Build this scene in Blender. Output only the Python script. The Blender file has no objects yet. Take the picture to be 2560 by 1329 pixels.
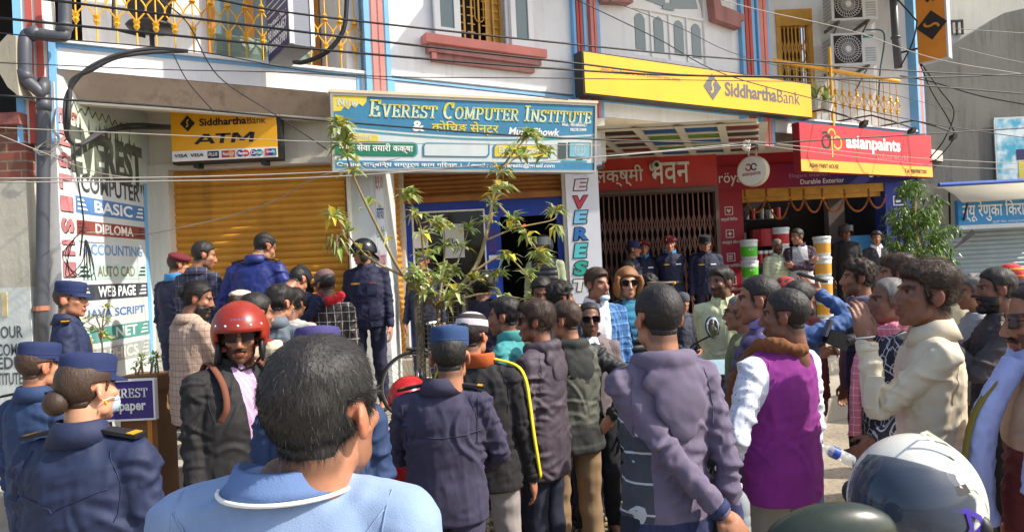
import bpy, bmesh, math, random
import numpy as np
from mathutils import Vector, Matrix, noise
from mathutils.bvhtree import BVHTree
random.seed(7)
R = math.radians
SC = bpy.context.scene
COL = SC.collection

# ---------------------------------------------------------------- camera
FPX, CAMH, ROLL, PITCH = 1720.0, 1.85, .047, 10.5 / 1720
cam_d = bpy.data.cameras.new('camera'); cam = bpy.data.objects.new('camera', cam_d); COL.objects.link(cam)
cam_d.sensor_width = 36; cam_d.lens = 36 * FPX / 2560; cam_d.clip_start = .05; cam_d.clip_end = 500
CM = Matrix.Rotation(R(90) + PITCH, 3, 'X') @ Matrix.Rotation(-ROLL, 3, 'Z')
cam.matrix_world = Matrix.Translation((0, 0, CAMH)) @ CM.to_4x4()
SC.camera = cam
# ---------------------------------------------------------------- light
SUN_EL, SUN_AZ = R(44), R(78)      # azimuth measured to the right of straight-behind-the-camera
sdir = Vector((math.sin(SUN_AZ) * math.cos(SUN_EL), -math.cos(SUN_AZ) * math.cos(SUN_EL), math.sin(SUN_EL)))
sl = bpy.data.lights.new('sun', 'SUN'); sl.energy = 3.9; sl.angle = R(.55); sl.color = (1, .93, .82)
so = bpy.data.objects.new('sun', sl); COL.objects.link(so)
so.rotation_euler = sdir.to_track_quat('Z', 'Y').to_euler()
W = bpy.data.worlds.new('World'); SC.world = W; W.use_nodes = True
nt = W.node_tree; sky = nt.nodes.new('ShaderNodeTexSky'); sky.sky_type = 'NISHITA'; sky.sun_disc = False
sky.sun_elevation = SUN_EL; sky.sun_rotation = math.atan2(sdir.x, sdir.y); sky.dust_density = 2.5
nt.links.new(sky.outputs[0], nt.nodes['Background'].inputs[0]); nt.nodes['Background'].inputs[1].default_value = .15
SC.view_settings.view_transform = 'Standard'; SC.view_settings.look = 'None'
SC.view_settings.exposure = .62; SC.view_settings.gamma = 1
SC.cycles.max_bounces = 6; SC.cycles.use_denoising = True

# ---------------------------------------------------------------- helpers
def ray(x, y):
    return CM @ Vector(((x - 1280) / FPX, -(y - 664.5) / FPX, -1))
def at(x, y, z):
    "world point seen at photo pixel (x, y), z metres ahead of the camera"
    r = ray(x, y); k = z / r.y
    return Vector((r.x * k, z, CAMH + r.z * k))
class Fr:
    "vertical plane: s along it, d towards the street, t = height"
    def __init__(self, x, y, deg):
        a = R(deg); self.o = Vector((x, y, 0)); self.u = Vector((math.cos(a), math.sin(a), 0)); self.n = Vector((math.sin(a), -math.cos(a), 0)); self.lean = 0; self.t0 = 0
    def p(self, s, d, t):
        return self.o + self.u * s + self.n * (d + self.lean * (t - self.t0)) + Vector((0, 0, t))
FF = Fr(-3.655, 6.330, 30)
def FG(z): return Fr(0, z, 0)

def C(r, g, b, k=1.0):
    f = lambda v: ((v / 255) / 12.92 if v < 10.3 else (((v / 255) + .055) / 1.055) ** 2.4) * k
    return (f(r), f(g), f(b), 1)
MATS = {}
class NT:
    def __init__(self, name):
        m = self.m = bpy.data.materials.new(name); m.use_nodes = True; self.t = m.node_tree; self.b = self.t.nodes['Principled BSDF']
    def n(self, ty, **kw):
        x = self.t.nodes.new('ShaderNode' + ty)
        for k, v in kw.items():
            if k.startswith('i_'):
                x.inputs[int(k[2:])].default_value = v
            else: setattr(x, k, v)
        return x
    def l(self, a, b): self.t.links.new(a, b)
    def math(self, op, a, b=None, c=None):
        x = self.n('Math', operation=op)
        for i, v in enumerate((a, b, c)):
            if v is None: continue
            if hasattr(v, 'links') or hasattr(v, 'is_linked'): self.l(v, x.inputs[i])
            else: x.inputs[i].default_value = v
        return x.outputs[0]
    def mix(self, fac, a, b, mode='MIX'):
        x = self.n('Mix', data_type='RGBA', blend_type=mode)
        for s, v in ((x.inputs[0], fac), (x.inputs[6], a), (x.inputs[7], b)):
            if hasattr(v, 'is_linked'): self.l(v, s)
            else: s.default_value = v
        return x.outputs[2]
    def obj(self, scale=(1, 1, 1), rot=(0, 0, 0)):
        c = self.n('TexCoord'); mp = self.n('Mapping'); mp.inputs['Scale'].default_value = scale; mp.inputs['Rotation'].default_value = rot
        self.l(c.outputs['Object'], mp.inputs[0]); return mp.outputs[0]
    def noise(self, v, scale, detail=3, rough=.55):
        x = self.n('TexNoise'); x.inputs['Scale'].default_value = scale; x.inputs['Detail'].default_value = detail; x.inputs['Roughness'].default_value = rough
        self.l(v, x.inputs['Vector']); return x.outputs['Fac']
    def ramp(self, f, a, b):
        x = self.n('MapRange'); x.inputs[1].default_value = a; x.inputs[2].default_value = b; self.l(f, x.inputs[0]); return x.outputs[0]
    def bump(self, h, strength, dist=.01):
        x = self.n('Bump'); x.inputs['Strength'].default_value = strength; x.inputs['Distance'].default_value = dist
        self.l(h, x.inputs['Height']); self.l(x.outputs[0], self.b.inputs['Normal'])
def sc3(c, k): return (min(1, c[0] * k), min(1, c[1] * k), min(1, c[2] * k), 1)
def mat(name, col, rough=.7, var=.14, scale=2.5, bump=.15, bs=30, metal=0, stain=0, stain_col=None, emit=0, streak=.25):
    if name in MATS: return MATS[name]
    N = NT(name); v = N.obj()
    f = N.noise(v, scale, 5)
    c = N.mix(N.ramp(f, .3, .7), sc3(col, 1 - var), sc3(col, 1 + var))
    if stain:
        s1 = N.noise(N.obj((3, 3, streak)), 2.2, 6, .65); s2 = N.noise(v, 1.3, 4)
        f2 = N.math('MULTIPLY', N.ramp(s1, .48, .75), N.ramp(s2, .35, .65))
        c = N.mix(N.math('MULTIPLY', f2, stain), c, stain_col or C(70, 60, 48))
    N.l(c, N.b.inputs['Base Color'])
    r2 = N.noise(v, scale * 4, 3)
    x = N.n('MapRange'); x.inputs[3].default_value = max(0, rough - .12); x.inputs[4].default_value = min(1, rough + .12); N.l(r2, x.inputs[0]); N.l(x.outputs[0], N.b.inputs['Roughness'])
    N.b.inputs['Metallic'].default_value = metal
    if bump: N.bump(N.noise(v, bs, 4), bump, .008)
    if emit: N.b.inputs['Emission Color'].default_value = col; N.b.inputs['Emission Strength'].default_value = emit
    MATS[name] = N.m; return N.m
def glass(name, col, rough=.08, alpha=None):
    if name in MATS: return MATS[name]
    N = NT(name); N.b.inputs['Base Color'].default_value = col; N.b.inputs['Roughness'].default_value = rough
    if alpha is not None:
        N.b.inputs['Alpha'].default_value = alpha
    MATS[name] = N.m; return N.m

def wloc(o):
    v = Vector((0, 0, 0))
    while o is not None: v = v + o.location; o = o.parent
    return v
def tag(o, label=None, cat=None, group=None, kind=None):
    if label: o['label'] = label
    if cat: o['category'] = cat
    if group: o['group'] = group
    if kind: o['kind'] = kind
    return o
def thing(name, label, cat, loc=(0, 0, 0), group=None):
    o = bpy.data.objects.new(name, None); COL.objects.link(o); o.location = loc; o.empty_display_size = .1
    return tag(o, label, cat, group)
class MB:
    def __init__(self): self.v = []; self.f = []; self.mi = []
    def add(self, vs, fs, m=0):
        k = len(self.v); self.v += [tuple(x) for x in vs]; self.f += [tuple(i + k for i in f) for f in fs]; self.mi += [m] * len(fs); return self
    def hexa(self, a, m=0):   # 8 corner points: bottom 4, top 4
        return self.add(a, [(3, 2, 1, 0), (4, 5, 6, 7), (0, 1, 5, 4), (1, 2, 6, 5), (2, 3, 7, 6), (3, 0, 4, 7)], m)
    def fb(self, F, s0, s1, d0, d1, t0, t1, m=0):
        P = F.p
        return self.hexa([P(s0, d1, t0), P(s1, d1, t0), P(s1, d0, t0), P(s0, d0, t0), P(s0, d1, t1), P(s1, d1, t1), P(s1, d0, t1), P(s0, d0, t1)], m)
    def poly(self, F, pts, d0, d1, m=0):   # extruded outline (s, t) from depth d0 to d1 (d1 > d0 front)
        n = len(pts); vs = [F.p(s, d1, t) for s, t in pts] + [F.p(s, d0, t) for s, t in pts]
        return self.add(vs, [tuple(range(n)), tuple(range(2 * n - 1, n - 1, -1))] + [(i, i + n, (i + 1) % n + n, (i + 1) % n) for i in range(n)], m)
    def tube(self, pts, r, n=6, m=0, cap=True):
        pts = [Vector(p) for p in pts]; k = len(self.v); L = len(pts)
        rr = r if isinstance(r, (list, tuple)) else [r] * L
        prev = None
        for i, p in enumerate(pts):
            t = (pts[min(i + 1, L - 1)] - pts[max(i - 1, 0)]).normalized()
            if prev is None:
                a = t.orthogonal().normalized()
            else:
                a = (prev - t * prev.dot(t))
                a = a.normalized() if a.length > 1e-6 else t.orthogonal().normalized()
            prev = a; b = t.cross(a)
            for j in range(n):
                q = 2 * math.pi * j / n; self.v.append(tuple(p + (a * math.cos(q) + b * math.sin(q)) * rr[i]))
        for i in range(L - 1):
            for j in range(n):
                self.f.append((k + i * n + j, k + i * n + (j + 1) % n, k + (i + 1) * n + (j + 1) % n, k + (i + 1) * n + j)); self.mi.append(m)
        if cap:
            self.f.append(tuple(k + j for j in reversed(range(n)))); self.f.append(tuple(k + (L - 1) * n + j for j in range(n))); self.mi += [m, m]
        return self
    def lathe(self, prof, o=(0, 0, 0), M=None, n=24, m=0, sx=1, sy=1):
        k = len(self.v); M = M or Matrix.Identity(4); o = Vector(o); L = len(prof)
        for r, z in prof:
            for j in range(n):
                q = 2 * math.pi * j / n; self.v.append(tuple(o + (M @ Vector((r * sx * math.cos(q), r * sy * math.sin(q), z)))))
        ms = m if isinstance(m, (list, tuple)) else [m] * L
        for i in range(L - 1):
            for j in range(n):
                self.f.append((k + i * n + j, k + i * n + (j + 1) % n, k + (i + 1) * n + (j + 1) % n, k + (i + 1) * n + j)); self.mi.append(ms[i])
        self.f.append(tuple(k + j for j in reversed(range(n)))); self.f.append(tuple(k + (L - 1) * n + j for j in range(n))); self.mi += [ms[0], ms[-1]]
        return self
    def ell(self, c, r, M=None, n=12, k=8, m=0):
        M = M or Matrix.Identity(3); c = Vector(c)
        vs = [c + M @ Vector((0, 0, -r[2]))]
        for i in range(1, k):
            a = -math.pi / 2 + math.pi * i / k
            for j in range(n):
                q = 2 * math.pi * j / n; vs.append(c + M @ Vector((r[0] * math.cos(a) * math.cos(q), r[1] * math.cos(a) * math.sin(q), r[2] * math.sin(a))))
        vs.append(c + M @ Vector((0, 0, r[2]))); T = len(vs) - 1
        fs = [(0, 1 + (j + 1) % n, 1 + j) for j in range(n)] + [(T, T - n + j, T - n + (j + 1) % n) for j in range(n)]
        for i in range(k - 2):
            for j in range(n): fs.append((1 + i * n + j, 1 + i * n + (j + 1) % n, 1 + (i + 1) * n + (j + 1) % n, 1 + (i + 1) * n + j))
        return self.add(vs, fs, m)
    def build(self, name, mats, parent=None, smooth=False, kind=None, label=None):
        me = bpy.data.meshes.new(name); off = wloc(parent) if parent else Vector((0, 0, 0))
        vs = np.array(self.v, dtype=np.float64) - np.array(off)
        me.from_pydata(vs.tolist(), [], self.f)
        for m in (mats if isinstance(mats, (list, tuple)) else [mats]): me.materials.append(m)
        me.polygons.foreach_set('material_index', self.mi)
        if smooth: me.polygons.foreach_set('use_smooth', [True] * len(me.polygons))
        me.update(); o = bpy.data.objects.new(name, me); COL.objects.link(o)
        if parent: o.parent = parent
        if kind: o['kind'] = kind
        if label: o['label'] = label
        return o
def smooth_angle(o, a=40):
    me = o.data; bm = bmesh.new(); bm.from_mesh(me)
    for f in bm.faces: f.smooth = True
    for e in bm.edges:
        if len(e.link_faces) == 2 and e.calc_face_angle(0) > R(a): e.smooth = False
    bm.to_mesh(me); bm.free(); return o
TMP = bpy.data.scenes.new('build_space')
def evald(ob):
    TMP.collection.objects.link(ob)
    with bpy.context.temp_override(scene=TMP, view_layer=TMP.view_layers[0]):
        dg = bpy.context.evaluated_depsgraph_get()
    dg.update()
    me = bpy.data.meshes.new_from_object(ob.evaluated_get(dg), depsgraph=dg)
    TMP.collection.objects.unlink(ob); return me
def text_mesh(body, bold=0, shear=0, extrude=0, space=1):
    c = bpy.data.curves.new('lettering', 'FONT'); c.body = body; c.offset = bold; c.shear = shear; c.extrude = extrude; c.resolution_u = 3; c.space_character = space
    o = bpy.data.objects.new('lettering', c); me = evald(o); bpy.data.objects.remove(o); bpy.data.curves.remove(c)
    V = np.array([v.co for v in me.vertices]).reshape(-1, 3); Fs = [tuple(p.vertices) for p in me.polygons]; bpy.data.meshes.remove(me)
    return V, Fs
def put(V, Fs, F, s0, s1, t0, t1, d, m, parent, name='lettering', rot=0, keep=False, arc=None):
    "lay a flat outline into the box (s0..s1, t0..t1) of plane F"
    V = V.copy()
    if rot:
        c, s = math.cos(R(rot)), math.sin(R(rot)); V[:, :2] = V[:, :2] @ np.array([[c, s], [-s, c]])
    lo = V.min(0); hi = V.max(0); w = max(hi[0] - lo[0], 1e-6); h = max(hi[1] - lo[1], 1e-6)
    kx = (s1 - s0) / w; kt = (t1 - t0) / h
    if keep: kx = kt = min(kx, kt)
    b = MB(); sl = getattr(F, 'slope', 0)
    vs = []
    for x, y, z in V:
        vs.append(F.p(s0 + (x - lo[0]) * kx, d, t0 + (y - lo[1]) * kt))
    b.add(vs, Fs); return b.build(name, m, parent)
def txt(body, F, s0, s1, t0, t1, d, m, parent, name='lettering', bold=.012, shear=0, rot=0, space=1, keep=False):
    V, Fs = text_mesh(body, bold, shear, 0, space)
    return put(V, Fs, F, s0, s1, t0, t1, d, m, parent, name, rot, keep)
def crom(pts, n=8):
    P = [Vector(p) for p in pts]; P = [P[0] * 2 - P[1]] + P + [P[-1] * 2 - P[-2]]; out = []
    for i in range(1, len(P) - 2):
        for j in range(n):
            t = j / n; a, b, c, d = P[i - 1:i + 3]
            out.append(.5 * ((2 * b) + (c - a) * t + (2 * a - 5 * b + 4 * c - d) * t * t + (3 * b - a - 3 * c + d) * t ** 3))
    out.append(P[-2]); return out
def arcpts(cx, cy, rx, ry, a0, a1, n=12):
    return [(cx + rx * math.cos(R(a0 + (a1 - a0) * i / n)), cy + ry * math.sin(R(a0 + (a1 - a0) * i / n))) for i in range(n + 1)]
# slab-serif capitals, drawn as strokes
def ribbon(pts, w, w2=None):
    P = [Vector((x, y)) for x, y in pts]; n = len(P); L = []; Q = []
    for i, p in enumerate(P):
        t = (P[min(i + 1, n - 1)] - P[max(i - 1, 0)]).normalized(); k = abs(t.y); ww = (w * k + (w2 or w) * (1 - k)) / 2
        nn = Vector((-t.y, t.x)); L.append(p + nn * ww); Q.append(p - nn * ww)
    V = [(a.x, a.y, 0) for a in L] + [(a.x, a.y, 0) for a in Q]
    return V, [(i, i + 1, n + i + 1, n + i) for i in range(n - 1)]
def serif_text(body, small=.76):
    V = []; Fs = []; x0 = 0
    def st(pts, w=.17, w2=.09):
        a, b = ribbon([(x0 + x * k, y * k) for x, y in pts], w * k, w2 * k); o = len(V); V.extend(a); Fs.extend([tuple(i + o for i in f) for f in b])
    G = {'E': (.72, [[(.17, 0), (.17, 1)], [(.0, .045), (.66, .045)], [(0, .955), (.64, .955)], [(.2, .5), (.5, .5)], [(.5, .36), (.5, .64)], [(.63, .0), (.63, .27)], [(.61, .74), (.61, 1)]]),
         'V': (.84, [[(.16, 1), (.42, 0)], [(.44, 0), (.68, 1)], [(.0, .955), (.32, .955)], [(.54, .955), (.84, .955)]]),
         'R': (.82, [[(.17, 0), (.17, 1)], [(0, .045), (.36, .045)], [(0, .955), (.4, .955)], [(.4, .955)] + arcpts(.42, .73, .2, .22, 90, -90, 8) + [(.2, .51)], [(.4, .5), (.66, .05)], [(.58, .045), (.82, .045)]]),
         'S': (.66, [arcpts(.33, .74, .22, .215, 35, 270, 10) + arcpts(.33, .27, .24, .225, 90, -145, 10)[1:], [(.53, .72), (.53, 1)], [(.09, 0), (.09, .3)]]),
         'T': (.76, [[(.38, 0), (.38, 1)], [(.2, .045), (.56, .045)], [(.02, .955), (.74, .955)], [(.06, .7), (.06, 1)], [(.7, .7), (.7, 1)]]),
         'C': (.76, [arcpts(.42, .5, .3, .455, 50, 310, 16), [(.66, .66), (.66, 1)]]),
         'O': (.84, [arcpts(.42, .5, .31, .455, 0, 360, 20)]),
         'M': (1.0, [[(.16, 0), (.16, 1)], [(.84, 0), (.84, 1)], [(.18, 1), (.5, .1)], [(.5, .1), (.82, 1)], [(0, .045), (.32, .045)], [(.68, .045), (1, .045)], [(0, .955), (.2, .955)], [(.8, .955), (1, .955)]]),
         'P': (.74, [[(.17, 0), (.17, 1)], [(0, .045), (.38, .045)], [(0, .955), (.4, .955)], [(.4, .955)] + arcpts(.42, .71, .2, .24, 90, -90, 8) + [(.2, .46)]]),
         'U': (.84, [[(.17, 1), (.17, .35)] + arcpts(.42, .32, .25, .27, 180, 360, 10) + [(.67, 1)], [(0, .955), (.34, .955)], [(.52, .955), (.84, .955)]]),
         'I': (.42, [[(.21, 0), (.21, 1)], [(.02, .045), (.4, .045)], [(.02, .955), (.4, .955)]]),
         'N': (.86, [[(.16, 0), (.16, 1)], [(.7, 0), (.7, 1)], [(.16, .98), (.7, .04)], [(0, .045), (.32, .045)], [(0, .955), (.2, .955)], [(.54, .955), (.86, .955)]]),
         'W': (1.1, [[(.16, 1), (.34, 0)], [(.36, 0), (.55, .9)], [(.57, .9), (.74, 0)], [(.76, 0), (.94, 1)], [(0, .955), (.3, .955)], [(.8, .955), (1.1, .955)]])}
    for ch in body:
        if ch == ' ': x0 += .35; continue
        k = 1 if ch.isupper() else small; w, S = G[ch.upper()]
        for p in S: st(p)
        x0 += (w + .06) * k
    return np.array(V), Fs
# ================================================================ SETTING
m_white = mat('white_paint', C(226, 226, 226), .75, .08, 1.2, .15, 18, stain=.32, stain_col=C(120, 108, 92))
m_whitec = mat('clean_white', C(232, 232, 230), .6, .04, 2, .05)
m_cream = mat('cream_paint', C(214, 208, 192), .75, .08, 1.5, .12, stain=.3)
m_soff = mat('streaked_soffit', C(176, 160, 146), .85, .1, 2, .1, stain=.8, stain_col=C(96, 78, 62), streak=.12)
m_blue = mat('pale_blue_trim', C(116, 174, 220), .7, .08, 3, .1, stain=.2)
m_pink = mat('salmon_trim', C(208, 128, 118), .75, .1, 3, .12, stain=.25)
m_red = mat('brick_red_trim', C(176, 78, 68), .75, .12, 3, .12, stain=.25)
m_maroon = mat('maroon_ledge', C(160, 112, 108), .8, .15, 4, .2, stain=.75, stain_col=C(60, 48, 40))
m_shut = mat('ochre_shutter', C(204, 142, 44), .55, .14, 3, .1, stain=.5, stain_col=C(110, 62, 20))
m_shutd = mat('brown_shutter', C(150, 96, 40), .55, .2, 4, .1, stain=.6, stain_col=C(70, 42, 20))
m_gold = mat('gold_railing', C(226, 168, 40), .35, .12, 8, .05, metal=.25)
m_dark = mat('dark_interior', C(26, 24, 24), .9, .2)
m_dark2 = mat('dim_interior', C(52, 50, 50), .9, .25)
m_black = mat('black_metal', C(30, 30, 32), .5, .15)
m_pipe = mat('grey_plastic_pipe', C(74, 78, 86), .45, .15, 3, .05, stain=.5, stain_col=C(120, 108, 92))
m_cable = mat('black_cable', C(28, 28, 30), .55, .1)
m_cableg = mat('grey_cable', C(150, 146, 140), .6, .1)
m_conc = mat('bare_concrete', C(118, 116, 110), .9, .2, .7, .4, 12, stain=.85, stain_col=C(66, 62, 58))
m_wood = mat('varnished_wood', C(190, 122, 36), .5, .2, 3, .1)
m_glass = glass('window_glass', C(104, 122, 122), .12)
m_glassd = glass('dark_glass', C(14, 16, 20), .06)
m_signblue = mat('banner_blue', C(58, 130, 168), .5, .12, 3, .12, 5, stain=.45, stain_col=C(90, 150, 180))
m_bw = mat('banner_white', C(206, 216, 216), .5, .08, 3, .12, 5, stain=.5, stain_col=C(160, 168, 164))
m_byel = mat('banner_yellow', C(222, 202, 70), .5, .1, 4, .03)
m_bgreen = mat('banner_green', C(24, 122, 92), .5, .1)
m_sidyel = mat('sign_yellow', C(244, 180, 10), .42, .07, 1.5, .1, 4, stain=.25, stain_col=C(190, 140, 40))
m_atm = mat('atm_yellow', C(240, 172, 10), .45, .05, 2, .03)
m_grey = mat('sign_grey', C(92, 96, 104), .45, .05)
m_ink = mat('black_ink', C(26, 24, 28), .5, .05)
m_lead = mat('white_lettering', C(236, 236, 232), .5, .04)
m_apred = mat('sign_red', C(208, 38, 50), .42, .09, 2, .1, 4, stain=.4, stain_col=C(170, 60, 60))
m_apyel = mat('sign_amber', C(246, 178, 60), .45, .05)
m_lred = mat('board_red', C(186, 48, 34), .6, .12, 2, .05)
m_crim = mat('crimson_panel', C(168, 24, 44), .5, .12, 2, .04)
m_navy = mat('navy_panel', C(40, 34, 92), .5, .12, 2, .04)
m_royal = mat('royal_blue_frame', C(26, 62, 168), .45, .1, 2, .05)
m_gate = mat('rusty_gate', C(122, 80, 66), .6, .2, 8, .1)
m_bgate = mat('yellow_gate', C(196, 146, 52), .5, .15, 6, .1)

# ground: one sheet, raised a little towards the shops
def gz(x, y):
    d = FF.n.dot(Vector((x, y, 0)) - FF.o)
    return .45 if d < 1.4 else .25 if d < 2.4 else 0
N = NT('dusty_road'); v = N.obj(); a = N.noise(v, .8, 6); b_ = N.noise(v, 22, 4)
c = N.mix(N.ramp(a, .35, .65), C(126, 116, 102), C(176, 164, 142)); c = N.mix(N.math('MULTIPLY', N.ramp(b_, .5, .7), .5), c, C(92, 84, 74))
N.l(c, N.b.inputs['Base Color']); N.b.inputs['Roughness'].default_value = .95; N.bump(b_, .6, .02); m_road = N.m
b = MB(); n = 24
for i in range(n + 1):
    for j in range(n + 1):
        x = -120 + 240 * i / n; y = -120 + 240 * j / n; b.v.append((x, y, 0))
for i in range(n):
    for j in range(n): b.f.append((i * (n + 1) + j, (i + 1) * (n + 1) + j, (i + 1) * (n + 1) + j + 1, i * (n + 1) + j + 1)); b.mi.append(0)
tag(b.build('ground', m_road), kind='structure')
m_slab = mat('paving_stone', C(168, 160, 146), .9, .2, 1.5, .4, 14, stain=.3)
b = MB(); b.fb(FF, -1.2, 16, 1.4, 2.4, .002, .25); tag(b.build('pavement', m_slab), kind='structure')
b = MB(); b.fb(FF, -1.2, 16, -9, 1.4, .001, .45); tag(b.build('plinth', m_slab), kind='structure')
# gravel: loose stones
b = MB(); rnd = random.Random(3)
N = NT('pale_gravel'); g = N.n('NewGeometry'); 
N.l(N.mix(g.outputs['Random Per Island'], C(196, 180, 140), C(110, 100, 84)), N.b.inputs['Base Color']); N.b.inputs['Roughness'].default_value = .9
for i in range(5200):
    x = rnd.uniform(-1.3, 1.3); y = rnd.uniform(4.2, 6.4); 
    if x * .5 - (y - 4.2) * .1 < -2 or FF.n.dot(Vector((x, y, 0)) - FF.o) < 2.45: continue
    r = rnd.uniform(.012, .03); M = Matrix.Rotation(rnd.uniform(0, 6), 3, 'Z') @ Matrix.Rotation(rnd.uniform(-.6, .6), 3, 'X')
    b.ell((x, y, r * .4 + rnd.random() * .015), (r, r * rnd.uniform(.6, 1), r * .6), M, 6, 4)
tag(b.build('gravel', N.m), kind='stuff')

# ---------------------------------------------------------------- main building
BLD = thing('shop_building', 'white two storey shop block with blue and salmon striped pilasters behind the crowd', 'building', FF.p(5, 0, 0))
def part(b, name, m, parent=None, **k): return b.build(name, m, parent or BLD, **k)
def wall_holes(b, F, s0, s1, t0, t1, d0, d1, holes, m=0):
    xs = sorted(holes)
    cur = s0
    for a, e, lo, hi in xs:
        if a > cur: b.fb(F, cur, a, d0, d1, t0, t1, m)
        if lo > t0: b.fb(F, a, e, d0, d1, t0, lo, m)
        if hi < t1: b.fb(F, a, e, d0, d1, hi, t1, m)
        cur = e
    if cur < s1: b.fb(F, cur, s1, d0, d1, t0, t1, m)
b = MB()
wall_holes(b, FF, 2.46, 9.06, 4.1, 7.4, -.24, 0, [(3.66, 4.28, 4.62, 6.6), (6.33, 7.70, 4.75, 6.15)])
b.fb(FF, -.2, 2.46, -1.3, -1.15, 4.1, 7.4); b.fb(FF, -.64, -.44, -1.3, -.1, 3.0, 7.4)
b.fb(FF, 2.3, 2.46, -1.15, -.1, 4.1, 7.4)
b.fb(FG(12.95), 4.75, 5.2, -.2, 0, 4.1, 7.4); b.fb(FG(12.95), 5.2, 5.85, -.2, 0, 6.45, 7.4); b.fb(FG(12.95), 5.85, 7.85, -.2, 0, 4.1, 7.4)
part(b, 'wall', m_white)
# slab edge with trim lines
b = MB(); b.fb(FF, -.42, 13.3, -.3, 0, 3.84, 4.07, 0); b.fb(FF, -.44, 2.46, -1.15, .05, 4.07, 4.1, 0); b.fb(FF, 9.06, 13.3, -3, .05, 4.07, 4.1, 0)
for s0, s1 in ((-.42, 2.42), (2.76, 5.26), (5.7, 8.4), (9.1, 13.05)):
    b.fb(FF, s0, s1, 0, .012, 4.035, 4.066, 1); b.fb(FF, s0, s0 + .05, 0, .011, 3.842, 4.034, 1); b.fb(FF, s1 - .05, s1, 0, .011, 3.842, 4.034, 1)
part(b, 'slab_edge', [m_white, m_blue])
def soffit(s0, s1, tb, name, m):
    b = MB(); P = FF.p
    b.hexa([P(s0, -.22, tb), P(s1, -.22, tb), P(s1, -.3, tb), P(s0, -.3, tb), P(s0, -.002, 3.835), P(s1, -.002, 3.835), P(s1, -.3, 3.835), P(s0, -.3, 3.835)], 0)
    b.fb(FF, s0, s1, -.3, -.215, tb - .034, tb - .002, 1)
    part(b, name, [m, m_cream])
soffit(-.42, 2.42, 3.62, 'soffit', m_soff)
m_soff2 = mat('beige_soffit', C(214, 200, 176), .85, .08, 2, .08, stain=.35)
soffit(5.25, 9.0, 3.72, 'soffit', m_soff2); soffit(9.0, 13.2, 3.74, 'soffit', mat('sooty_soffit', C(120, 106, 92), .9, .25, 3, .2, stain=.8))
m_soffmid = m_soff2; soffit(2.42, 5.25, 3.62, 'soffit', m_soff2)
# ceiling over the shop fronts
b = MB(); pts = [FF.p(-.42, -.6, 0), FF.p(13.2, -.6, 0), Vector((9.5, 15, 0)), Vector((-4.2, 15, 0))]
b.add([(p.x, p.y, 3.78) for p in pts] + [(p.x, p.y, 4.0) for p in pts], [(0, 1, 2, 3), (7, 6, 5, 4), (0, 4, 5, 1), (1, 5, 6, 2), (2, 6, 7, 3), (3, 7, 4, 0)]); part(b, 'ceiling', m_cream)
# unseen balcony slab, sized to shade the wall below, and roof above the picture
b = MB(); b.fb(FF, 4.7, 13.0, -.2, 1.8, 6.75, 6.9); b.fb(FF, -.6, 14, -6, .2, 7.4, 7.6); b.fb(FF, -.3, 2.2, -.1, .45, 6.3, 6.42); part(b, 'upper_shade_slab', m_white)
# pilasters
def pilaster(s0, s1, t0, t1, cols, d=.05):
    b = MB(); w = (s1 - s0) / sum(k for k, _ in cols); s = s0
    for i, (k, mi) in enumerate(cols):
        b.fb(FF, s, s + w * k, -.12, d + (.02 if mi in (1, 2, 3) else 0), t0, t1, mi); s += w * k
    part(b, 'pilaster', [m_white, m_blue, m_pink, m_red])
pilaster(-.68, -.44, 3.15, 7.4, [(1.2, 1), (.6, 0), (1, 3), (.5, 0), (1, 3), (.6, 0)]); pilaster(-.435, -.38, 3.15, 4.1, [(1, 1)])
PL = [(1.1, 1), (.5, 0), (1, 2), (.5, 0), (.9, 2), (.5, 0), (1, 1)]
pilaster(2.46, 2.75, 3.85, 7.4, PL); pilaster(5.27, 5.47, 3.6, 7.4, [(1, 1), (.5, 0), (1, 3), (.4, 0), (1, 3), (.5, 0), (1, 1)]); pilaster(5.55, 5.7, 3.6, 7.4, [(1, 2), (.4, 0), (1, 2), (1, 1)])
pilaster(8.42, 8.72, 4.0, 7.4, [(1, 1), (.5, 0), (1, 3), (.4, 0), (1, 3), (1, 1)]); pilaster(8.78, 9.06, 3.6, 7.4, [(.6, 1), (1.4, 2), (.4, 0), (1.2, 2), (.8, 1)])
pilaster(13.08, 13.3, 3.6, 7.4, [(1, 1), (1.4, 2), (.6, 1)])
# window 1: open white casements, ochre grille, stepped ledge
b = MB(); b.fb(FF, 3.60, 3.66, -.2, .03, 4.58, 6.62); b.fb(FF, 4.28, 4.34, -.2, .03, 4.58, 6.62); b.fb(FF, 3.66, 4.28, -.2, .03, 6.6, 6.66)
wf = part(b, 'window', m_whitec)
for s0, s1 in ((3.3, 3.62), (4.32, 4.64)):
    b = MB(); b.fb(FF, s0, s0 + .07, .04, .09, 4.6, 6.4); b.fb(FF, s1 - .07, s1, .04, .09, 4.6, 6.4); b.fb(FF, s0 + .07, s1 - .07, .04, .09, 4.6, 4.7); b.fb(FF, s0 + .07, s1 - .07, .04, .09, 6.3, 6.4)
    cs = b.build('casement', m_whitec, wf)
    b = MB(); b.fb(FF, s0 + .07, s1 - .07, .055, .07, 4.7, 6.3); b.build('pane', m_glass, wf)
b = MB()
for i in range(7): b.fb(FF, 3.665 + i * .1 - (.008 if i else 0), 3.68 + i * .1, -.1, -.085, 4.62, 6.5)
for s in (3.72, 3.86, 4.06, 4.2):
    for j in range(14): b.fb(FF, s - .05, s + .05, -.099, -.086, 4.75 + j * .1, 4.763 + j * .1)
for sg in (-1, 1):
    b.tube([FF.p(3.97 + sg * (x), -.08, t) for x, t in [(.06, 5.9), (.06, 4.95)] + [(.06 * math.cos(q), 4.95 - .06 * math.sin(q)) for q in (.5, 1.0, 1.57)]], .008, 5)
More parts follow.
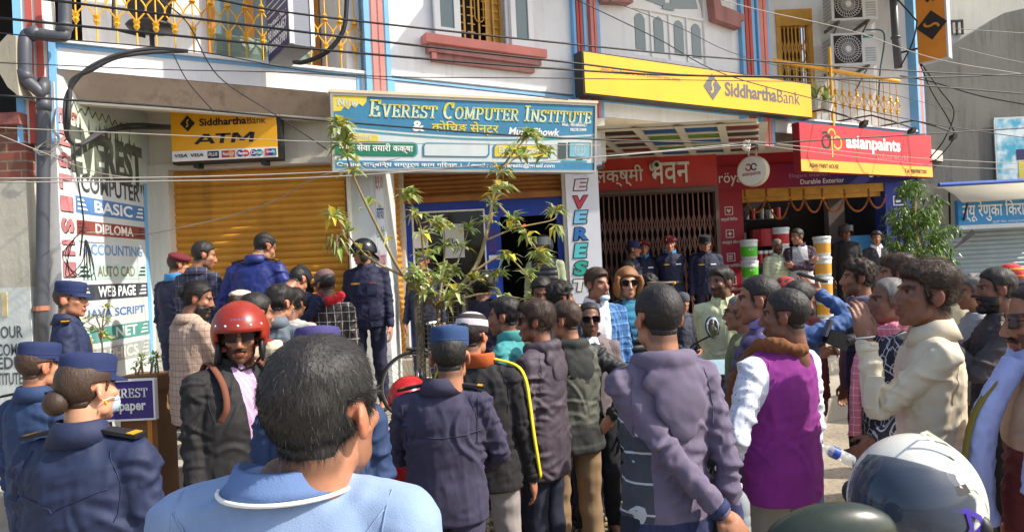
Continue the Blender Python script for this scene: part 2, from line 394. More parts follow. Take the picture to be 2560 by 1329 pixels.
b.fb(FF, 4.1, 4.28, -.16, -.12, 4.62, 6.5); b.fb(FF, 3.66, 4.28, -.15, -.11, 4.62, 4.68)
b.build('grille', m_bgate, wf)
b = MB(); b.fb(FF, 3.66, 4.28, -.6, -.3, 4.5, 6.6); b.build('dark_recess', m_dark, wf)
b = MB(); b.fb(FF, 3.15, 4.78, -.01, .16, 4.48, 4.58, 0); b.fb(FF, 3.2, 4.72, -.01, .11, 4.39, 4.478, 1); b.fb(FF, 3.26, 4.64, -.01, .07, 4.3, 4.388, 1); b.fb(FF, 3.24, 3.3, .071, .1, 4.3, 4.387, 0)
b.build('ledge', [m_pink, m_maroon], wf)
# window 2: arched, four narrow lights and a fan
def arch(c, r, t0, base, n=20): return [(c - r, base), (c + r, base)] + [(c + r * math.cos(q * math.pi / n), t0 + r * .95 * math.sin(q * math.pi / n)) for q in range(n + 1)]
cw = 7.015
b = MB(); b.poly(FF, arch(cw, .68, 5.45, 4.74), -.2, -.03)
w2 = part(b, 'arched_window', m_whitec)
b = MB()
for i in range(4):
    s = cw - .52 + i * .345 + (.02 if i > 1 else -.02)
    b.poly(FF, [(s - .09, 4.84), (s + .09, 4.84), (s + .09, 5.28), (s + .05, 5.33), (s, 5.35), (s - .05, 5.33), (s - .09, 5.28)], -.028, -.02)
for a0, a1 in ((98, 172), (8, 82)):
    b.poly(FF, [(cw + .06 * math.cos(R((a0 + a1) / 2)), 5.5)] + [(cw + .6 * math.cos(R(a0 + (a1 - a0) * i / 8)), 5.5 + .55 * math.sin(R(a0 + (a1 - a0) * i / 8))) for i in range(9)], -.027, -.019)
b.poly(FF, [(cw - .11, 5.47)] + [(cw + .11 * math.cos(R(180 - i * 18)), 5.47 + .1 * math.sin(R(180 - i * 18))) for i in range(11)], -.018, -.012)
b.build('pane', m_glass, w2)
b = MB()
for i in range(5):
    s = cw - .69 + i * .345; b.fb(FF, s - .012, s + .012, -.029, -.005, 4.76, 5.4)
b.fb(FF, cw - .68, cw + .68, -.0285, 0, 5.4, 5.44); b.build('mullion', m_whitec, w2)
for sg in (-1, 1):
    b = MB(); pts = [(cw + sg * .78, 5.4), (cw + sg * 1.32, 5.34), (cw + sg * 1.32, 5.46), (cw + sg * 1.4, 5.46), (cw + sg * 1.4, 5.56), (cw + sg * .92, 5.62), (cw + sg * .85, 5.85), (cw + sg * .74, 5.85)]
    if sg < 0: pts = pts[::-1]
    b.poly(FF, pts, 0, .14, 0); b.build('moulding', m_maroon, w2)
# left balcony: ochre lattice railing
def railing(sv, t0, cup0, mid, cup1, t1, name='railing', d=-.05, w=.0135, top=None):
    b = MB(); P = FF.p; h = (sv[1] - sv[0]) / 2
    for s in sv:
        b.tube([P(s, d, t0), P(s, d, t1)], w * .6, 6)
        for tc, sg in ((cup0, 1), (cup1, -1)):
            b.lathe([(.006, -.06), (.03, -.02 * 1), (.022, .0), (.034, .03), (.005, .035)] if sg > 0 else [(.005, -.035), (.034, -.03), (.022, 0), (.03, .02), (.006, .06)], P(s, d, tc), None, 8)
            for q in (-1, 1):
                b.tube([P(s + q * h * (1 - math.cos(math.pi * k / 8)) / 2 * 1.0, d, tc + (mid - tc) * k / 8) for k in range(9)], w * .62, 5)
    if top: b.tube([P(sv[0] - .1, d, top), P(sv[-1] + .1, d, top)], .035, 8)
    return part(b, name, m_gold)
railing([-.22 + .163 * i for i in range(17)], 4.1, 4.34, 4.5, 4.66, 5.05)
rr = railing([9.2 + .2 * i for i in range(18)], 4.1, 4.42, 4.53, 4.64, 4.98, top=5.0)
b = MB(); b.fb(FF, 9.1, 12.7, -.1, -.0, 4.02, 4.1); part(b, 'kerb', m_white)
# balcony doors and panels, left
b = MB()
for s0, s1 in ((1.02, 1.1), (1.42, 1.52), (1.9, 1.98), (2.2, 2.28)): b.fb(FF, s0, s1, -1.149, -1.08, 4.1, 6.5)
b.fb(FF, 1.98, 2.2, -1.148, -1.09, 4.45, 4.75); b.fb(FF, 1.98, 2.2, -1.148, -1.09, 5.1, 6.4)
dr = part(b, 'balcony_door', m_wood)
b = MB(); b.fb(FF, 1.1, 1.42, -1.147, -1.1, 4.1, 6.4); b.fb(FF, 1.52, 1.9, -1.147, -1.1, 4.1, 6.4); b.fb(FF, 1.98, 2.2, -1.147, -1.1, 4.76, 5.1); b.build('pane', m_glass, dr)
# right balcony: lattice door, white wall, drain pipe
F13 = FG(12.95)
b = MB(); b.fb(F13, 5.18, 5.26, -.15, .02, 4.1, 6.2); b.fb(F13, 5.78, 5.86, -.15, .02, 4.1, 6.2); b.fb(F13, 5.18, 5.86, -.15, .03, 6.2, 6.5)
d2 = part(b, 'lattice_door', m_bgate)
def scissor(b, F, s0, s1, t0, t1, d, nb, bands, r=.012, m=0):
    w = (s1 - s0) / nb
    for i in range(nb + 1): b.fb(F, s0 + i * w - r, s0 + i * w + r, d - r, d + r, t0, t1, m)
    for lo, hi in bands:
        nx = 2 if hi - lo < 1 else 3
        for i in range(nb):
            hh = (hi - lo) / nx
            for k in range(nx):
                for a, e in ((0, 1), (1, 0)):
                    b.tube([F.p(s0 + (i + a) * w, d + r, lo + k * hh), F.p(s0 + (i + e) * w, d + r, lo + (k + 1) * hh)], r * .7, 4, m)
b = MB(); scissor(b, F13, 5.27, 5.77, 4.1, 6.18, -.02, 7, [(4.4, 5.0), (5.3, 5.95)], .011); b.build('scissor_gate', m_bgate, d2)
b = MB(); b.fb(F13, 5.26, 5.78, -1, -.3, 4.1, 6.3); b.build('dark_recess', mat('brown_recess', C(92, 62, 26), .9), d2)

# ---------------- ground floor fronts
# left: splayed side wall with the painted course list
RW = Fr(-4.118 + .0, 6.08, 0); e0 = at(150, 500, 6.08); e1 = at(375, 500, 7.62)
RW = Fr(e0.x, e0.y, math.degrees(math.atan2(e1.y - e0.y, e1.x - e0.x))); RL = math.hypot(e1.x - e0.x, e1.y - e0.y)
b = MB(); b.fb(RW, .0, RL + .1, -.25, 0, .45, 3.78); part(b, 'side_wall', mat('faded_wall', C(196, 204, 206), .8, .1, 1.5, .15, stain=.5, stain_col=C(140, 144, 140)))
FP = FG(6.06); xl = at(68, 500, 6.06).x; xr = at(150, 500, 6.06).x
b = MB(); b.fb(FP, xl, xr - .012, -.3, 0, 0, 3.7); part(b, 'corner_pillar', m_white)
F7 = FG(7.65)
b = MB(); wall_holes(b, F7, e1.x - .05, -1.78, .45, 3.78, -.3, 0, [(-3.76, -1.80, .45, 3.14)]); b.fb(F7, e1.x + .0, -3.76, 0, .04, .45, 3.2); b.fb(F7, -3.76, -1.84, .0, .05, 3.14, 3.2); part(b, 'shop_wall', m_cream)
m_pier = mat('grey_white_pier', C(206, 210, 208), .75, .08, 2, .12, stain=.35)
b = MB(); b.fb(FG(7.85), -1.88, -1.525, -.35, .06, .45, 3.78); b.fb(FG(7.81), -1.524, -1.41, -.7, 0, .45, 3.7); part(b, 'pier', m_pier)
def shutter(F, s0, s1, t0, t1, d, m, parent=None, pitch=.078, name='roller_shutter'):
    b = MB(); n = int((t1 - t0) / pitch); prof = []
    for i in range(n):
        z = t0 + i * pitch
        prof += [(z, 0), (z + pitch * .12, .006), (z + pitch * .35, .02), (z + pitch * .6, .022), (z + pitch * .84, .008), (z + pitch * .9, -.006)]
    prof.append((t0 + n * pitch, 0))
    vs = []; fs = []
    for z, q in prof: vs += [F.p(s0, d + q, z), F.p(s1, d + q, z)]
    for i in range(len(prof) - 1): fs.append((2 * i, 2 * i + 1, 2 * i + 3, 2 * i + 2))
    b.add(vs, fs); b.fb(F, s0, s1, d - .03, d - .012, t0, t1)
    return b.build(name, m, parent or BLD)
shutter(F7, -3.76, -1.84, .47, 3.13, -.1, m_shut)
# side shutter set at an angle behind the pier
sa = at(962, 600, 8.3); sb = at(1000, 600, 8.95)
FS = Fr(sa.x, sa.y, math.degrees(math.atan2(sb.y - sa.y, sb.x - sa.x))); FSL = math.hypot(sb.x - sa.x, sb.y - sa.y)
shutter(FS, 0, FSL, .6, 3.3, 0, m_shut); b = MB(); b.fb(FS, -.1, FSL, -.2, -.05, .45, 3.78); part(b, 'side_wall', m_cream)
# middle shop
F9 = FG(9.0)
b = MB(); b.fb(F9, -1.46, 1.3, -.2, 0, 3.22, 3.78); b.fb(F9, -1.47, -1.38, -.3, .04, .45, 3.22); b.fb(F9, .7, .8, -.3, .03, .45, 3.22); part(b, 'shop_wall', m_cream)
shutter(F9, -1.38, .70, 2.84, 3.2, -.1, m_shutd, pitch=.06); b = MB(); b.fb(F9, -1.38, .7, -.12, -.03, 2.79, 2.86); part(b, 'shutter_rail', m_shutd)
b = MB()
F92 = FG(9.12)
wall_holes(b, F92, -1.38, .7, .45, 2.8, -.06, 0, [(-1.3, -.33, .75, 2.68), (-.13, .62, .45, 2.56)]); bf = part(b, 'shop_front', m_royal)
b = MB(); 
for s0, s1, t0, t1 in ((-1.3, -1.28, .75, 2.68), (-.35, -.33, .75, 2.68), (-1.28, -.35, 2.66, 2.68)): b.fb(F92, s0, s1, -.05, .01, t0, t1)
b.build('frame', m_whitec, bf)
b = MB(); b.fb(F92, -1.28, -.35, -.05, -.04, .75, 2.66); b.build('pane', m_glassd, bf)
for a_, m_ in (((-1.28, -1.1, -.039, -.03, 2.2, 2.42), m_whitec), ((-.9, -.62, -.039, -.03, 2.05, 2.5), mat('poster_grey', C(190, 194, 192))), ((-.3, -.18, .001, .01, 2.1, 2.4), mat('poster_violet', C(70, 60, 130))), ((-.3, -.15, .001, .011, 2.0, 2.06), m_whitec)):
    b = MB(); b.fb(F92, *a_); b.build('poster', m_, bf)
b = MB(); b.lathe([(.13, 0), (.13, .006)], F92.p(-1.03, -.034, 2.5), Matrix.Rotation(R(90), 4, 'X'), 20); b.build('sticker', mat('sticker_purple', C(60, 46, 96)), bf)
txt('K', F92, -1.06, -1.0, 2.47, 2.54, -.02, m_lead, bf); txt('Hikva', F92, -.88, -.64, 2.2, 2.3, -.028, m_ink, bf)
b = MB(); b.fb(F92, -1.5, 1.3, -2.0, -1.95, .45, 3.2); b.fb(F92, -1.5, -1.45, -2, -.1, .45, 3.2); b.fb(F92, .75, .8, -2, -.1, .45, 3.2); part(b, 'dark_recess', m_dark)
b = MB(); b.ell(F92.p(.2, -.4, 2.46), (.02, .02, .02)); b.build('indicator_lamp', mat('red_lamp', C(255, 30, 30), emit=3), bf)
# door step and ledges of the middle shop
b = MB(); b.fb(FG(8.5), -1.5, -1.0, -.4, 0, .45, .8); b.fb(FG(8.2), -1.6, -.4, -.25, 0, .44, .6); tag(b.build('step', m_slab), kind='structure')
# gate shop
F11 = FG(11.3); 
b = MB(); b.fb(F11, 1.2, 3.44, -.3, 0, 3.06, 3.78, 0); b.fb(F11, 1.3, 1.47, -.3, .02, .45, 3.06, 1); b.fb(F11, 3.38, 3.44, -.3, .02, .45, 3.06, 1); b.fb(F11, 1.47, 3.4, -.05, .04, 2.98, 3.08, 1); b.fb(F11, 1.47, 3.3, .041, .12, 3.0, 3.05, 1); part(b, 'shop_wall', [m_lred, mat('brown_frame', C(96, 74, 66))])
b = MB(); scissor(b, F11, 1.47, 3.38, .5, 2.98, -.05, 22, [(1.2, 1.9), (2.0, 2.65)], .011); part(b, 'scissor_gate', m_gate)
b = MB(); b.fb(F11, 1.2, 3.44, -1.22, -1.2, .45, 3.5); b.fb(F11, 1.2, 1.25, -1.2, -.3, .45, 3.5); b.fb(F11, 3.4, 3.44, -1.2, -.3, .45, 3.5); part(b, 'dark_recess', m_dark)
txt('लक्ष्मी', FG(11.28), 1.42, 2.22, 3.13, 3.48, .012, m_cream, BLD, bold=.012); txt('भवन', FG(11.28), 2.32, 2.98, 3.15, 3.5, .012, m_cream, BLD, bold=.012)
# coloured coffered ceiling
b = MB(); cols = [C(100, 140, 50), C(120, 40, 40), C(30, 90, 150), C(60, 44, 46)]
mc = [m_cream] + [mat('coffer_%d' % i, c, .6) for i, c in enumerate(cols)]
def cq(x0, x1, y0, y1, z, m):
    k = .35
    b.add([(x0 + (y0 - 9.2) * k, y0, z), (x1 + (y0 - 9.2) * k, y0, z), (x1 + (y1 - 9.2) * k, y1, z), (x0 + (y1 - 9.2) * k, y1, z)], [(0, 3, 2, 1)], m)
for i in range(6):
    for j in range(5):
        cq(.2 + i * .55, .2 + i * .55 + .44, 9.0 + j * .46, 9.0 + j * .46 + .36, 3.615, 1 + (i * 3 + j * 2 + (i // 2)) % 4)
b.add([(.4, 8.7, 3.62), (3.2, 8.7, 3.62), (4.1, 11.3, 3.62), (.4, 11.3, 3.62)], [(0, 3, 2, 1)], 0)
for i in range(7): cq(.2 + i * .55 - .11, .2 + i * .55, 8.8, 11.28, 3.59, 0)
for j in range(6): b.hexa([(.4, 9.0 + j * .46 - .1, 3.597), (3.4 + j * .12, 9.0 + j * .46 - .1, 3.597), (3.4 + j * .12, 9.0 + j * .46, 3.597), (.4, 9.0 + j * .46, 3.597), (.4, 9.0 + j * .46 - .1, 3.61), (3.4 + j * .12, 9.0 + j * .46 - .1, 3.61), (3.4 + j * .12, 9.0 + j * .46, 3.61), (.4, 9.0 + j * .46, 3.61)], 0)
part(b, 'coffered_ceiling', mc)
# paint shop
F12 = FG(12.6)
N = NT('red_to_blue_band'); cN = N.n('TexCoord'); sp = N.n('SeparateXYZ'); N.l(cN.outputs['Object'], sp.inputs[0]); rp = N.ramp(sp.outputs[0], 4.7 - BLD.location.x, 6.2 - BLD.location.x)
N.l(N.mix(rp, C(160, 22, 46), C(34, 36, 110)), N.b.inputs['Base Color']); N.b.inputs['Roughness'].default_value = .5; m_rb = N.m
b = MB(); b.fb(F12, 3.75, 7.5, -.2, 0, 3.13, 3.56); part(b, 'fascia_board', m_rb)
b = MB(); b.fb(F12, 3.6, 7.5, -.25, -.05, 3.56, 3.9, 0); b.fb(F12, 4.28, 6.9, -.2, -.05, 2.98, 3.13, 1); b.fb(F12, 4.3, 6.88, -.21, -.14, 2.9, 2.98, 1); part(b, 'shop_wall', [m_crim, m_bgate])
b = MB(); b.fb(F12, 3.78, 4.28, -.4, -.02, .45, 3.13); rc = part(b, 'red_column', m_crim)
b = MB(); b.fb(F12, 6.9, 7.4, -.4, -.02, .45, 3.13); bc = part(b, 'blue_column', mat('blue_column', C(32, 52, 150), .5))
txt('röya', F12, 3.86, 4.28, 3.2, 3.44, .004, m_lead, BLD, bold=0)
txt('Elegant Interior,', F12, 5.15, 5.9, 3.28, 3.37, .004, mat('dim_lettering', C(190, 150, 170)), BLD, bold=0); txt('Durable Exterior', F12, 5.35, 6.15, 3.17, 3.26, .004, m_lead, BLD)
txt('ULTIMA', F12, 6.58, 7.45, 3.24, 3.5, .004, m_lead, BLD, bold=.0)
for k, (w_, t) in enumerate((('लक्जरी फिनिस', 2.55), ('अल्ट्रा शीन', 2.13), ('उच्चतम वाशेबिलिटी', 1.7), ('उच्चतम टिकाउपन', 1.27))):
    w_ = w_.replace('फि', 'िफ').replace('नि', 'िन').replace('बि', 'िब').replace('लि', 'िल').replace('टि', 'िट')
    hw = .2 if k > 1 else .15
    txt(w_, F12, 4.02 - hw, 4.02 + hw, t, t + .08, -.016, m_lead, rc)
    b = MB()
    for q in range(24):
        pass
    o_, i_ = .075, .063; ct = t + .2
    b.fb(F12, 4.02 - o_, 4.02 + o_, -.019, -.012, ct + i_, ct + o_); b.fb(F12, 4.02 - o_, 4.02 + o_, -.019, -.012, ct - o_, ct - i_); b.fb(F12, 4.02 - o_, 4.02 - i_, -.019, -.012, ct - i_, ct + i_); b.fb(F12, 4.02 + i_, 4.02 + o_, -.019, -.012, ct - i_, ct + i_)
    if k == 0: b.poly(F12, [(4.02 - .04, ct + .01), (4.02, ct - .045), (4.02 + .04, ct + .01), (4.04, ct + .035), (4.02, ct + .01), (4.0, ct + .035)], -.018, -.013)
    elif k == 1: b.poly(F12, [(4.02 + (.05 if q % 2 == 0 else .018) * math.cos(q * math.pi / 4), ct + (.05 if q % 2 == 0 else .018) * math.sin(q * math.pi / 4)) for q in range(8)], -.018, -.013)
    elif k == 2:
        for q in range(3): b.fb(F12, 4.0 - .03, 4.0 + .05, -.018, -.013, ct - .04 + q * .03, ct - .025 + q * .03)
    else:
        V, Q = ribbon(arcpts(4.02, ct, .035, .035, 30, 330, 14), .012); b.add([F12.p(x, -.014, y) for x, y, _ in V], Q)
    b.build('symbol', m_lead, rc)
b = MB(); b.fb(F12, 3.85, 4.24, -.019, -.012, .98, 1.1); b.build('name_strip', m_lead, rc); txt('asianpaints', F12, 3.88, 4.2, .995, 1.08, -.01, m_crim, rc)
txt('WARRANTY', F12, 6.98, 7.28, 2.5, 2.56, -.016, m_lead, bc); txt('१ वर्ष', F12, 7.06, 7.2, 2.58, 2.65, -.016, m_lead, bc)
b = MB(); b.fb(F12, 7.04, 7.24, -.019, -.012, 2.86, 2.88); b.fb(F12, 7.04, 7.24, -.019, -.012, 2.7, 2.72); b.fb(F12, 7.04, 7.06, -.019, -.012, 2.72, 2.86); b.fb(F12, 7.22, 7.24, -.019, -.012, 2.72, 2.86); b.fb(F12, 7.09, 7.19, -.019, -.012, 2.76, 2.8); b.build('symbol', m_lead, bc)
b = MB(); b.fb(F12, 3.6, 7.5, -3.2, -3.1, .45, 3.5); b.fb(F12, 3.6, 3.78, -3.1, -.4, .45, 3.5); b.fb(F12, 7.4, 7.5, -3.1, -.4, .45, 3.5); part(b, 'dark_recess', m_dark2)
# shop shelf with tins
b = MB(); rnd = random.Random(5)
for k in range(5): b.fb(F12, 4.4, 6.2, -3.05, -2.7, .9 + k * .45, .93 + k * .45, 0)
for k in range(5):
    s = 4.45
    while s < 6.1:
        w = rnd.uniform(.1, .17); b.lathe([(w / 2, 0), (w / 2, rnd.uniform(.14, .26))], F12.p(s + w / 2, -2.88, .935 + k * .45), None, 10, rnd.choice((1, 1, 2, 3))); s += w + rnd.uniform(.01, .06)
bq = MB(); bq.fb(F12, 6.3, 6.62, -1.2, -1.0, .45, 3.0); part(bq, 'grey_post', mat('grey_post', C(120, 108, 104)))
tag(b.build('paint_shelf', [m_black, mat('tin_grey', C(110, 112, 116)), mat('tin_red', C(140, 40, 40)), mat('tin_white', C(180, 180, 178)), mat('grey_post', C(120, 108, 104))]), 'tall dark shelf of paint tins at the back of the paint shop', 'shelf')
b = MB(); b.fb(F12, 6.45, 6.9, -.6, -.5, 1.3, 2.2, 0); b.fb(F12, 6.42, 6.449, -.6, -.49, 1.3, 2.2, 1); tag(b.build('display_board', [mat('sky_board', C(70, 150, 200)), m_whitec]), 'sky blue display board behind the man in the grey jacket at the paint shop', 'board')

# ---------------------------------------------------------------- painted lettering on the side wall
def rw(x): # pixel column -> s along the side wall
    lo, hi = -.2, RL + .3
    for _ in range(40):
        mid = (lo + hi) / 2; p = CM.transposed() @ (RW.p(mid, 0, 2) - Vector((0, 0, CAMH)))
        if p.x / -p.z * FPX + 1280 < x: lo = mid
        else: hi = mid
    return lo
S1, S2 = rw(196), rw(366)
def rwt(y, x=285):
    s = rw(x); q = RW.p(s, 0, 0); r = ray(x, y); return CAMH + r.z * (q.y / r.y)
rows = [(440, 502, 'COMPUTER', None, C(60, 62, 64)), (503, 543, 'BASIC', C(76, 122, 176), C(232, 236, 238)), (559, 592, 'DIPLOMA', C(132, 62, 54), C(232, 228, 224)), (608, 645, 'ACCOUNTING', None, C(92, 140, 186)),
        (660, 697, 'AUTO CAD', C(178, 206, 200), C(128, 116, 84)), (709, 746, 'WEB PAGE', C(44, 54, 66), C(236, 238, 240)), (764, 801, 'JAVA SCRIPT', None, C(62, 106, 160)), (812, 848, '.NET', C(72, 142, 136), C(206, 218, 212)), (862, 902, 'GRAPHICS', C(150, 160, 160), C(206, 204, 196))]
for y0, y1, w_, bg, fg in rows:
    t1, t0 = rwt(y0), rwt(y1); dd = .002
    if bg:
        b = MB(); b.fb(RW, S1, S2, .0, .004, t0, t1); b.build('painted_band', mat('band_' + w_, bg, .8, .15, 8, .1, stain=.3, stain_col=C(200, 200, 196)), BLD); dd = .006
    mg = mat('paint_' + w_, fg, .8, .15, 8, .05, stain=.55, stain_col=C(190, 194, 190), streak=2)
    bars = w_ in ('BASIC', 'DIPLOMA', 'AUTO CAD', 'WEB PAGE', '.NET', 'GRAPHICS')
    a = S1 + (S2 - S1) * (.24 if bars else .08); e = S2 - (S2 - S1) * (.2 if bars else .06)
    h = t1 - t0
    if w_ == '.NET': a = S1 + (S2 - S1) * .42
    if w_ == 'GRAPHICS': a = S1 + .02
    txt(w_, RW, a, e, t0 + h * .15, t1 - h * .12, dd, mg, BLD, bold=.025)
    if bars:
        mb2 = mat('bars_' + w_, C(54, 58, 60) if w_ == 'AUTO CAD' else fg if w_ != 'DIPLOMA' else C(92, 52, 46), .8, .15, 8)
        b = MB()
        for k in range(3):
            t = t0 + h * (.2 + .26 * k); L = (S2 - S1)
            b.poly(RW, [(S1 + .02 * L, t), (S1 + (.15 - .02 * k) * L, t), (S1 + (.13 - .02 * k) * L, t + h * .12), (S1 + .02 * L, t + h * .12)], .0055, .008)
            b.poly(RW, [(S2 - (.15 - .02 * k) * L, t), (S2 - .03 * L, t), (S2 - .03 * L, t + h * .12), (S2 - (.13 - .02 * k) * L, t + h * .12)], .0055, .008)
        b.build('painted_bars', mb2, BLD)
b = MB(); b.fb(RW, rw(367), rw(375), 0, .005, .5, rwt(458, 370)); b.build('painted_band', m_blue, BLD)
# torn EVEREST heading: block capitals with ragged strips
t1, t0 = rwt(342), rwt(452)
b = MB(); b.fb(RW, S1 - .06, S2 + .02, 0, .003, t0 + .02, t1 + .22); b.build('painted_band', mat('pale_green_wash', C(196, 208, 188), .8, .1, 5, .1, stain=.4, stain_col=C(130, 134, 120)), BLD)
txt('EVEREST', RW, S1 - .04, S2, t0, t1, .006, mat('tar_lettering', C(74, 80, 72), .8, .2, 10, stain=.6, stain_col=C(170, 180, 160), streak=2), BLD, bold=.06)
b = MB(); rnd = random.Random(11)
for i in range(46):
    s = rnd.uniform(S1 - .05, S2 + .01); tt_ = rnd.choice((t0, t1)); w = rnd.uniform(.006, .018); h = rnd.uniform(.03, .12)
    b.poly(RW, [(s - w, tt_ - h * .3), (s + w, tt_ - h * .3), (s + rnd.uniform(-.01, .01), tt_ + h)] if tt_ == t1 else [(s - w, tt_ + h * .3), (s + rnd.uniform(-.01, .01), tt_ - h * .7), (s + w, tt_ + h * .3)], .006, .009)
pk = [(S1 - .02 + i * .055, t1 + .08 + (.1 if i % 2 else 0) * rnd.uniform(.5, 1) + .05) for i in range(19)]
for i in range(18):
    V, Q = ribbon([pk[i], pk[i + 1]], .014); b.add([RW.p(x, .005, y) for x, y, _ in V], Q)
b.build('painted_peaks', mat('tar_lettering', C(58, 62, 56)), BLD)
txt('New', RW, S1 - .06, S1 + .08, t1 + .04, t1 + .16, .006, mat('red_brush', C(150, 50, 50)), BLD, shear=.3)
# sideways word down the wall edge
sv0, sv1 = rw(157), rw(188); b = MB(); b.fb(RW, 0, sv1 + .02, 0, .002, .6, rwt(262, 170)); b.build('painted_band', m_whitec, BLD)
tt = [rwt(262 + 55 * i, 170) for i in range(11)]
for i, ch in enumerate('ENGLISH-SP'):
    V, Q = text_mesh(ch, .05); put(V, Q, RW, sv0 + .012, sv1 + .012, tt[i + 1] + .025, tt[i] - .035, .004, m_ink, BLD, 'lettering', rot=-90)
    put(V, Q, RW, sv0, sv1, tt[i + 1] + .035, tt[i] - .025, .007, mat('faded_red_paint', C(178, 112, 116), .8, .3, 12, .1, stain=.7, stain_col=C(210, 200, 200), streak=2), BLD, 'lettering', rot=-90)
# pier lettering (narrow white strip)
FW = FG(7.81)
b = MB(); b.fb(FW, -1.51, -1.42, 0.001, .004, .95, 3.0); b.build('painted_band', m_whitec, BLD)
for w_, t, c in (('8,9,10', 2.82, C(170, 50, 60)), ('कोचिङ'.replace('चि', 'िच'), 2.5, C(50, 60, 110)), ('English', 2.25, C(60, 150, 120)), ('Korean', 1.98, C(200, 90, 110)), ('Python', 1.72, C(70, 130, 190)), ('Tuition', 1.5, C(70, 100, 170)), ('कम्प्युटर', 1.24, C(200, 90, 120))):
    txt(w_, FW, -1.505, -1.425, t, t + .17, .006, mat('brush_' + w_, c), BLD)

# ---------------------------------------------------------------- neighbours
# left: old brick house
N = NT('old_brick'); v = N.obj((1, 1, 1), (R(90), 0, 0)); br = N.n('TexBrick'); br.inputs['Scale'].default_value = 4.2; br.inputs['Color1'].default_value = C(158, 82, 62); br.inputs['Color2'].default_value = C(120, 62, 50); br.inputs['Mortar'].default_value = C(150, 140, 126); br.inputs['Mortar Size'].default_value = .03
br.inputs['Brick Width'].default_value = 1.0; br.inputs['Row Height'].default_value = .34
N.l(v, br.inputs['Vector']); N.l(N.mix(N.ramp(N.noise(v, 5, 5), .4, .7), br.outputs[0], C(110, 84, 70)), N.b.inputs['Base Color']); N.b.inputs['Roughness'].default_value = .9; N.bump(br.outputs['Fac'], -.6, .02); m_brick = N.m
BR = thing('brick_house', 'old brick and plaster house at the left edge with a dark open upper floor', 'house', (-4.8, 5.9, 0))
F5 = FG(5.95)
b = MB(); b.fb(F5, -6.5, at(66, 400, 5.95).x, -.4, 0, 2.82, 3.3); b.build('brick_wall', m_brick, BR)
m_plas = mat('flaking_plaster', C(190, 186, 170), .9, .15, 2.5, .5, 18, stain=.6, stain_col=C(120, 120, 104))
b = MB(); b.fb(F5, -6.5, at(66, 400, 5.95).x, -.4, .02, 1.9, 2.82, 0); b.fb(F5, -6.5, at(66, 400, 5.95).x, -.4, .025, 0, 1.9, 1); b.build('plaster_wall', [m_plas, mat('whitewash', C(206, 212, 206), .85, .1, 2, .3, stain=.5, stain_col=C(140, 160, 164))], BR)
b = MB(); b.fb(F5, -6.5, at(66, 400, 5.95).x, -.4, .07, 3.3, 3.4); b.build('sill_band', mat('worn_pink_band', C(150, 92, 84), .9, .25, 8, .3, stain=.6), BR)
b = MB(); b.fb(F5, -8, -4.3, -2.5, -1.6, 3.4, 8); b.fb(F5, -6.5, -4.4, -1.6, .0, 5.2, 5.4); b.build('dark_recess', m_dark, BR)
x0 = at(0, 800, 5.95).x
for k, (w_, y) in enumerate((('OUR', 828), ('COMP', 872), ('EDU', 905), ('INSTITUTE', 944))):
    t = at(30, y, 5.95).z; txt(w_, F5, x0 - .12 if w_ == 'INSTITUTE' else x0 - (.02 if k else -.02), at(62, y, 5.95).x, t - .055, t + .05, .028, mat('grey_stencil', C(84, 92, 92), .85, .2, 20), BR, bold=.02)
b = MB(); b.fb(F5, at(8, 700, 5.95).x, at(22, 700, 5.95).x, .026, .032, at(10, 790, 5.95).z, at(10, 730, 5.95).z); b.build('notice', mat('yellowed_paper', C(206, 190, 140)), BR)
b = MB(); b.poly(FG(5.9), [(at(x, y, 5.9).x, at(x, y, 5.9).z) for x, y in ((14, 150), (20, 118), (40, 96), (60, 100), (62, 190), (70, 250), (40, 225), (20, 190))][::-1], -.25, .1); b.build('corbel', mat('weathered_plaster', C(176, 168, 148), .9, .2, 4, .4, stain=.5), BR)
# right: raw concrete block
CB = thing('concrete_building', 'stained bare concrete building at the right behind the grocery shutter', 'building', (10.5, 15, 0))
F15 = FG(15.0)
b = MB(); b.poly(F15, [(8.6, 0), (13.5, 0), (13.5, 7.4), (11.0, 6.95), (9.75, 6.25), (8.6, 5.9)], -.4, 0); b.build('wall', m_conc, CB)
b = MB(); b.fb(F15, 9.2, 16, -2, -1.5, 5, 9.5, 0); b.fb(F15, 9.6, 11.2, -1.49, -1.4, 6.7, 7.0, 0); b.build('rear_wall', [m_cream], CB)
b = MB()
for i in range(10): b.fb(F15, 9.8 + i * .13, 9.84 + i * .13, -1.39, -1.35, 6.95, 7.3)
b.fb(F15, 9.8, 11, -1.39, -1.34, 7.25, 7.3); b.build('roof_railing', m_black, CB)
F14 = FG(13.9)
shutter(F14, 8.3, 12, 0.3, 2.35, 0, mat('grey_shutter', C(150, 164, 168), .5, .1, 3), CB, .09)
b = MB(); b.fb(F14, 8.2, 12, -.3, -.04, 2.35, 3.2); b.fb(F14, 8.0, 8.3, -.3, 0, 0.2, 3.0); b.build('lintel', m_conc, CB)
AW = thing('awning', 'cream curved sheet awning over the grey grocery shutter at right', 'awning', (9.5, 13.4, 3))
b = MB(); pr = [at(2335, 468, 13.7), at(2360, 470, 13.4), at(2385, 485, 13.1), at(2405, 503, 12.8)]
vs = []; 
for p in pr: vs += [p, p + Vector((3.2, 0, 0.02))]
vs += [v + Vector((0, .0, -.025)) for v in vs]
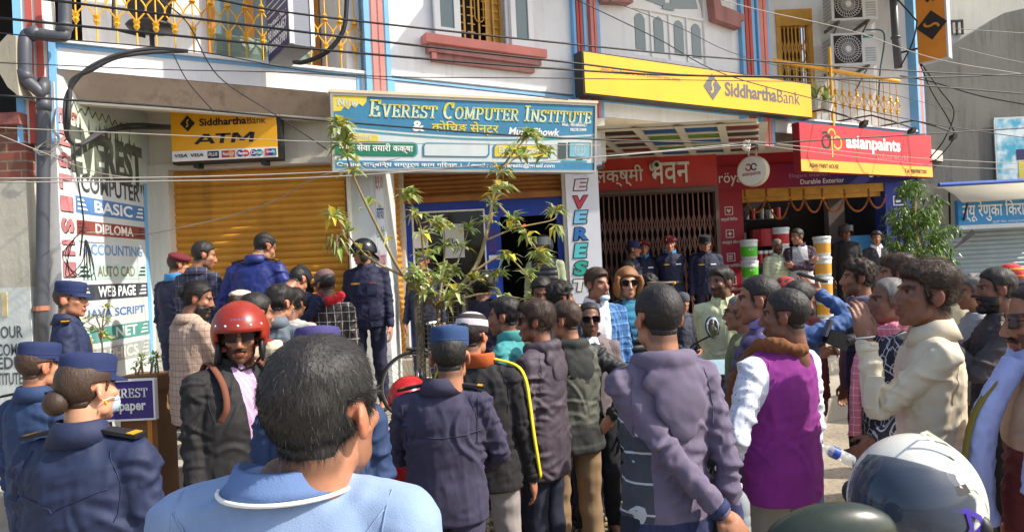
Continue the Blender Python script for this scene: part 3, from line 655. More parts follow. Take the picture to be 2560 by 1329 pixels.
L = len(pr); fs = [(2 * i, 2 * i + 1, 2 * i + 3, 2 * i + 2) for i in range(L - 1)] + [(2 * L + 2 * i + 2, 2 * L + 2 * i + 3, 2 * L + 2 * i + 1, 2 * L + 2 * i) for i in range(L - 1)] + [(2 * i + 2, 2 * L + 2 * i + 2, 2 * L + 2 * i, 2 * i) for i in range(L - 1)] + [(2 * L - 2, 2 * L - 1, 4 * L - 1, 4 * L - 2)]
b.add(vs, fs); b.build('sheet', mat('cream_sheet', C(226, 216, 188), .6, .06), AW, smooth=True)
b = MB(); b.tube([pr[0] + Vector((.1, 0, .04)), pr[0] + Vector((3.2, 0, .05))], .045, 8, 0); b.build('rolled_tarpaulin', mat('blue_tarp', C(60, 96, 170)), AW)
b = MB(); b.tube([pr[1] + Vector((0.1, 0, -.05)), at(2375, 560, 13.6)], .02, 5); b.tube([pr[3] + Vector((.1, 0, -.03)), at(2400, 590, 13.6)], .02, 5); b.build('bracket', m_black, AW)
KS = thing('shop_sign', 'sky blue grocery shop sign with white Devanagari lettering under the cream awning', 'sign', (9.5, 13.2, 2.2))
F13b = FG(13.2); kx0 = 8.6
b = MB(); b.fb(F13b, kx0, 12, -.1, 0, 2.3, 2.78, 0); b.fb(F13b, kx0, 12, -.099, .003, 2.22, 2.3, 1); b.build('panel', [mat('sky_sign', C(46, 140, 200), .5, .06, 2, stain=.2, stain_col=C(120, 190, 230)), m_bw], KS)
txt('न्यू रेणुका किराना'.replace('कि', 'िक'), F13b, kx0 + .08, 10.05, 2.36, 2.77, .005, m_lead, KS, bold=.012); txt('मुर्ली चोक, जनकपुरधाम', F13b, 9.25, 9.85, 2.31, 2.37, .005, m_lead, KS, bold=0)
b = MB(); b.add([at(2380, 625, 13.1), at(2430, 572, 12.7), at(2438, 585, 12.6), at(2420, 600, 12.8), at(2370, 632, 13.2)], [(0, 1, 2, 3, 4)]); b.add([p + Vector((0, .02, -.02)) for p in [at(2380, 625, 13.1), at(2430, 572, 12.7), at(2438, 585, 12.6), at(2420, 600, 12.8), at(2370, 632, 13.2)]], [(4, 3, 2, 1, 0)])
tag(b.build('loose_sheet', mat('dusty_sheet', C(150, 146, 134), .8, .2, 9)), 'crumpled dusty grey sheet hanging below the grocery sign', 'sheet')
PO = thing('poster_banner', 'pale blue and yellow poster banner on the raw concrete wall, cut by the right edge', 'poster', (10.5, 14.9, 3.5))
F149 = FG(14.96); px0 = at(2490, 380, 14.96).x
N = NT('poster_print'); v = N.obj(); f = N.noise(v, 3.2, 5); N.l(N.mix(N.ramp(f, .4, .6), C(70, 170, 200), C(222, 236, 238)), N.b.inputs['Base Color']); m_pp = N.m
b = MB(); b.fb(F149, px0, px0 + 1.6, 0, .03, 3.22, 4.62, 0); b.build('print', [m_pp], PO)
b = MB(); b.fb(F149, px0 - .03, px0 + 1.6, .0, .028, 3.16, 3.218); b.fb(F149, px0 - .03, px0 - .002, .0, .028, 3.218, 4.66); b.fb(F149, px0 - .03, px0 + 1.6, .0, .029, 4.622, 4.66); b.build('border', m_bw, PO)
b = MB(); b.fb(F149, px0 + .45, px0 + 1.6, .031, .036, 3.24, 3.7, 0); b.fb(F149, px0 + .42, px0 + 1.6, .031, .037, 3.72, 3.95, 1); b.build('colour_block', [m_byel, m_navy], PO)
# ================================================================ SIGNS
def hexbox(F, s0, s1, t0, t1, d0, d1, name, m, parent, **k):
    b = MB(); b.fb(F, s0, s1, d0, d1, t0, t1); return b.build(name, m, parent, **k)
def rect(F, s0, s1, t0, t1, d, m, parent, name='painted_field', th=.003):
    return hexbox(F, s0, s1, t0, t1, d - th, d, name, m, parent)
def fieldpoly(F, pts, d, m, parent, name='painted_field', th=.003):
    a = sum(pts[i][0] * pts[(i + 1) % len(pts)][1] - pts[(i + 1) % len(pts)][0] * pts[i][1] for i in range(len(pts)))
    b = MB(); b.poly(F, pts if a > 0 else pts[::-1], d - th, d); return b.build(name, m, parent)
def stroke(F, pts, w, d, m, parent, name='painted_line'):
    V, Q = ribbon(pts, w); b = MB(); b.add([F.p(x, d, y) for x, y, _ in V], Q); return b.build(name, m, parent)
def frame_boxes(F, s0, s1, t0, t1, w, d0, d1, name, m, parent):
    b = MB(); b.fb(F, s0, s1, d0, d1, t0, t0 + w); b.fb(F, s0, s1, d0, d1, t1 - w, t1); b.fb(F, s0, s0 + w, d0, d1, t0 + w, t1 - w); b.fb(F, s1 - w, s1, d0, d1, t0 + w, t1 - w); return b.build(name, m, parent)
def rrect(s0, s1, t0, t1, r, which=(1, 1, 1, 1), n=5):
    out = []
    for k, (cx, cy, a) in enumerate(((s0 + r, t0 + r, 180), (s1 - r, t0 + r, 270), (s1 - r, t1 - r, 0), (s0 + r, t1 - r, 90))):
        if which[k]: out += arcpts(cx, cy, r, r, a, a + 90, n)
        else: out.append(((s0, t0), (s1, t0), (s1, t1), (s0, t1))[k])
    return out
def swan(F, c, t, r, d, m1, m2, parent, rot=0):
    "lozenge with an S-shaped stroke"
    fieldpoly(F, [(c - r, t), (c, t - r * 1.08), (c + r, t), (c, t + r * 1.08)], d, m1, parent, 'emblem')
    pts = [(.3, .62), (.02, .5), (-.06, .1), (.06, -.2), (-.02, -.5), (-.3, -.62)]
    if rot: pts = [(-y, x) for x, y in pts]
    pts = [(p.x, p.y) for p in crom([(c + x * r * .75, t + y * r * .75, 0) for x, y in pts], 5)]
    stroke(F, pts, r * .16, d + .003, m2, parent, 'emblem_stroke')

# ---- long yellow bank sign
SB = thing('bank_sign', 'long yellow bank sign box with grey lozenge emblem across the white upper wall', 'sign', FF.p(7.4, .35, 4))
hexbox(FF, 5.18, 9.62, 4.01, 4.565, .16, .34, 'box', m_ink, SB); hexbox(FF, 5.2, 9.6, 4.03, 4.545, .341, .352, 'face', m_sidyel, SB)
F_ = FF
swan(FF, 7.43, 4.31, .175, .358, m_grey, m_sidyel, SB)
txt('Siddhartha', FF, 7.68, 8.78, 4.2, 4.41, .356, m_grey, SB, bold=.028); txt('Bank', FF, 8.8, 9.32, 4.2, 4.4, .356, m_grey, SB, bold=-.002)
txt('(नेपाल राष्ट्र बैंकबाट "क" वर्गको ईजाजतपत्र प्राप्त संस्था)', FF, 5.45, 6.82, 4.31, 4.38, .356, m_grey, SB, bold=0)
b = MB()
for s in (5.6, 6.8, 8.0, 9.2): b.fb(FF, s, s + .03, 0, .17, 4.05, 4.08)
b.build('bracket', m_black, SB)
# ---- ATM sign
AT = thing('atm_sign', 'small yellow cash machine sign with a strip of card logos above the left ochre shutter', 'sign', FG(7.3).p(-3, 0, 3.2)); F73 = FG(7.3)
hexbox(F73, -3.55, -2.39, 3.14, 3.72, -.12, -.006, 'box', m_black, AT); hexbox(F73, -3.55, -2.43, 3.165, 3.72, -.005, .004, 'face', m_atm, AT)
rect(F73, -3.548, -2.432, 3.167, 3.275, .008, m_lead, AT)
swan(F73, -3.37, 3.565, .08, .009, m_ink, m_atm, AT); txt('Siddhartha', F73, -3.245, -2.745, 3.53, 3.61, .008, m_ink, AT, bold=.03); txt('Bank', F73, -2.735, -2.54, 3.53, 3.605, .008, m_ink, AT, bold=0)
AV, AQ = [], []
for st_ in ([(.0, 0), (.42, 1)], [(.48, 1), (.9, 0)], [(.2, .3), (.7, .3)], [(.95, .9), (1.75, .9)], [(1.35, 0), (1.35, 1)], [(1.95, 0), (1.95, 1)], [(2.0, 1), (2.42, .2)], [(2.42, .2), (2.84, 1)], [(2.9, 0), (2.9, 1)]):
    v_, q_ = ribbon([(x + y * .12, y) for x, y in st_], .22, .2); AQ += [tuple(i + len(AV) for i in f) for f in q_]; AV += v_
put(np.array(AV), AQ, F73, -3.31, -2.66, 3.335, 3.45, .008, m_ink, AT)
mv = mat('card_blue', C(30, 50, 140)); mr = mat('card_red', C(200, 40, 40)); mo = mat('card_orange', C(230, 150, 50)); mk = mat('card_black', C(30, 28, 40)); mg_ = mat('card_green', C(20, 130, 140))
cx = [(-3.53, -3.37), (-3.36, -3.2), (-3.17, -3.05), (-3.02, -2.88), (-2.86, -2.73), (-2.72, -2.58), (-2.56, -2.44)]
for (a, e), w_, bg, fg in zip(cx, ('VISA', 'VISA', 'PLUS', 'MasterCard', 'Maestro', 'Cirrus', 'UnionPay'), (None, None, mk, mr, None, None, mv), (mk, mk, m_lead, m_lead, m_lead, m_lead, m_lead)):
    if bg: rect(F73, a, e, 3.185, 3.258, .012, bg, AT)
    if w_ in ('Maestro', 'Cirrus', 'MasterCard'):
        m1, m2 = {'Maestro': (mv, mr), 'Cirrus': (mv, mg_), 'MasterCard': (mr, mo)}[w_]; mid = (a + e) / 2
        fieldpoly(F73, arcpts(mid - .03, 3.222, .036, .036, 0, 342, 18), .014, m1, AT); fieldpoly(F73, arcpts(mid + .03, 3.222, .036, .036, 0, 342, 18), .0135, m2, AT)
    if w_ == 'UnionPay': rect(F73, a, a + .04, 3.186, 3.257, .0135, mr, AT); rect(F73, e - .04, e, 3.186, 3.257, .0135, mg_, AT)
    txt(w_, F73, a + .012, e - .012, 3.205, 3.242, .017, fg, AT, bold=.02, shear=.15)
b = MB(); b.fb(F73, -3.34, -3.28, -.14, -.02, 3.1, 3.14); b.fb(F73, -2.62, -2.56, -.14, -.02, 3.1, 3.14); b.fb(F73, -3.34, -3.3, -.6, -.12, 3.4, 3.44); b.build('bracket', m_black, AT)
# ---- computer institute banner box
p0 = at(828, 330, 7.25); ES = Fr(p0.x, p0.y, 20); ES.lean = .13; ES.t0 = 3.4
EW, E0, E1 = 3.12, 2.985, 3.80
EV = thing('institute_sign', 'wide faded blue and white computer institute banner box leaning over the middle shop', 'sign', ES.p(1.5, 0, 3.0))
hexbox(ES, 0, EW, E0, E1, -.12, -.01, 'box', mat('aluminium_frame', C(176, 176, 172), .4, .1, metal=.4), EV)
frame_boxes(ES, 0, EW, E0, E1, .028, -.0095, .012, 'frame', mat('aluminium_frame', C(176, 176, 172)), EV)
hexbox(ES, -.01, EW + .01, E1, E1 + .03, -.14, .02, 'top_cap', mat('cream_cap', C(226, 208, 176)), EV)
i0, i1, j0, j1 = .03, EW - .03, E0 + .03, E1 - .03
A = lambda a: i0 + a * (i1 - i0)
B_ = lambda v: j0 + v * (j1 - j0)
rect(ES, i0, i1, j0, j1, -.004, m_bw, EV, 'face')
cv = [(A(k / 12), B_(.60 - .11 * math.sin(math.pi * min(1, (k / 12) * .83 + .0)) - .02 * (k / 12) + .05 * (k / 12) ** 2)) for k in range(13)]
fieldpoly(ES, cv + [(A(1), B_(1)), (A(0), B_(1))], .0, m_signblue, EV)
m_teal = mat('banner_teal', C(70, 150, 170), .5); stroke(ES, [(x, y - .035) for x, y in cv], .016, .001, m_teal, EV)
rect(ES, i0, i1, j0, B_(.115), .0, m_signblue, EV)
V, Q = serif_text('Everest Computer Institute'); V2 = V.copy(); V[:, 0] += V[:, 1] * .12
put(V, Q, ES, A(.123), A(.992), B_(.71), B_(.955), .003, m_teal, EV); 
half = [f for f in Q]; put(V, Q, ES, A(.12), A(.988), B_(.725), B_(.965), .006, mat('banner_cream', C(216, 224, 186), .5), EV)
# yellow upper half of the capitals
lo, hi = V[:, 1].min(), V[:, 1].max(); Vy = V.copy(); 
b = MB()
for f in Q:
    c_ = V[list(f)][:, 1].mean()
    if c_ > .5:
        b.add([ES.p(A(.12) + (V[i][0] - V[:, 0].min()) / (V[:, 0].max() - V[:, 0].min()) * (A(.988) - A(.12)), .008, B_(.725) + (V[i][1] - lo) / (hi - lo) * (B_(.965) - B_(.725))) for i in f], [tuple(range(len(f)))])
b.build('lettering', m_byel, EV)
st_ = [(A(.0), B_(1)), (A(.0), B_(.78))] + [(A(.012 + .0125 * k), B_((.78 if k % 2 else .83) + .012 * k)) for k in range(1, 9)] + [(A(.115), B_(1))]
fieldpoly(ES, st_, .003, m_byel, EV); V, Q = serif_text('New'); put(V, Q, ES, A(.012), A(.085), B_(.86), B_(.96), .006, m_bw, EV)
txt('&', ES, A(.273), A(.318), B_(.54), B_(.69), .004, m_lead, EV, bold=.03)
txt('कोचिङ सेन्टर'.replace('चि', 'िच'), ES, A(.345), A(.6), B_(.5), B_(.7), .004, m_byel, EV, bold=.014)
txt('Murli Chowk', ES, A(.64), A(.85), B_(.52), B_(.635), .004, m_lead, EV, bold=.03, shear=.2)
txt('Mob.: 9816806457', ES, A(.86), A(.968), B_(.675), B_(.725), .004, m_lead, EV, bold=.02, shear=.2); txt('9827810999', ES, A(.895), A(.965), B_(.6), B_(.65), .004, m_lead, EV, bold=.02, shear=.2)
fieldpoly(ES, rrect(A(.0), A(.15), B_(.385), B_(.475), .03, (0, 0, 1, 0)), .003, m_byel, EV); txt('विशेषताहरू'.replace('वि', 'िव'), ES, A(.03), A(.13), B_(.4), B_(.47), .006, m_bw, EV)
fieldpoly(ES, rrect(A(.0), A(.292), B_(.18), B_(.385), .05, (0, 1, 1, 0)), .002, m_teal, EV); fieldpoly(ES, rrect(A(.0), A(.285), B_(.19), B_(.375), .045, (0, 1, 1, 0)), .005, m_bgreen, EV)
txt('लोक सेवा तयारी कक्षा', ES, A(.015), A(.275), B_(.215), B_(.36), .008, m_lead, EV, bold=.02)
fieldpoly(ES, rrect(A(.31), A(.565), B_(.18), B_(.385), .05, (0, 1, 0, 1)), .002, m_signblue, EV); fieldpoly(ES, rrect(A(.316), A(.558), B_(.195), B_(.37), .045, (0, 1, 0, 1)), .005, m_bw, EV)
fieldpoly(ES, rrect(A(.578), A(.815), B_(.18), B_(.385), .05, (0, 1, 0, 1)), .002, m_signblue, EV); fieldpoly(ES, rrect(A(.584), A(.808), B_(.195), B_(.37), .045, (0, 1, 0, 1)), .005, m_byel, EV)
txt('English Spoken', ES, A(.6), A(.8), B_(.22), B_(.35), .008, m_bw, EV, bold=.02)
rect(ES, A(.845), A(.88), B_(.17), B_(.42), .003, mat('icon_dark', C(70, 84, 84)), EV); rect(ES, A(.888), A(.985), B_(.19), B_(.43), .003, mat('icon_dark', C(70, 84, 84)), EV); rect(ES, A(.893), A(.98), B_(.205), B_(.42), .006, mat('icon_screen', C(120, 180, 196)), EV)
V, Q = ribbon(arcpts(A(.937), B_(.315), .068, .068, 0, 360, 20), .008); b = MB(); b.add([ES.p(x, .008, y) for x, y, _ in V], Q)
for k in (.5, 1): V, Q = ribbon(arcpts(A(.937), B_(.315), .068 * k * .5, .068, 0, 360, 16), .005); b.add([ES.p(x, .008, y) for x, y, _ in V], Q)
V, Q = ribbon([(A(.937) - .066, B_(.315)), (A(.937) + .066, B_(.315))], .005); b.add([ES.p(x, .008, y) for x, y, _ in V], Q)
b.build('emblem', m_bw, EV); rect(ES, A(.925), A(.95), B_(.15), B_(.19), .003, mat('icon_dark', C(70, 84, 84)), EV); rect(ES, A(.86), A(.97), B_(.125), B_(.15), .003, m_teal, EV)
txt('Online सम्बन्धि सम्पूर्ण काम गरिन्छ ।'.replace('न्धि', 'िन्ध').replace('रिन्छ', 'रिन्छ'.replace('रि', 'िर')), ES, A(.005), A(.455), B_(.015), B_(.105), .004, m_lead, EV, bold=.02)
txt('/ gmail : neweverestc@gmail.com', ES, A(.475), A(.83), B_(.015), B_(.1), .004, m_lead, EV, bold=.02, shear=.2)
# ---- paint shop sign
AP = thing('paint_sign', 'red and amber paint shop sign under three lamp arms above the paint shop', 'sign', FF.p(11, .35, 3.2))
hexbox(FF, 9.27, 12.93, 3.17, 3.935, .22, .34, 'box', mat('dark_red_side', C(140, 24, 34)), AP); hexbox(FF, 9.28, 12.92, 3.36, 3.93, .341, .35, 'face', m_apred, AP); hexbox(FF, 9.28, 12.92, 3.175, 3.359, .341, .351, 'strip', m_apyel, AP)
txt('asianpaints', FF, 10.42, 11.95, 3.52, 3.8, .354, m_lead, AP, bold=.035); txt('colourworld', FF, 11.25, 12.15, 3.44, 3.55, .354, mat('pale_red_lettering', C(232, 130, 130)), AP, bold=.0)
txt('ASIAN PAINT HOUSE', FF, 9.47, 10.2, 3.235, 3.305, .355, m_ink, AP, bold=.01); txt('Tel: 9807887200', FF, 12.05, 12.72, 3.23, 3.3, .355, m_ink, AP, bold=.01)
for pts, m_ in ((arcpts(9.92, 3.66, .1, .1, 40, 330, 12) + [(10.03, 3.7), (10.0, 3.78), (9.9, 3.82), (9.82, 3.79)], m_ink), (arcpts(10.2, 3.66, .1, .1, 140, -160, 12), m_apyel), ([(10.06, 3.76), (10.06, 3.42)], m_apyel), (arcpts(10.06, 3.78, .09, .09, 0, 180, 8), m_apyel)):
    stroke(FF, pts, .035, .355, m_, AP, 'emblem')
b = MB()
# ---- three lamp arms
LA = []
for i, (s, e, tp) in enumerate(((9.75, 10.15, 3.86), (11.0, 11.45, 3.83), (12.25, 12.7, 3.8))):
    t = thing('sign_lamp', ('black lamp arm nearest the yellow bank sign, over the red paint sign', 'middle black lamp arm reaching down over the red paint sign', 'black lamp arm at the far right end of the red paint sign')[i], 'lamp', FF.p(s, .0, 4.1), 'lamp arms over the paint sign')
    b = MB(); b.tube([FF.p(s - .25, -.02, 4.12), FF.p(s, .45, 4.14), FF.p(s + .12, .75, 3.98), FF.p(e, .85, 3.88)], .014, 5); b.build('arm', m_black, t)
    b = MB(); b.hexa([FF.p(e - .06, .8, tp - .06), FF.p(e + .06, .8, tp - .06), FF.p(e + .06, .88, tp - .02), FF.p(e - .06, .88, tp - .02), FF.p(e - .05, .8, tp + .02), FF.p(e + .05, .8, tp + .02), FF.p(e + .05, .9, tp + .05), FF.p(e - .05, .9, tp + .05)]); b.build('lamp_head', m_black, t)
# ---- round hanging sign
pc = at(1883, 428, 11.0); DS = Fr(pc.x, pc.y, -42)
RD = thing('round_sign', 'round white double sided paint sign hanging below the balcony slab', 'sign', pc)
b = MB(); Mx = Matrix(((DS.u.x, 0, DS.n.x, 0), (DS.u.y, 0, DS.n.y, 0), (0, 1, 0, 0), (0, 0, 0, 1)))
b.lathe([(.235, -.07), (.245, -.06), (.245, .06), (.235, .07)], pc, Mx, 32, 0); b.build('rim', mat('cream_rim', C(206, 196, 172), .4), RD, smooth=False)
b = MB(); b.lathe([(.225, .071), (.225, .076)], pc, Mx, 32); b.build('face', m_lead, RD)
for c_, m_ in ((-.045, m_crim), (.045, m_ink)): stroke(DS, arcpts(c_, pc.z + .06, .042, .05, 0 if c_ > 0 else 180, 330 if c_ > 0 else 500, 12), .02, .079, m_, RD, 'emblem')
txt('asianpaints', DS, -.15, .15, pc.z - .09, pc.z - .01, .079, m_crim, RD)
b = MB(); b.tube([pc + Vector((-.06, 0, .24)), pc + Vector((-.06, 0, .62))], .012, 5); b.tube([pc + Vector((.08, .05, .24)), pc + Vector((.08, .05, .62))], .012, 5); b.build('hanger', m_whitec, RD)
# ---- projecting bank sign at right
q0 = at(2296, 160, 12.2); q1 = at(2372, 138, 11.85)
PS = Fr(q0.x, q0.y, math.degrees(math.atan2(q1.y - q0.y, q1.x - q0.x))); PL_ = math.hypot(q1.x - q0.x, q1.y - q0.y); tb = q0.z
PB = thing('projecting_sign', 'tall orange projecting bank sign with a black lozenge at the top right', 'sign', q0)
hexbox(PS, 0, PL_, tb, tb + 2.2, -.2, 0, 'box', mat('silver_side', C(186, 190, 196), .35, .05, metal=.2), PB); rect(PS, .005, PL_ - .03, tb + .01, tb + 2.2, .006, mat('sign_orange', C(206, 130, 34), .5), PB, 'face')
swan(PS, PL_ * .5, tb + .62, .24, .01, m_ink, mat('sign_orange', C(206, 130, 34)), PB, rot=1)
V, Q = text_mesh('Siddhartha', .03); put(V, Q, PS, PL_ * .32, PL_ * .68, tb + 1.03, tb + 2.9, .01, m_ink, PB, rot=90)
b = MB(); b.tube([PS.p(-.3, -.1, tb + .3), PS.p(0, -.1, tb + .3)], .02, 5); b.build('bracket', m_black, PB)
# ---- blue box sign on the left balcony
h0 = at(672, 160, 6.85); h1 = at(728, 128, 6.3)
HS = Fr(h0.x, h0.y, math.degrees(math.atan2(h1.y - h0.y, h1.x - h0.x))); HL = math.hypot(h1.x - h0.x, h1.y - h0.y)
HB = thing('box_sign', 'dark blue projecting box sign with white phone numbers on the left balcony', 'sign', h0)
hexbox(HS, 0, HL, h0.z, h0.z + 1.3, -.22, 0, 'box', mat('dull_grey_side', C(116, 120, 132), .45, .05), HB); rect(HS, .01, HL - .02, h0.z + .02, h0.z + 1.3, .006, m_navy, HB, 'face')
b = MB(); b.fb(HS, HL - .015, HL + .012, -.225, -.19, h0.z + .005, h0.z + 1.3); b.fb(HS, HL - .015, HL + .012, -.03, .008, h0.z + .005, h0.z + 1.3); b.build('edge_trim', m_lead, HB)
for w_, t in (('9803863989', .07), ('9816806457', .19), ('Contact No.:', .31)): txt(w_, HS, .04, HL - .06, h0.z + t, h0.z + t + (.1 if t < .3 else .06), .01, m_lead, HB, bold=.03)
for k in range(3): rect(HS, .04, HL - .05, h0.z + .42 + k * .06, h0.z + .432 + k * .06, .009, m_bw, HB, 'painted_line')
txt('COMPUTER', HS, .03, HL - .05, h0.z + .62, h0.z + .74, .01, m_bw, HB)
# ---- vertical EVEREST banner
F89 = FG(8.93); bx0, bx1 = at(1412, 420, 8.93).x, at(1490, 418, 8.93).x
EB = thing('vertical_banner', 'tall white hand painted vertical banner with coloured letters beside the gate', 'banner', (bx0, 8.93, .6))
hexbox(F89, bx0, bx1 + .02, .5, 3.16, -.12, 0, 'sheet', mat('banner_sheet', C(224, 226, 232), .6, .05, 2, .05, stain=.15), EB)
hexbox(F89, bx0 + .02, bx1 + .08, 3.17, 3.62, -.1, -.01, 'top_panel', mat('banner_sheet', C(224, 226, 232)), EB)
fill = [C(230, 214, 220), C(206, 70, 84), C(120, 190, 226), C(44, 112, 176), C(90, 200, 204), C(40, 170, 150), C(232, 228, 224)]
ty = [(446, 477), (487, 522), (524, 560), (566, 602), (606, 646), (650, 690), (696, 730)]
for ch, (y0, y1), c in zip('EVEREST', ty, fill):
    t1, t0 = at(1450, y0, 8.9).z, at(1450, y1, 8.9).z; xa = at(1432, y1, 8.9).x; xb = at(1474, y1, 8.9).x
    txt(ch, F89, xa, xb, t0, t1, .004, m_ink, EB, bold=.09, shear=.12); txt(ch, F89, xa + .015, xb - .015, t0 + .012, t1 - .012, .008, mat('letter_' + str(ty.index((y0, y1))), c, .6), EB, bold=.05, shear=.12)
txt('New', F89, bx0 + .1, bx0 + .22, 3.05, 3.12, .004, mat('red_brush', C(150, 50, 50)), EB, shear=.2)
CC = thing('security_camera', 'small white security camera fixed to the top of the vertical banner', 'camera', F89.p(bx1, .05, 3.1))
b = MB(); b.tube([F89.p(bx1 - .12, .02, 3.06), F89.p(bx1 - .06, .1, 3.08)], .02, 6); b.build('mount', m_whitec, CC)
b = MB(); b.tube([F89.p(bx1 - .08, .12, 3.09), F89.p(bx1 + .06, .2, 3.11)], .03, 8); b.build('body', m_grey, CC); b = MB(); b.tube([F89.p(bx1 + .06, .2, 3.11), F89.p(bx1 + .075, .208, 3.113)], .024, 8); b.build('lens', m_black, CC)
C2 = thing('security_camera', 'round dome camera on the red board above the brown gate', 'camera', (2.3, 11.2, 3.5)); b = MB(); pq = at(1641, 413, 11.2)
b.lathe([(.07, -.1), (.08, 0), (.06, .03)], pq, Matrix.Rotation(R(90), 4, 'X'), 14); b.build('body', m_cream, C2); b = MB(); b.ell(pq + Vector((0, -.04, 0)), (.035, .035, .035)); b.build('lens', m_black, C2)
# ================================================================ FITTINGS
for k, (y0, y1, lab) in enumerate(((-55, 50, 'upper white air conditioner cut by the top edge of the picture'), (87, 163, 'lower white air conditioner with a wide fan grille, above the gold railing'))):
    F_ = FG(12.4); xa, xb = at(2080, y1, 12.4).x, at(2196, y1, 12.4).x; t0 = at(2130, y1, 12.4).z; t1 = t0 + .58
    t = thing('air_conditioner', lab, 'air conditioner', (xa, 12.4, t0), 'air conditioners on the right balcony wall')
    hexbox(F_, xa, xb, t0, t1, -.34, 0, 'case', mat('ac_white', C(216, 218, 220), .45, .04), t)
    b = MB(); cx_ = xa + .3; ct = (t0 + t1) / 2; b.fb(F_, xa + .05, xa + .55, .001, .01, t0 + .04, t1 - .04); b.build('fan_well', m_dark2, t)
    b = MB()
    for q in range(30):
        a = q * math.pi / 15; b.tube([F_.p(cx_ + .05 * math.cos(a), .016, ct + .05 * math.sin(a)), F_.p(cx_ + .15 * math.cos(a + .25), .02, ct + .15 * math.sin(a + .25)), F_.p(cx_ + .245 * math.cos(a + .4), .016, ct + .245 * math.sin(a + .4))], .004, 4)
    for r_ in (.12, .19, .245): b.tube([F_.p(x, .018, y) for x, y in arcpts(cx_, ct, r_, r_, 0, 360, 24)], .004, 4)
    b.lathe([(.055, .0), (.05, .03)], F_.p(cx_, .0, ct), Matrix.Rotation(R(90), 4, 'X'), 14); b.build('fan_grille', mat('ac_white', C(216, 218, 220)), t)
    b = MB()
    for q in range(6): b.fb(F_, xa + .62, xb - .04, .0, .012, t0 + .06 + q * .045, t0 + .08 + q * .045)
    for q in range(7): b.fb(F_, xa - .012, xa - .001, -.3, -.02, t0 + .05 + q * .07, t0 + .09 + q * .07)
    b.build('louvre', mat('ac_grey', C(170, 174, 178)), t); rect(F_, xa + .58, xa + .76, t1 - .1, t1 - .05, .006, mat('ac_label', C(40, 140, 140)), t, 'name_plate')
    b = MB(); b.fb(F_, xa + .1, xa + .14, -.6, .02, t0 - .05, t0 - .005); b.fb(F_, xb - .2, xb - .16, -.6, .02, t0 - .05, t0 - .005)
    for xx in (xa + .12, xb - .18): b.tube([F_.p(xx, 0, t0 - .03), F_.p(xx, -.5, t0 - .35)], .015, 4)
    b.build('bracket', m_conc, t)
tp = thing('drain_pipe', 'thick grey plastic drain pipe bending twice down the left corner pillar', 'pipe', at(98, 600, 5.9))
b = MB(); z_ = 5.86; pp = [at(162, -40, 5.95), at(162, 70, 5.95), at(150, 92, 5.93), at(85, 84, 5.9), at(66, 92, 5.88), at(62, 120, 5.86), at(64, 190, 5.86), at(72, 206, 5.86), at(104, 235, 5.9), at(110, 262, 5.94), at(104, 900, 5.98)]
b.tube(crom(pp, 5), .052, 12); b.build('pipe', m_pipe, tp, smooth=True)
for i in (1, 3, 6, 9):
    b = MB(); d_ = (Vector(pp[min(i + 1, 10)]) - Vector(pp[i])).normalized() * .05; b.tube([pp[i] - d_, pp[i] + d_], .058, 12); b.build('socket', m_pipe, tp, smooth=True)
b = MB(); q = at(103, 770, 5.97); b.lathe([(.062, -.02), (.062, .02)], q, None, 12); b.build('clamp', mat('copper_clamp', C(170, 110, 80)), tp)
b = MB(); b.tube([at(2232, -30, 12.8), at(2240, 100, 12.8), at(2246, 170, 12.8)], .07, 10); b.tube([at(2239, 92, 12.8), at(2239, 97, 12.8)], .085, 10); tag(b.build('drain_pipe', m_pipe, smooth=True), 'dark vertical drain pipe on the white wall right of the air conditioners', 'pipe')
b = MB(); b.tube(crom([at(2165, 75, 12.3), at(2210, 85, 12.3), at(2200, 180, 12.5), at(2196, 260, 12.6)], 6), .014, 5); tag(b.build('hose', mat('teal_hose', C(40, 100, 100))), 'thin teal hose dropping beside the lower air conditioner', 'hose')
b = MB(); b.fb(FF, 10.55, 10.59, .02, .06, 3.95, 5.35); tag(b.build('post', m_gold), 'tall gold post rising above the right balcony railing', 'post')
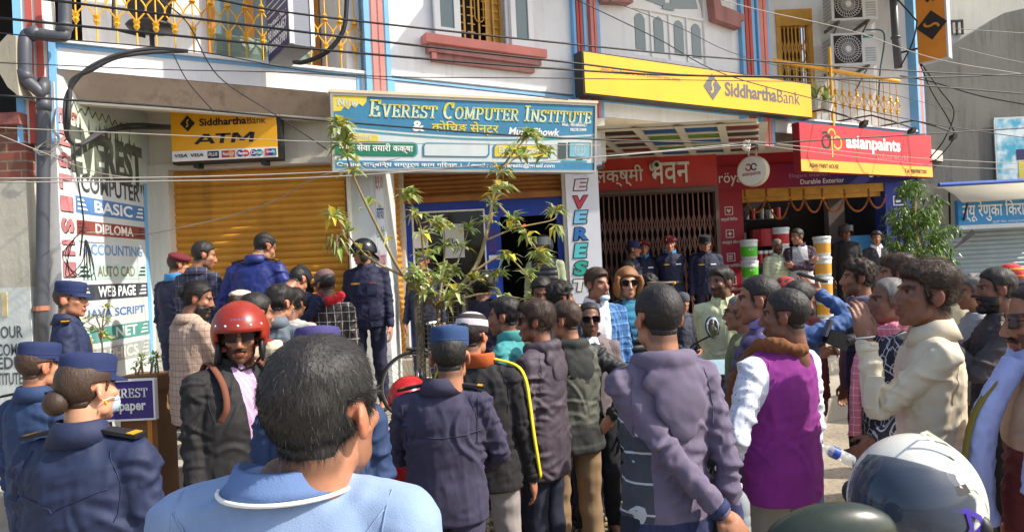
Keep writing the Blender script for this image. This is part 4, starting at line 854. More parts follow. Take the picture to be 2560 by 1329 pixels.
# cables -------------------------------------------------------------
def cable(pts, r, lab, m=None, n=8, group=None):
    b = MB(); b.tube(crom([at(*p) for p in pts], n), r, 5); o = b.build('cable', m or m_cable, smooth=True); tag(o, lab, 'cable', group)
OW = 'overhead wires across the street front'
wires = [([(500, -8, 5.2), (800, 42, 5.5), (1500, 118, 6.6), (1854, 149, 7.4), (2306, 180, 8.8), (2600, 192, 10)], .009, 0, 'black overhead wire touching the top of the institute ledge and crossing the yellow bank sign'),
 ([(80, -5, 5), (860, 93, 5.6), (1400, 154, 6.4), (1700, 187, 7), (2060, 196, 8), (2600, 238, 10)], .010, 0, 'thick black wire crossing the blue box sign and running along the yellow bank sign'),
 ([(-30, 43, 4.8), (860, 130, 5.6), (1400, 173, 6.4), (1750, 190, 7.2), (2250, 195, 9), (2600, 184, 10)], .010, 0, 'thick black wire just above the left balcony kerb'),
 ([(-30, 80, 4.9), (170, 100, 5.1), (500, 130, 5.5), (860, 187, 5.9), (1400, 196, 6.8), (2060, 205, 8.5)], .005, 0, 'thin wire along the top of the left balcony slab'),
 ([(-30, 156, 4.8), (400, 174, 5.4), (860, 190, 5.9), (1420, 250, 6.6)], .004, 0, 'thin wire across the white slab edge at left'),
 ([(-30, 237, 4.4), (430, 268, 5), (860, 306, 5.5), (1400, 345, 6.2), (1874, 358, 7.2), (2060, 350, 7.6), (2600, 318, 9)], .008, 0, 'black wire running across the middle of the blue institute banner'),
 ([(-30, 318, 4.6), (430, 338, 5.2), (860, 356, 5.8), (1500, 364, 6.6)], .004, 1, 'thin pale wire in front of the word on the cash machine sign'),
 ([(-30, 446, 4.4), (430, 443, 5), (800, 431, 5.6), (1300, 408, 6.2), (1860, 358, 7.6)], .005, 1, 'upper pale wire over the left shutter ending at the white knot'),
 ([(-30, 456, 4.4), (450, 452, 5), (860, 440, 5.6), (1400, 400, 6.4), (1862, 362, 7.6)], .005, 1, 'lower pale wire over the left shutter ending at the white knot'),
 ([(215, 580, 6.3), (360, 585, 7.2), (440, 571, 7.2), (570, 541, 7.2), (690, 500, 7), (799, 441, 6.6), (1000, 395, 6.6)], .005, 1, 'sagging white wire slung across the ochre shutter'),
 ([(395, -5, 5.4), (470, 60, 5.6), (545, 190, 5.8), (690, 288, 6), (820, 375, 6.6)], .006, 0, 'dark wire sloping down from the balcony railing to the institute banner'),
 ([(430, 130, 5.9), (470, 205, 6), (535, 280, 6.2)], .005, 0, 'short dark wire hanging from the slab edge drain spout'),
 ([(1434, -4, 6.6), (1640, 95, 7), (1854, 200, 7.8), (2300, 304, 9), (2600, 350, 10)], .006, 0, 'dark wire falling from the striped pilaster across the arched window'),
 ([(1510, -4, 6.8), (1700, 70, 7.2), (1854, 140, 7.8), (2130, 210, 9), (2400, 280, 10)], .004, 0, 'thin wire crossing the four window lights'),
 ([(1790, -4, 8), (1900, 26, 8.4), (2130, 78, 9), (2350, 150, 10), (2600, 192, 11)], .006, 1, 'pale wire in front of the air conditioners'),
 ([(1870, 352, 7.6), (2000, 366, 8), (2250, 392, 9), (2600, 412, 10)], .005, 1, 'pale wire from the white knot across the red paint sign'),
 ([(1874, 358, 7.6), (2020, 378, 8), (2350, 415, 9.4), (2600, 425, 10)], .004, 1, 'lowest thin pale wire over the red paint sign'),
 ([(2300, 160, 12.1), (2330, 230, 12), (2372, 300, 12), (2384, 345, 12), (2345, 395, 12), (2325, 405, 12.2)], .012, 0, 'black cable looping from the orange sign down behind the red sign'),
 ([(2303, 160, 12.1), (2350, 225, 12), (2385, 280, 12), (2360, 350, 12), (2325, 395, 12.2)], .012, 0, 'second black cable looping beside the raw concrete wall'),
 ([(2240, -5, 12), (2285, 45, 11.9), (2292, 60, 11.9), (2280, 110, 12), (2250, 170, 12.4)], .014, 0, 'black cable clamped to the salmon pilaster beside the orange sign'),
 ([(2250, 190, 11.9), (2330, 205, 11.6), (2450, 240, 11), (2600, 268, 10.4)], .01, 0, 'black double wire leaving the right railing across the concrete wall'),
 ([(2390, 72, 10), (2480, 78, 10), (2600, 86, 10)], .005, 1, 'thin pale wire high on the concrete wall'),
 ([(2390, 118, 10), (2500, 145, 10), (2600, 165, 10)], .005, 1, 'thin pale wire sloping over the concrete wall'),
 ([(-20, 330, 4.9), (130, 390, 5.2), (240, 430, 5.6), (330, 445, 6.4)], .004, 1, 'pale wire from the brick wall to the painted side wall')]
for p, r, k, lab in wires: cable(p, r, lab, m_cableg if k else m_cable, group=OW)
for i, dx in enumerate((0, 9)):
    cable([(470 - dx, 128, 6.1), (380, 122 + dx, 6), (300 - dx, 135 + dx, 5.9), (230, 165 + dx, 5.85), (190 - dx, 200, 5.85), (165 + dx, 245, 5.85), (162 + dx, 300, 5.85), (170, 345, 6), (200, 362, 6.2), (260 - dx, 330, 6.6), (330, 312 + dx, 7.2), (427, 316 + dx * .5, 7.3)], .018, ('fat black cable arching over the left slab edge into the cash machine sign', 'second fat black cable arching beside the first over the left slab edge')[i], mat('fat_cable', C(62, 62, 66), .6))
cable([(867, -5, 6.2), (862, 60, 6.2), (845, 100, 6.2), (810, 135, 6.2), (760, 155, 6.3), (735, 156, 6.4)], .022, 'thick black and yellow cable bundle curving below the blue box sign')
for k in range(4):
    cable([(205, 575, 5.98), (180 - 8 * k, 610 + 10 * k, 5.95), (165 + 12 * k, 690, 5.95), (205 + 10 * k, 655 + 8 * k, 5.95), (215, 600, 6.0), (240 - 10 * k, 700, 5.95)], .004, ('tangle of thin black wire hanging on the painted side wall, outermost loop', 'tangle of thin black wire hanging on the side wall, second loop', 'tangle of thin black wire hanging on the side wall, third loop', 'tangle of thin black wire hanging on the side wall, tightest loop')[k], group='tangled wires on the side wall')
cable([(185, 360, 5.95), (190, 420, 5.95), (208, 540, 5.98), (207, 575, 5.98), (200, 640, 5.98)], .007, 'black wire dropping down the painted side wall')
for k in range(3): cable([(140, 270, 5.9), (135 - 3 * k, 320, 5.9), (150, 345 + 6 * k, 5.88), (120 - 10 * k, 350 + 8 * k, 5.88), (92 - 4 * k, 375, 5.86), (105, 388 - 5 * k, 5.86), (135, 375, 5.86), (158, 340, 5.9)], .004, ('widest thin wire loop around the grey drain pipe', 'middle thin wire loop around the grey drain pipe', 'smallest thin wire loop around the grey drain pipe')[k], m_cableg, group='wire loops on the pipe')
b = MB(); pk = at(1866, 365, 7.6)
for k in range(7): b.tube(crom([pk + Vector((rnd.uniform(-.04, .04), rnd.uniform(-.02, .02), rnd.uniform(-.06, .06))) for _ in range(4)], 4), .012, 5)
tag(b.build('cloth_knot', m_cream), 'dirty white cloth knotted around the wires in front of the round paint sign', 'knot')
# balcony things
t = thing('office_chair', 'black office chair standing behind the left balcony railing', 'chair', FF.p(.35, -.6, 4.1))
b = MB(); Mz = Matrix.Rotation(R(30), 3, 'Z'); b.ell(FF.p(.42, -.55, 4.5), (.24, .22, .06), Mz, 14, 8); b.build('seat', m_black, t, smooth=True)
b = MB(); b.ell(FF.p(.42, -.8, 4.85), (.22, .06, .28), Mz, 14, 8); b.build('backrest', m_black, t, smooth=True)
b = MB(); b.tube([FF.p(.1, -.5, 4.75), FF.p(.08, -.5, 4.42), FF.p(.36, -.55, 4.4)], .022, 6); b.build('armrest', m_black, t)
b = MB(); b.tube([FF.p(.42, -.55, 4.44), FF.p(.42, -.55, 4.13)], .025, 8)
for a in range(5): b.tube([FF.p(.42, -.55, 4.16), FF.p(.42 + .25 * math.cos(a * 1.257), -.55 + .25 * math.sin(a * 1.257), 4.12)], .018, 5)
b.build('base', m_black, t)
mr_ = mat('green_grey_roll', C(120, 140, 128), .5, .12, 4)
for k, (a, e, lab) in enumerate(((.98, 1.42, 'grey green rolled sheet lying on the left balcony, nearest the office chair'), (1.45, 1.95, 'grey green rolled sheet lying on the left balcony beside the blue box sign'))):
    b = MB(); b.tube([FF.p(a, -.32, 4.27), FF.p(e, -.32, 4.27)], .16, 16); b.tube([FF.p(a + .01, -.32, 4.27), FF.p(a + .03, -.32, 4.27)], .163, 16); tag(b.build('roll', mr_, smooth=False), lab, 'roll', 'rolled sheets on the balcony')
# ================================================================ PAINT SHOP STOCK
mbw = mat('bucket_white', C(214, 216, 214), .4, .03)
def bucket(x, y, z, body, band, lab, g):
    t = thing('paint_bucket', lab, 'bucket', (x, y, z), g)
    b = MB(); b.lathe([(.125, 0), (.13, .05), (.134, .06), (.137, .22), (.138, .23), (.142, .3)], (x, y, z), None, 20, [0, 0, 1, 1, 0, 0]); b.build('tub', [body, band], t, smooth=True)
    b = MB(); b.lathe([(.148, .3), (.15, .31), (.15, .33), (.14, .345)], (x, y, z), None, 20); b.build('lid', body, t, smooth=False); return t
mgr = mat('bucket_green', C(90, 200, 40), .4, .05); mrd = mat('bucket_red', C(180, 40, 50), .4); mye = mat('bucket_amber', C(220, 160, 60), .4)
def wx(x, y, z): p = at(x, y, z); return p.x
G1 = 'paint buckets stacked in the shop doorway'
xg = wx(1874, 660, 11.6); z0 = at(1874, 690, 11.6).z
z0 = .45 + .345
for k in range(5): 
    bucket(xg, 11.6, z0 - .345 + .345 * k, mbw, mgr, ('lowest green banded white paint bucket by the red column', 'second green banded white paint bucket from the floor', 'third green banded white paint bucket from the floor', 'green banded white paint bucket just below the topmost one', 'topmost green banded white paint bucket by the red column')[k], G1)
    F_ = FG(11.6 - .139); txt('ACE', F_, xg - .05, xg + .03, z0 - .345 + .345 * k + .16, z0 - .345 + .345 * k + .2, .001, m_lead, SC.objects[-1] if False else [o for o in bpy.data.objects if o.name.startswith('paint_bucket')][-1], 'lettering')
xy = wx(2056, 640, 11.7); z0 = .45 + .69
for k in range(5): bucket(xy, 11.7, z0 - .69 + .345 * k, mbw, mye, ('amber banded white paint bucket at the foot of the stack by the folded arms', 'second amber banded white paint bucket from the floor', 'third amber banded white paint bucket from the floor', 'amber banded white paint bucket just below the topmost one', 'topmost amber banded white paint bucket beside the man with folded arms')[k], G1)
xr_ = wx(1952, 590, 12.0); z0 = at(1952, 618, 12.0).z
hexbox(FG(12.0), xr_ - .2, xr_ + .2, .451, z0 - .692, -.2, .2, 'pallet_crate', m_dark2, None); tag(bpy.data.objects['pallet_crate'], 'dark crate under the red banded buckets behind the old man', 'crate')
for k in range(3): bucket(xr_, 12.0, z0 - .69 + .345 * k, mbw, mrd, ('lowest red banded white paint bucket behind the old man', 'middle red banded white paint bucket behind the old man', 'topmost red banded white paint bucket, above the head of the old man')[k], G1)
b = MB(); b.lathe([(.2, 0), (.2, .3)], at(1913, 615, 12.2), None, 20); tag(b.build('red_drum', mrd), 'plain red drum standing on cans behind the old man', 'drum')
for k in range(5):
    x = wx(1888 + k * 13, 640, 12.0); zz = at(1890, 660, 12.0).z; t = thing('paint_can', ('first', 'second', 'third', 'fourth', 'fifth')[k] + ' small red paint can from the left in the row under the red drum', 'can', (x, 12.0, zz), 'row of small red cans')
    b = MB(); b.lathe([(.038, 0), (.04, .16), (.036, .17)], (x, 12, zz), None, 12); b.build('tin', mrd, t); b = MB(); b.lathe([(.04, .175), (.04, .23)], (x, 12, zz), None, 12); b.build('cap', mbw, t)
b = MB(); b.fb(FG(12.0), wx(1880, 650, 12), wx(1975, 650, 12), -.3, .1, zz - .08, zz - .01); b.fb(FG(12.0), wx(1880, 650, 12) + .1, wx(1975, 650, 12) - .05, -.25, .0, .46, zz - .081); tag(b.build('display_stand', m_dark2), 'low dark stand carrying the small red cans', 'stand')
# garlands
gm = mat('dry_marigold', C(150, 84, 36), .9, .4, 30)
gx = [1862, 1916, 1975, 2010, 2056, 2112, 2172, 2214]; F_ = FG(12.45)
for i in range(7):
    xa = at(gx[i], 490, 12.45); xb = at(gx[i + 1], 488, 12.45); sag = (.3, .42, .26, .3, .3, .28, .22)[i]; b = MB(); n = 26
    for k in range(n + 1):
        u_ = k / n; p = xa.lerp(xb, u_) - Vector((0, 0, sag * (1 - (2 * u_ - 1) ** 2) ** .8)); b.ell(p, (.022, .022, .02), None, 6, 4)
    for k in range(4): b.ell(xa + Vector((0, 0, .03 + .03 * k)), (.025, .025, .02), None, 6, 4)
    tag(b.build('garland', gm), 'dried marigold garland swag across the paint shop front, number %s from the red column' % ('one', 'two', 'three', 'four', 'five', 'six', 'seven')[i] if False else ('short dried marigold swag hanging next to the red column', 'deepest dried marigold swag, second from the red column', 'narrow dried marigold swag, third from the red column', 'dried marigold swag in the middle of the shop front', 'dried marigold swag left of the grey post', 'dried marigold swag in front of the grey post', 'dried marigold swag touching the blue column')[i], 'garland', 'marigold garlands over the paint shop')
# ================================================================ PLANTS
def leafcluster(b, p, n, size, droop, rnd, mats=4, up=.3):
    for i in range(n):
        a = rnd.uniform(0, 6.283); el = rnd.uniform(-.7, 1.0) * .8 + up - droop
        d = Vector((math.cos(a) * math.cos(el), math.sin(a) * math.cos(el), math.sin(el))); L = size * rnd.uniform(.6, 1.2); w = L * rnd.uniform(.12, .2)
        side = d.cross(Vector((0, 0, 1))).normalized(); up_ = side.cross(d)
        q = p + d * .01; mid = q + d * L * .5 + up_ * L * .06; tip = q + d * L + side * L * rnd.uniform(-.2, .2) - Vector((0, 0, L * (rnd.uniform(.05, .4) + droop * .4)))
        q1 = q + d * L * .25
        vs = [q, q1 + side * w * .8 + up_ * w * .3, mid + side * w + up_ * w * .3, tip, mid - side * w + up_ * w * .3, q1 - side * w * .8 + up_ * w * .3, q1, mid]
        b.add(vs, [(0, 6, 1), (6, 7, 2, 1), (7, 3, 2), (0, 5, 6), (6, 5, 4, 7), (7, 4, 3)], rnd.choice((0, 0, 1, 1, 1, 1, 2, 2, 3)) if mats == 4 else rnd.choice(range(mats)))
def leafmat(name, c, rough=.45):
    if name in MATS: return MATS[name]
    N = NT(name); g = N.n('NewGeometry'); N.l(N.mix(g.outputs['Random Per Island'], sc3(c, .7), sc3(c, 1.35)), N.b.inputs['Base Color']); N.b.inputs['Roughness'].default_value = rough
    tr = N.n('BsdfTranslucent'); tr.inputs[0].default_value = sc3(c, 1.3); mx = N.n('MixShader'); mx.inputs[0].default_value = .3; N.l(N.b.outputs[0], mx.inputs[1]); N.l(tr.outputs[0], mx.inputs[2]); N.l(mx.outputs[0], N.t.nodes['Material Output'].inputs[0])
    MATS[name] = N.m; return N.m
LM = [leafmat('leaf_green', C(118, 146, 66)), leafmat('leaf_pale', C(172, 184, 126)), leafmat('leaf_olive', C(150, 150, 82)), leafmat('leaf_yellow', C(222, 200, 70))]
mstem = mat('pale_stem', C(150, 132, 92), .8, .15, 10)
rnd = random.Random(21)
pz = 5.6; root = at(1090, 900, pz); root.z = 0
PT = thing('street_shrub', 'scraggly half dry shrub growing out of the square mesh guard in the middle', 'shrub', root)
stems = MB(); leaf = MB(); base = at(1095, 770, pz)
def branch(pts, r0=.012, n=0, ls=.13, tips=((1.0, 12),), dz=0):
    P = crom([at(x, y, pz + dz * i / max(1, len(pts) - 1)) for i, (x, y) in enumerate(pts)], 6); L = len(P)
    stems.tube(P, [r0 * 1.3 * (1 - .75 * i / (L - 1)) for i in range(L)], 5)
    for f, k in tips:
        leafcluster(leaf, P[min(L - 1, int(f * (L - 1)))], int(k * 1.3), ls, .12, rnd)
stems.tube([root + Vector((0, 0, .05)), root + Vector((0, 0, .6)), base], .02, 6)
branch([(1095, 770), (1010, 690), (940, 560), (880, 430), (850, 320)], .014, tips=((.42, 3), (.62, 6), (.75, 10), (.85, 18), (.92, 30), (1, 34)), dz=-.7)
branch([(1010, 690), (930, 650), (880, 600), (835, 545)], .01, tips=((.5, 4), (.8, 8), (1, 22)), dz=-.5)
branch([(1095, 770), (1180, 680), (1215, 590), (1235, 480), (1255, 420), (1310, 350), (1325, 340)], .017, tips=((.4, 10), (.5, 8), (.66, 20), (.75, 26), (.95, 26), (1, 22)), dz=.5)
branch([(1255, 420), (1300, 390), (1360, 385)], .007, tips=((.6, 10), (1, 26)), dz=.2)
branch([(1235, 500), (1290, 560), (1340, 620), (1360, 660)], .009, tips=((.3, 16), (.55, 20), (.8, 20), (1, 16)), dz=.2)
branch([(1180, 680), (1260, 640), (1320, 690), (1340, 720)], .009, tips=((.4, 18), (.7, 16), (1, 14)), dz=.1)
branch([(1095, 770), (1060, 640), (1050, 560), (1020, 490)], .009, tips=((.35, 14), (.6, 10), (.8, 16), (1, 26)), dz=-.2)
branch([(1095, 770), (1110, 660), (1110, 580), (1095, 560)], .009, tips=((.3, 18), (.55, 22), (.8, 20), (1, 20)), dz=.2)
branch([(1095, 770), (1150, 640), (1180, 540)], .008, tips=((.35, 14), (.6, 14), (.9, 16)), dz=.4)
branch([(1215, 600), (1290, 570), (1380, 550), (1390, 530)], .007, tips=((.3, 8), (1, 28)), dz=.3)
branch([(1095, 770), (1050, 720), (1040, 680)], .008, tips=((.4, 20), (.7, 26), (1, 24)), dz=-.3)
branch([(1095, 770), (1140, 735), (1100, 700)], .008, tips=((.3, 22), (.6, 22), (1, 22)), dz=-.4)
branch([(1095, 770), (1200, 735), (1300, 745), (1340, 750)], .009, tips=((.5, 6), (.95, 10)), dz=-.1)
branch([(1095, 770), (1190, 700), (1250, 690)], .008, tips=((.5, 12), (1, 20)), dz=.1)
branch([(1230, 560), (1230, 520), (1255, 470)], .006, tips=((.6, 8), (1, 20)), dz=.0)
for (x, y) in ((835, 590), (845, 610), (1390, 560)): leafcluster(leaf, at(x, y, pz - .5), 10, .1, .9, rnd)
stems.build('stem', mstem, PT, smooth=True); leaf.build('foliage', LM, PT)
b = MB()
for i in range(14): leafcluster(b, at(835 + rnd.uniform(-10, 12), 575 + rnd.uniform(0, 40), pz - .5), 2, .07, 1.1, rnd, 1)
b.build('dead_leaves', leafmat('leaf_dead', C(110, 84, 58)), PT)
# square mesh guard
mg2 = mat('mesh_guard', C(104, 96, 80), .6, .2, 8)
def guard(lab, x0, x1, ytop, z, round_=False, cell=.04, bottom=0):
    a = at(x0, ytop, z); c = at(x1, ytop, z); w = c.x - a.x; H_ = a.z; t = thing('tree_guard', lab, 'tree guard', ((a.x + c.x) / 2, z + w / 2, bottom)); b = MB(); fr = MB(); cen = Vector(((a.x + c.x) / 2, z + w / 2, 0))
    if round_:
        n = 28
        for i in range(n):
            q = 2 * math.pi * i / n; p = cen + Vector((w / 2 * math.cos(q), w / 2 * math.sin(q), 0)); b.tube([p + Vector((0, 0, bottom + .02)), p + Vector((0, 0, H_))], .0025, 3)
        for k in range(int((H_ - bottom) / cell)): b.tube([cen + Vector((w / 2 * math.cos(q * math.pi / 14), w / 2 * math.sin(q * math.pi / 14), H_ - k * cell)) for q in range(n + 1)], .0025, 3)
        for zz in (H_, bottom + .03): fr.tube([cen + Vector((w / 2 * math.cos(q * math.pi / 14), w / 2 * math.sin(q * math.pi / 14), zz)) for q in range(n + 1)], .01, 5)
    else:
        cs = [cen + Vector((sx * w / 2, sy * w / 2, 0)) for sx, sy in ((-1, -1), (1, -1), (1, 1), (-1, 1))]
        for k in range(4):
            p, q = cs[k], cs[(k + 1) % 4]; fr.tube([p + Vector((0, 0, bottom)), p + Vector((0, 0, H_ + .01))], .014, 4)
            for zz in (H_, H_ * .52, bottom + .05): fr.tube([p + Vector((0, 0, zz)), q + Vector((0, 0, zz))], .012, 4)
            n = int(w / cell)
            for i in range(1, n): pp_ = p.lerp(q, i / n); b.tube([pp_ + Vector((0, 0, bottom + .05)), pp_ + Vector((0, 0, H_))], .003, 3)
            for i in range(1, int((H_ - bottom) / cell)): b.tube([p + Vector((0, 0, H_ - i * cell)), q + Vector((0, 0, H_ - i * cell))], .003, 3)
    b.build('mesh', mg2, t); fr.build('frame', mg2, t); return t
guard('square wire mesh tree guard around the scraggly shrub', 1038, 1158, 746, 5.5)
guard('round wire mesh tree guard behind the boy in the purple hoodie', 1626, 1690, 708, 6.2, True)
# small leafy tree at the right
TR = thing('street_tree', 'small leafy green tree in front of the raw concrete building at right', 'tree', at(2300, 1000, 9.0)); TR.location.z = 0
tz = 9.0; b = MB(); tr0 = at(2300, 650, tz); g0 = Vector((tr0.x, tz, 0)); b.tube(crom([g0, g0.lerp(tr0, .5), tr0, at(2285, 560, tz), at(2288, 470, tz)], 5), .028, 7)
brs = [((2300, 650), (2260, 600), (2222, 545)), ((2300, 640), (2345, 600), (2385, 570)), ((2290, 600), (2330, 540), (2345, 500)), ((2285, 560), (2265, 520), (2255, 480)), ((2300, 650), (2350, 640), (2380, 650)), ((2300, 650), (2260, 640), (2240, 620))]
for pts in brs: b.tube(crom([at(x, y, tz + rnd.uniform(-.15, .15)) for x, y in pts], 4), .01, 5)
b.build('trunk', mstem, TR, smooth=True); lf = MB(); rnd = random.Random(9)
def inside(x, y): # crown outline
    cx_ = 2290 + (y - 560) * .12; hw = 18 + 62 * min(1, max(0, (y - 448) / 120)) ; return abs(x - cx_) < hw * rnd.uniform(.75, 1.15)
cnt = 0
while cnt < 950:
    x = rnd.uniform(2205, 2405); y = rnd.uniform(450, 662)
    if not inside(x, y): continue
    if noise.noise(Vector((x * .025, y * .025, 3))) < -.12: 
        if rnd.random() < .8: continue
    p = at(x, y, tz + rnd.uniform(-.4, .4)); leafcluster(lf, p, 3, .085, .5, rnd, 3, .0); cnt += 1
for pts in brs:
    for _ in range(14): 
        x, y = pts[2]; leafcluster(lf, at(x + rnd.uniform(-14, 14), y + rnd.uniform(-14, 14), tz), 3, .085, .5, rnd, 3, 0)
lf.build('foliage', [leafmat('tree_leaf', C(72, 102, 38), .35), leafmat('tree_leaf_light', C(104, 134, 52), .35), leafmat('tree_leaf_dark', C(56, 84, 36), .4)], TR)
# ---- purple sign with a planter box
wz = 4.55; F_ = FG(wz); xa, xb = at(240, 1000, wz).x, at(384, 1000, wz).x; t0, t1 = at(330, 1046, wz).z, at(330, 952, wz).z
WP = thing('notice_board', 'purple wallpaper notice board standing below the painted side wall', 'sign', ((xa + xb) / 2, wz, 0))
hexbox(F_, xa, xb, t0, t1, -.03, 0, 'panel', mat('purple_panel', C(56, 40, 120), .5, .06), WP); frame_boxes(F_, xa - .012, xb + .012, t0 - .012, t1 + .012, .012, -.035, .005, 'frame', m_whitec, WP)
b = MB()
for s in (xa + .05, xb - .05): b.fb(F_, s - .015, s + .015, -.06, -.031, 0.001, t1)
b.build('leg', m_wood, WP)
V, Q = serif_text('Everest', 1); h_ = t1 - t0; put(V, Q, F_, xa + .03, xb - .035, t0 + h_ * .56, t0 + h_ * .82, .004, m_lead, WP); txt('wallpaper', F_, xa + .03, xb - .05, t0 + h_ * .14, t0 + h_ * .5, .004, m_lead, WP, bold=.03)
PX = thing('planter_box', 'wooden planter box of small succulents behind the purple notice board', 'planter', ((xa + xb) / 2, wz + .25, 0))
b = MB(); ft = FG(wz + .1); c0 = at(285, 945, wz + .1); c1 = at(392, 945, wz + .1)
b.fb(ft, c0.x, c1.x, -.3, 0, c0.z - .1, c0.z); b.fb(ft, c0.x - .01, c1.x + .01, .001, .02, c0.z - .03, c0.z + .012); b.fb(ft, c0.x + .02, c1.x - .02, -.28, -.02, .3, c0.z - .101); b.build('box', mat('old_wood', C(140, 104, 70), .8, .2), PX)
lf = MB(); st2 = MB()
for k in range(9):
    p = Vector((rnd.uniform(c0.x + .05, c1.x - .04), wz + .25 + rnd.uniform(-.1, .1), c0.z)); q = p + Vector((rnd.uniform(-.03, .03), 0, rnd.uniform(.04, .12))); st2.tube([p, q], .006, 4); leafcluster(lf, q, 12, .05, 0, rnd, 2, .4)
st2.build('stem', mstem, PX); lf.build('foliage', LM, PX)
PL2 = thing('potted_shrub', 'yellow green shrub before the painted side wall at left', 'shrub', at(255, 900, 5.2)); PL2.location.z = 0; lf = MB(); st2 = MB(); g0 = at(255, 860, 5.2)
for (x, y) in ((215, 800), (240, 790), (262, 770), (268, 800), (225, 830), (255, 830), (262, 845), (205, 815)):
    st2.tube(crom([Vector((g0.x, 5.2, .45)), g0, at(x, y, 5.2 + rnd.uniform(-.1, .1))], 4), .005, 4); leafcluster(lf, at(x, y, 5.2), 9, .07, .1, rnd)
st2.build('stem', mstem, PL2); lf.build('foliage', [LM[1], LM[0], LM[3], LM[1]], PL2)
for k, (x, y) in enumerate(((2040, 262), (2068, 268))):
    t = thing('potted_plant', ('spiky potted plant at the left end of the right balcony', 'second spiky potted plant on the right balcony')[k], 'plant', at(x, y + 12, 11.2)); p = at(x, y + 12, 11.2); b = MB(); b.lathe([(.07, 0), (.1, .16)], p, None, 12); b.build('pot', m_cream, t); lf = MB(); leafcluster(lf, p + Vector((0, 0, .17)), 14, .3, -.3, rnd, 2, .4); lf.build('foliage', LM, t)
# ================================================================ PEOPLE
V3 = Vector
def remesh(mb, voxel, it=2, fac=.5):
    me = bpy.data.meshes.new('t'); me.from_pydata(mb.v, [], mb.f); o = bpy.data.objects.new('t', me)
    m = o.modifiers.new('r', 'REMESH'); m.mode = 'VOXEL'; m.voxel_size = voxel
    if it: k = o.modifiers.new('s', 'SMOOTH'); k.factor = fac; k.iterations = it
    r = evald(o); bpy.data.objects.remove(o); bpy.data.meshes.remove(me); return r
def arr(me):
    n = len(me.vertices); V = np.empty(n * 3); me.vertices.foreach_get('co', V); V = V.reshape(-1, 3)
    Nn = np.empty(n * 3); me.vertices.foreach_get('normal', Nn); Nn = Nn.reshape(-1, 3)
    F = [tuple(p.vertices) for p in me.polygons]; return V, Nn, F
def cap(mb, p0, r0, p1, r1, n=12, M=None):
    p0, p1 = V3(p0), V3(p1); d = p1 - p0; L = d.length; d = d / max(L, 1e-6); pts = []; rs = []
    for q in (-1, -.8, -.45, 0): pts.append(p0 + d * r0 * q); rs.append(r0 * math.sqrt(max(0.0004, 1 - q * q)))
    for q in (0, .45, .8, 1): pts.append(p1 + d * r1 * q); rs.append(r1 * math.sqrt(max(0.0004, 1 - q * q)))
    mb.tube(pts, rs, n)
def loft(mb, rings, n=24, T=None):
    k = len(mb.v); L = len(rings)
    for c, rx, ry in rings:
        for j in range(n):
            q = 2 * math.pi * j / n; p = V3((c[0] + rx * math.cos(q), c[1] + ry * math.sin(q), c[2])); mb.v.append(tuple(T(p) if T else p))
    for i in range(L - 1):
        for j in range(n): mb.f.append((k + i * n + j, k + i * n + (j + 1) % n, k + (i + 1) * n + (j + 1) % n, k + (i + 1) * n + j)); mb.mi.append(0)
    mb.f.append(tuple(k + j for j in reversed(range(n)))); mb.f.append(tuple(k + (L - 1) * n + j for j in range(n))); mb.mi += [0, 0]
# ---- head template
hb = MB()
hb.ell((0, -.016, .035), (.0755, .094, .086), None, 28, 18); hb.ell((0, .022, -.025), (.063, .068, .085), None, 24, 16); hb.ell((0, .03, -.078), (.052, .052, .042), None, 20, 12)
hb.ell((0, .066, -.104), (.024, .02, .018), None, 14, 8); hb.ell((0, .074, .024), (.05, .018, .012), None, 16, 8); 
for s in (-1, 1):
    hb.ell((s * .042, .056, -.02), (.022, .024, .02), None, 12, 8); hb.ell((s * .0125, .1, -.041), (.009, .011, .008), None, 10, 6)
    Mr = Matrix.Rotation(s * .35, 3, 'Z') @ Matrix.Rotation(.15, 3, 'X'); hb.ell((s * .08, -.016, -.008), (.009, .021, .033), Mr, 12, 10); hb.ell((s * .074, -.004, -.01), (.01, .014, .02), Mr, 10, 8)
    hb.ell((s * .05, .02, -.065), (.014, .03, .03), None, 10, 8)
cap(hb, (0, .086, .014), .0085, (0, .108, -.034), .0125, 10)
hb.ell((0, .089, -.0665), (.023, .0115, .006), None, 14, 8); hb.ell((0, .087, -.078), (.02, .0115, .0075), None, 14, 8)
cap(hb, (0, -.028, -.06), .055, (0, -.045, -.2), .058, 20)
HV, HN, HF = arr(remesh(hb, .0042, 3))
hbv = MB(); hbv.v = [tuple(v) for v in HV]; hbv.f = list(HF); hbv.mi = [0] * len(HF)
def sstep(x, a, b): t = np.clip((x - a) / (b - a), 0, 1); return t * t * (3 - 2 * t)
def hairline(V, drop=0, back=-.062, front=0):
    x, y, z = V[:, 0], V[:, 1], V[:, 2]
    t = np.interp(y, [-.12, -.05, -.03, -.012, .012, .02, .035, .055, .085], [back + .008, back + .008, -.035, .0, -.012, .005, .05, .066, .08 ])
    t = t - front * (y > .0); w = sstep(z - t + drop, -.008, .014)
    ear = (np.abs(x) > .068) & (z < .03) & (z > -.05) & (y < .012) & (y > -.045); w[ear] *= .0
    return w
def vnoise(V, f, o=0): return np.array([noise.noise(V3((a[0] * f + o, a[1] * f, a[2] * f))) for a in V])
def shell(W, thick, inset=.004, V=HV, Nn=HN, Fs=HF):
    P = V + Nn * (thick * W - inset * (1 - W))[:, None]; keep = [f for f in Fs if max(W[i] for i in f) > .04]
    return compact(P, keep)
def compact(P, faces):
    used = sorted({i for f in faces for i in f}); m = {u: k for k, u in enumerate(used)}; return P[used], [tuple(m[i] for i in f) for f in faces]
HAIR = {}
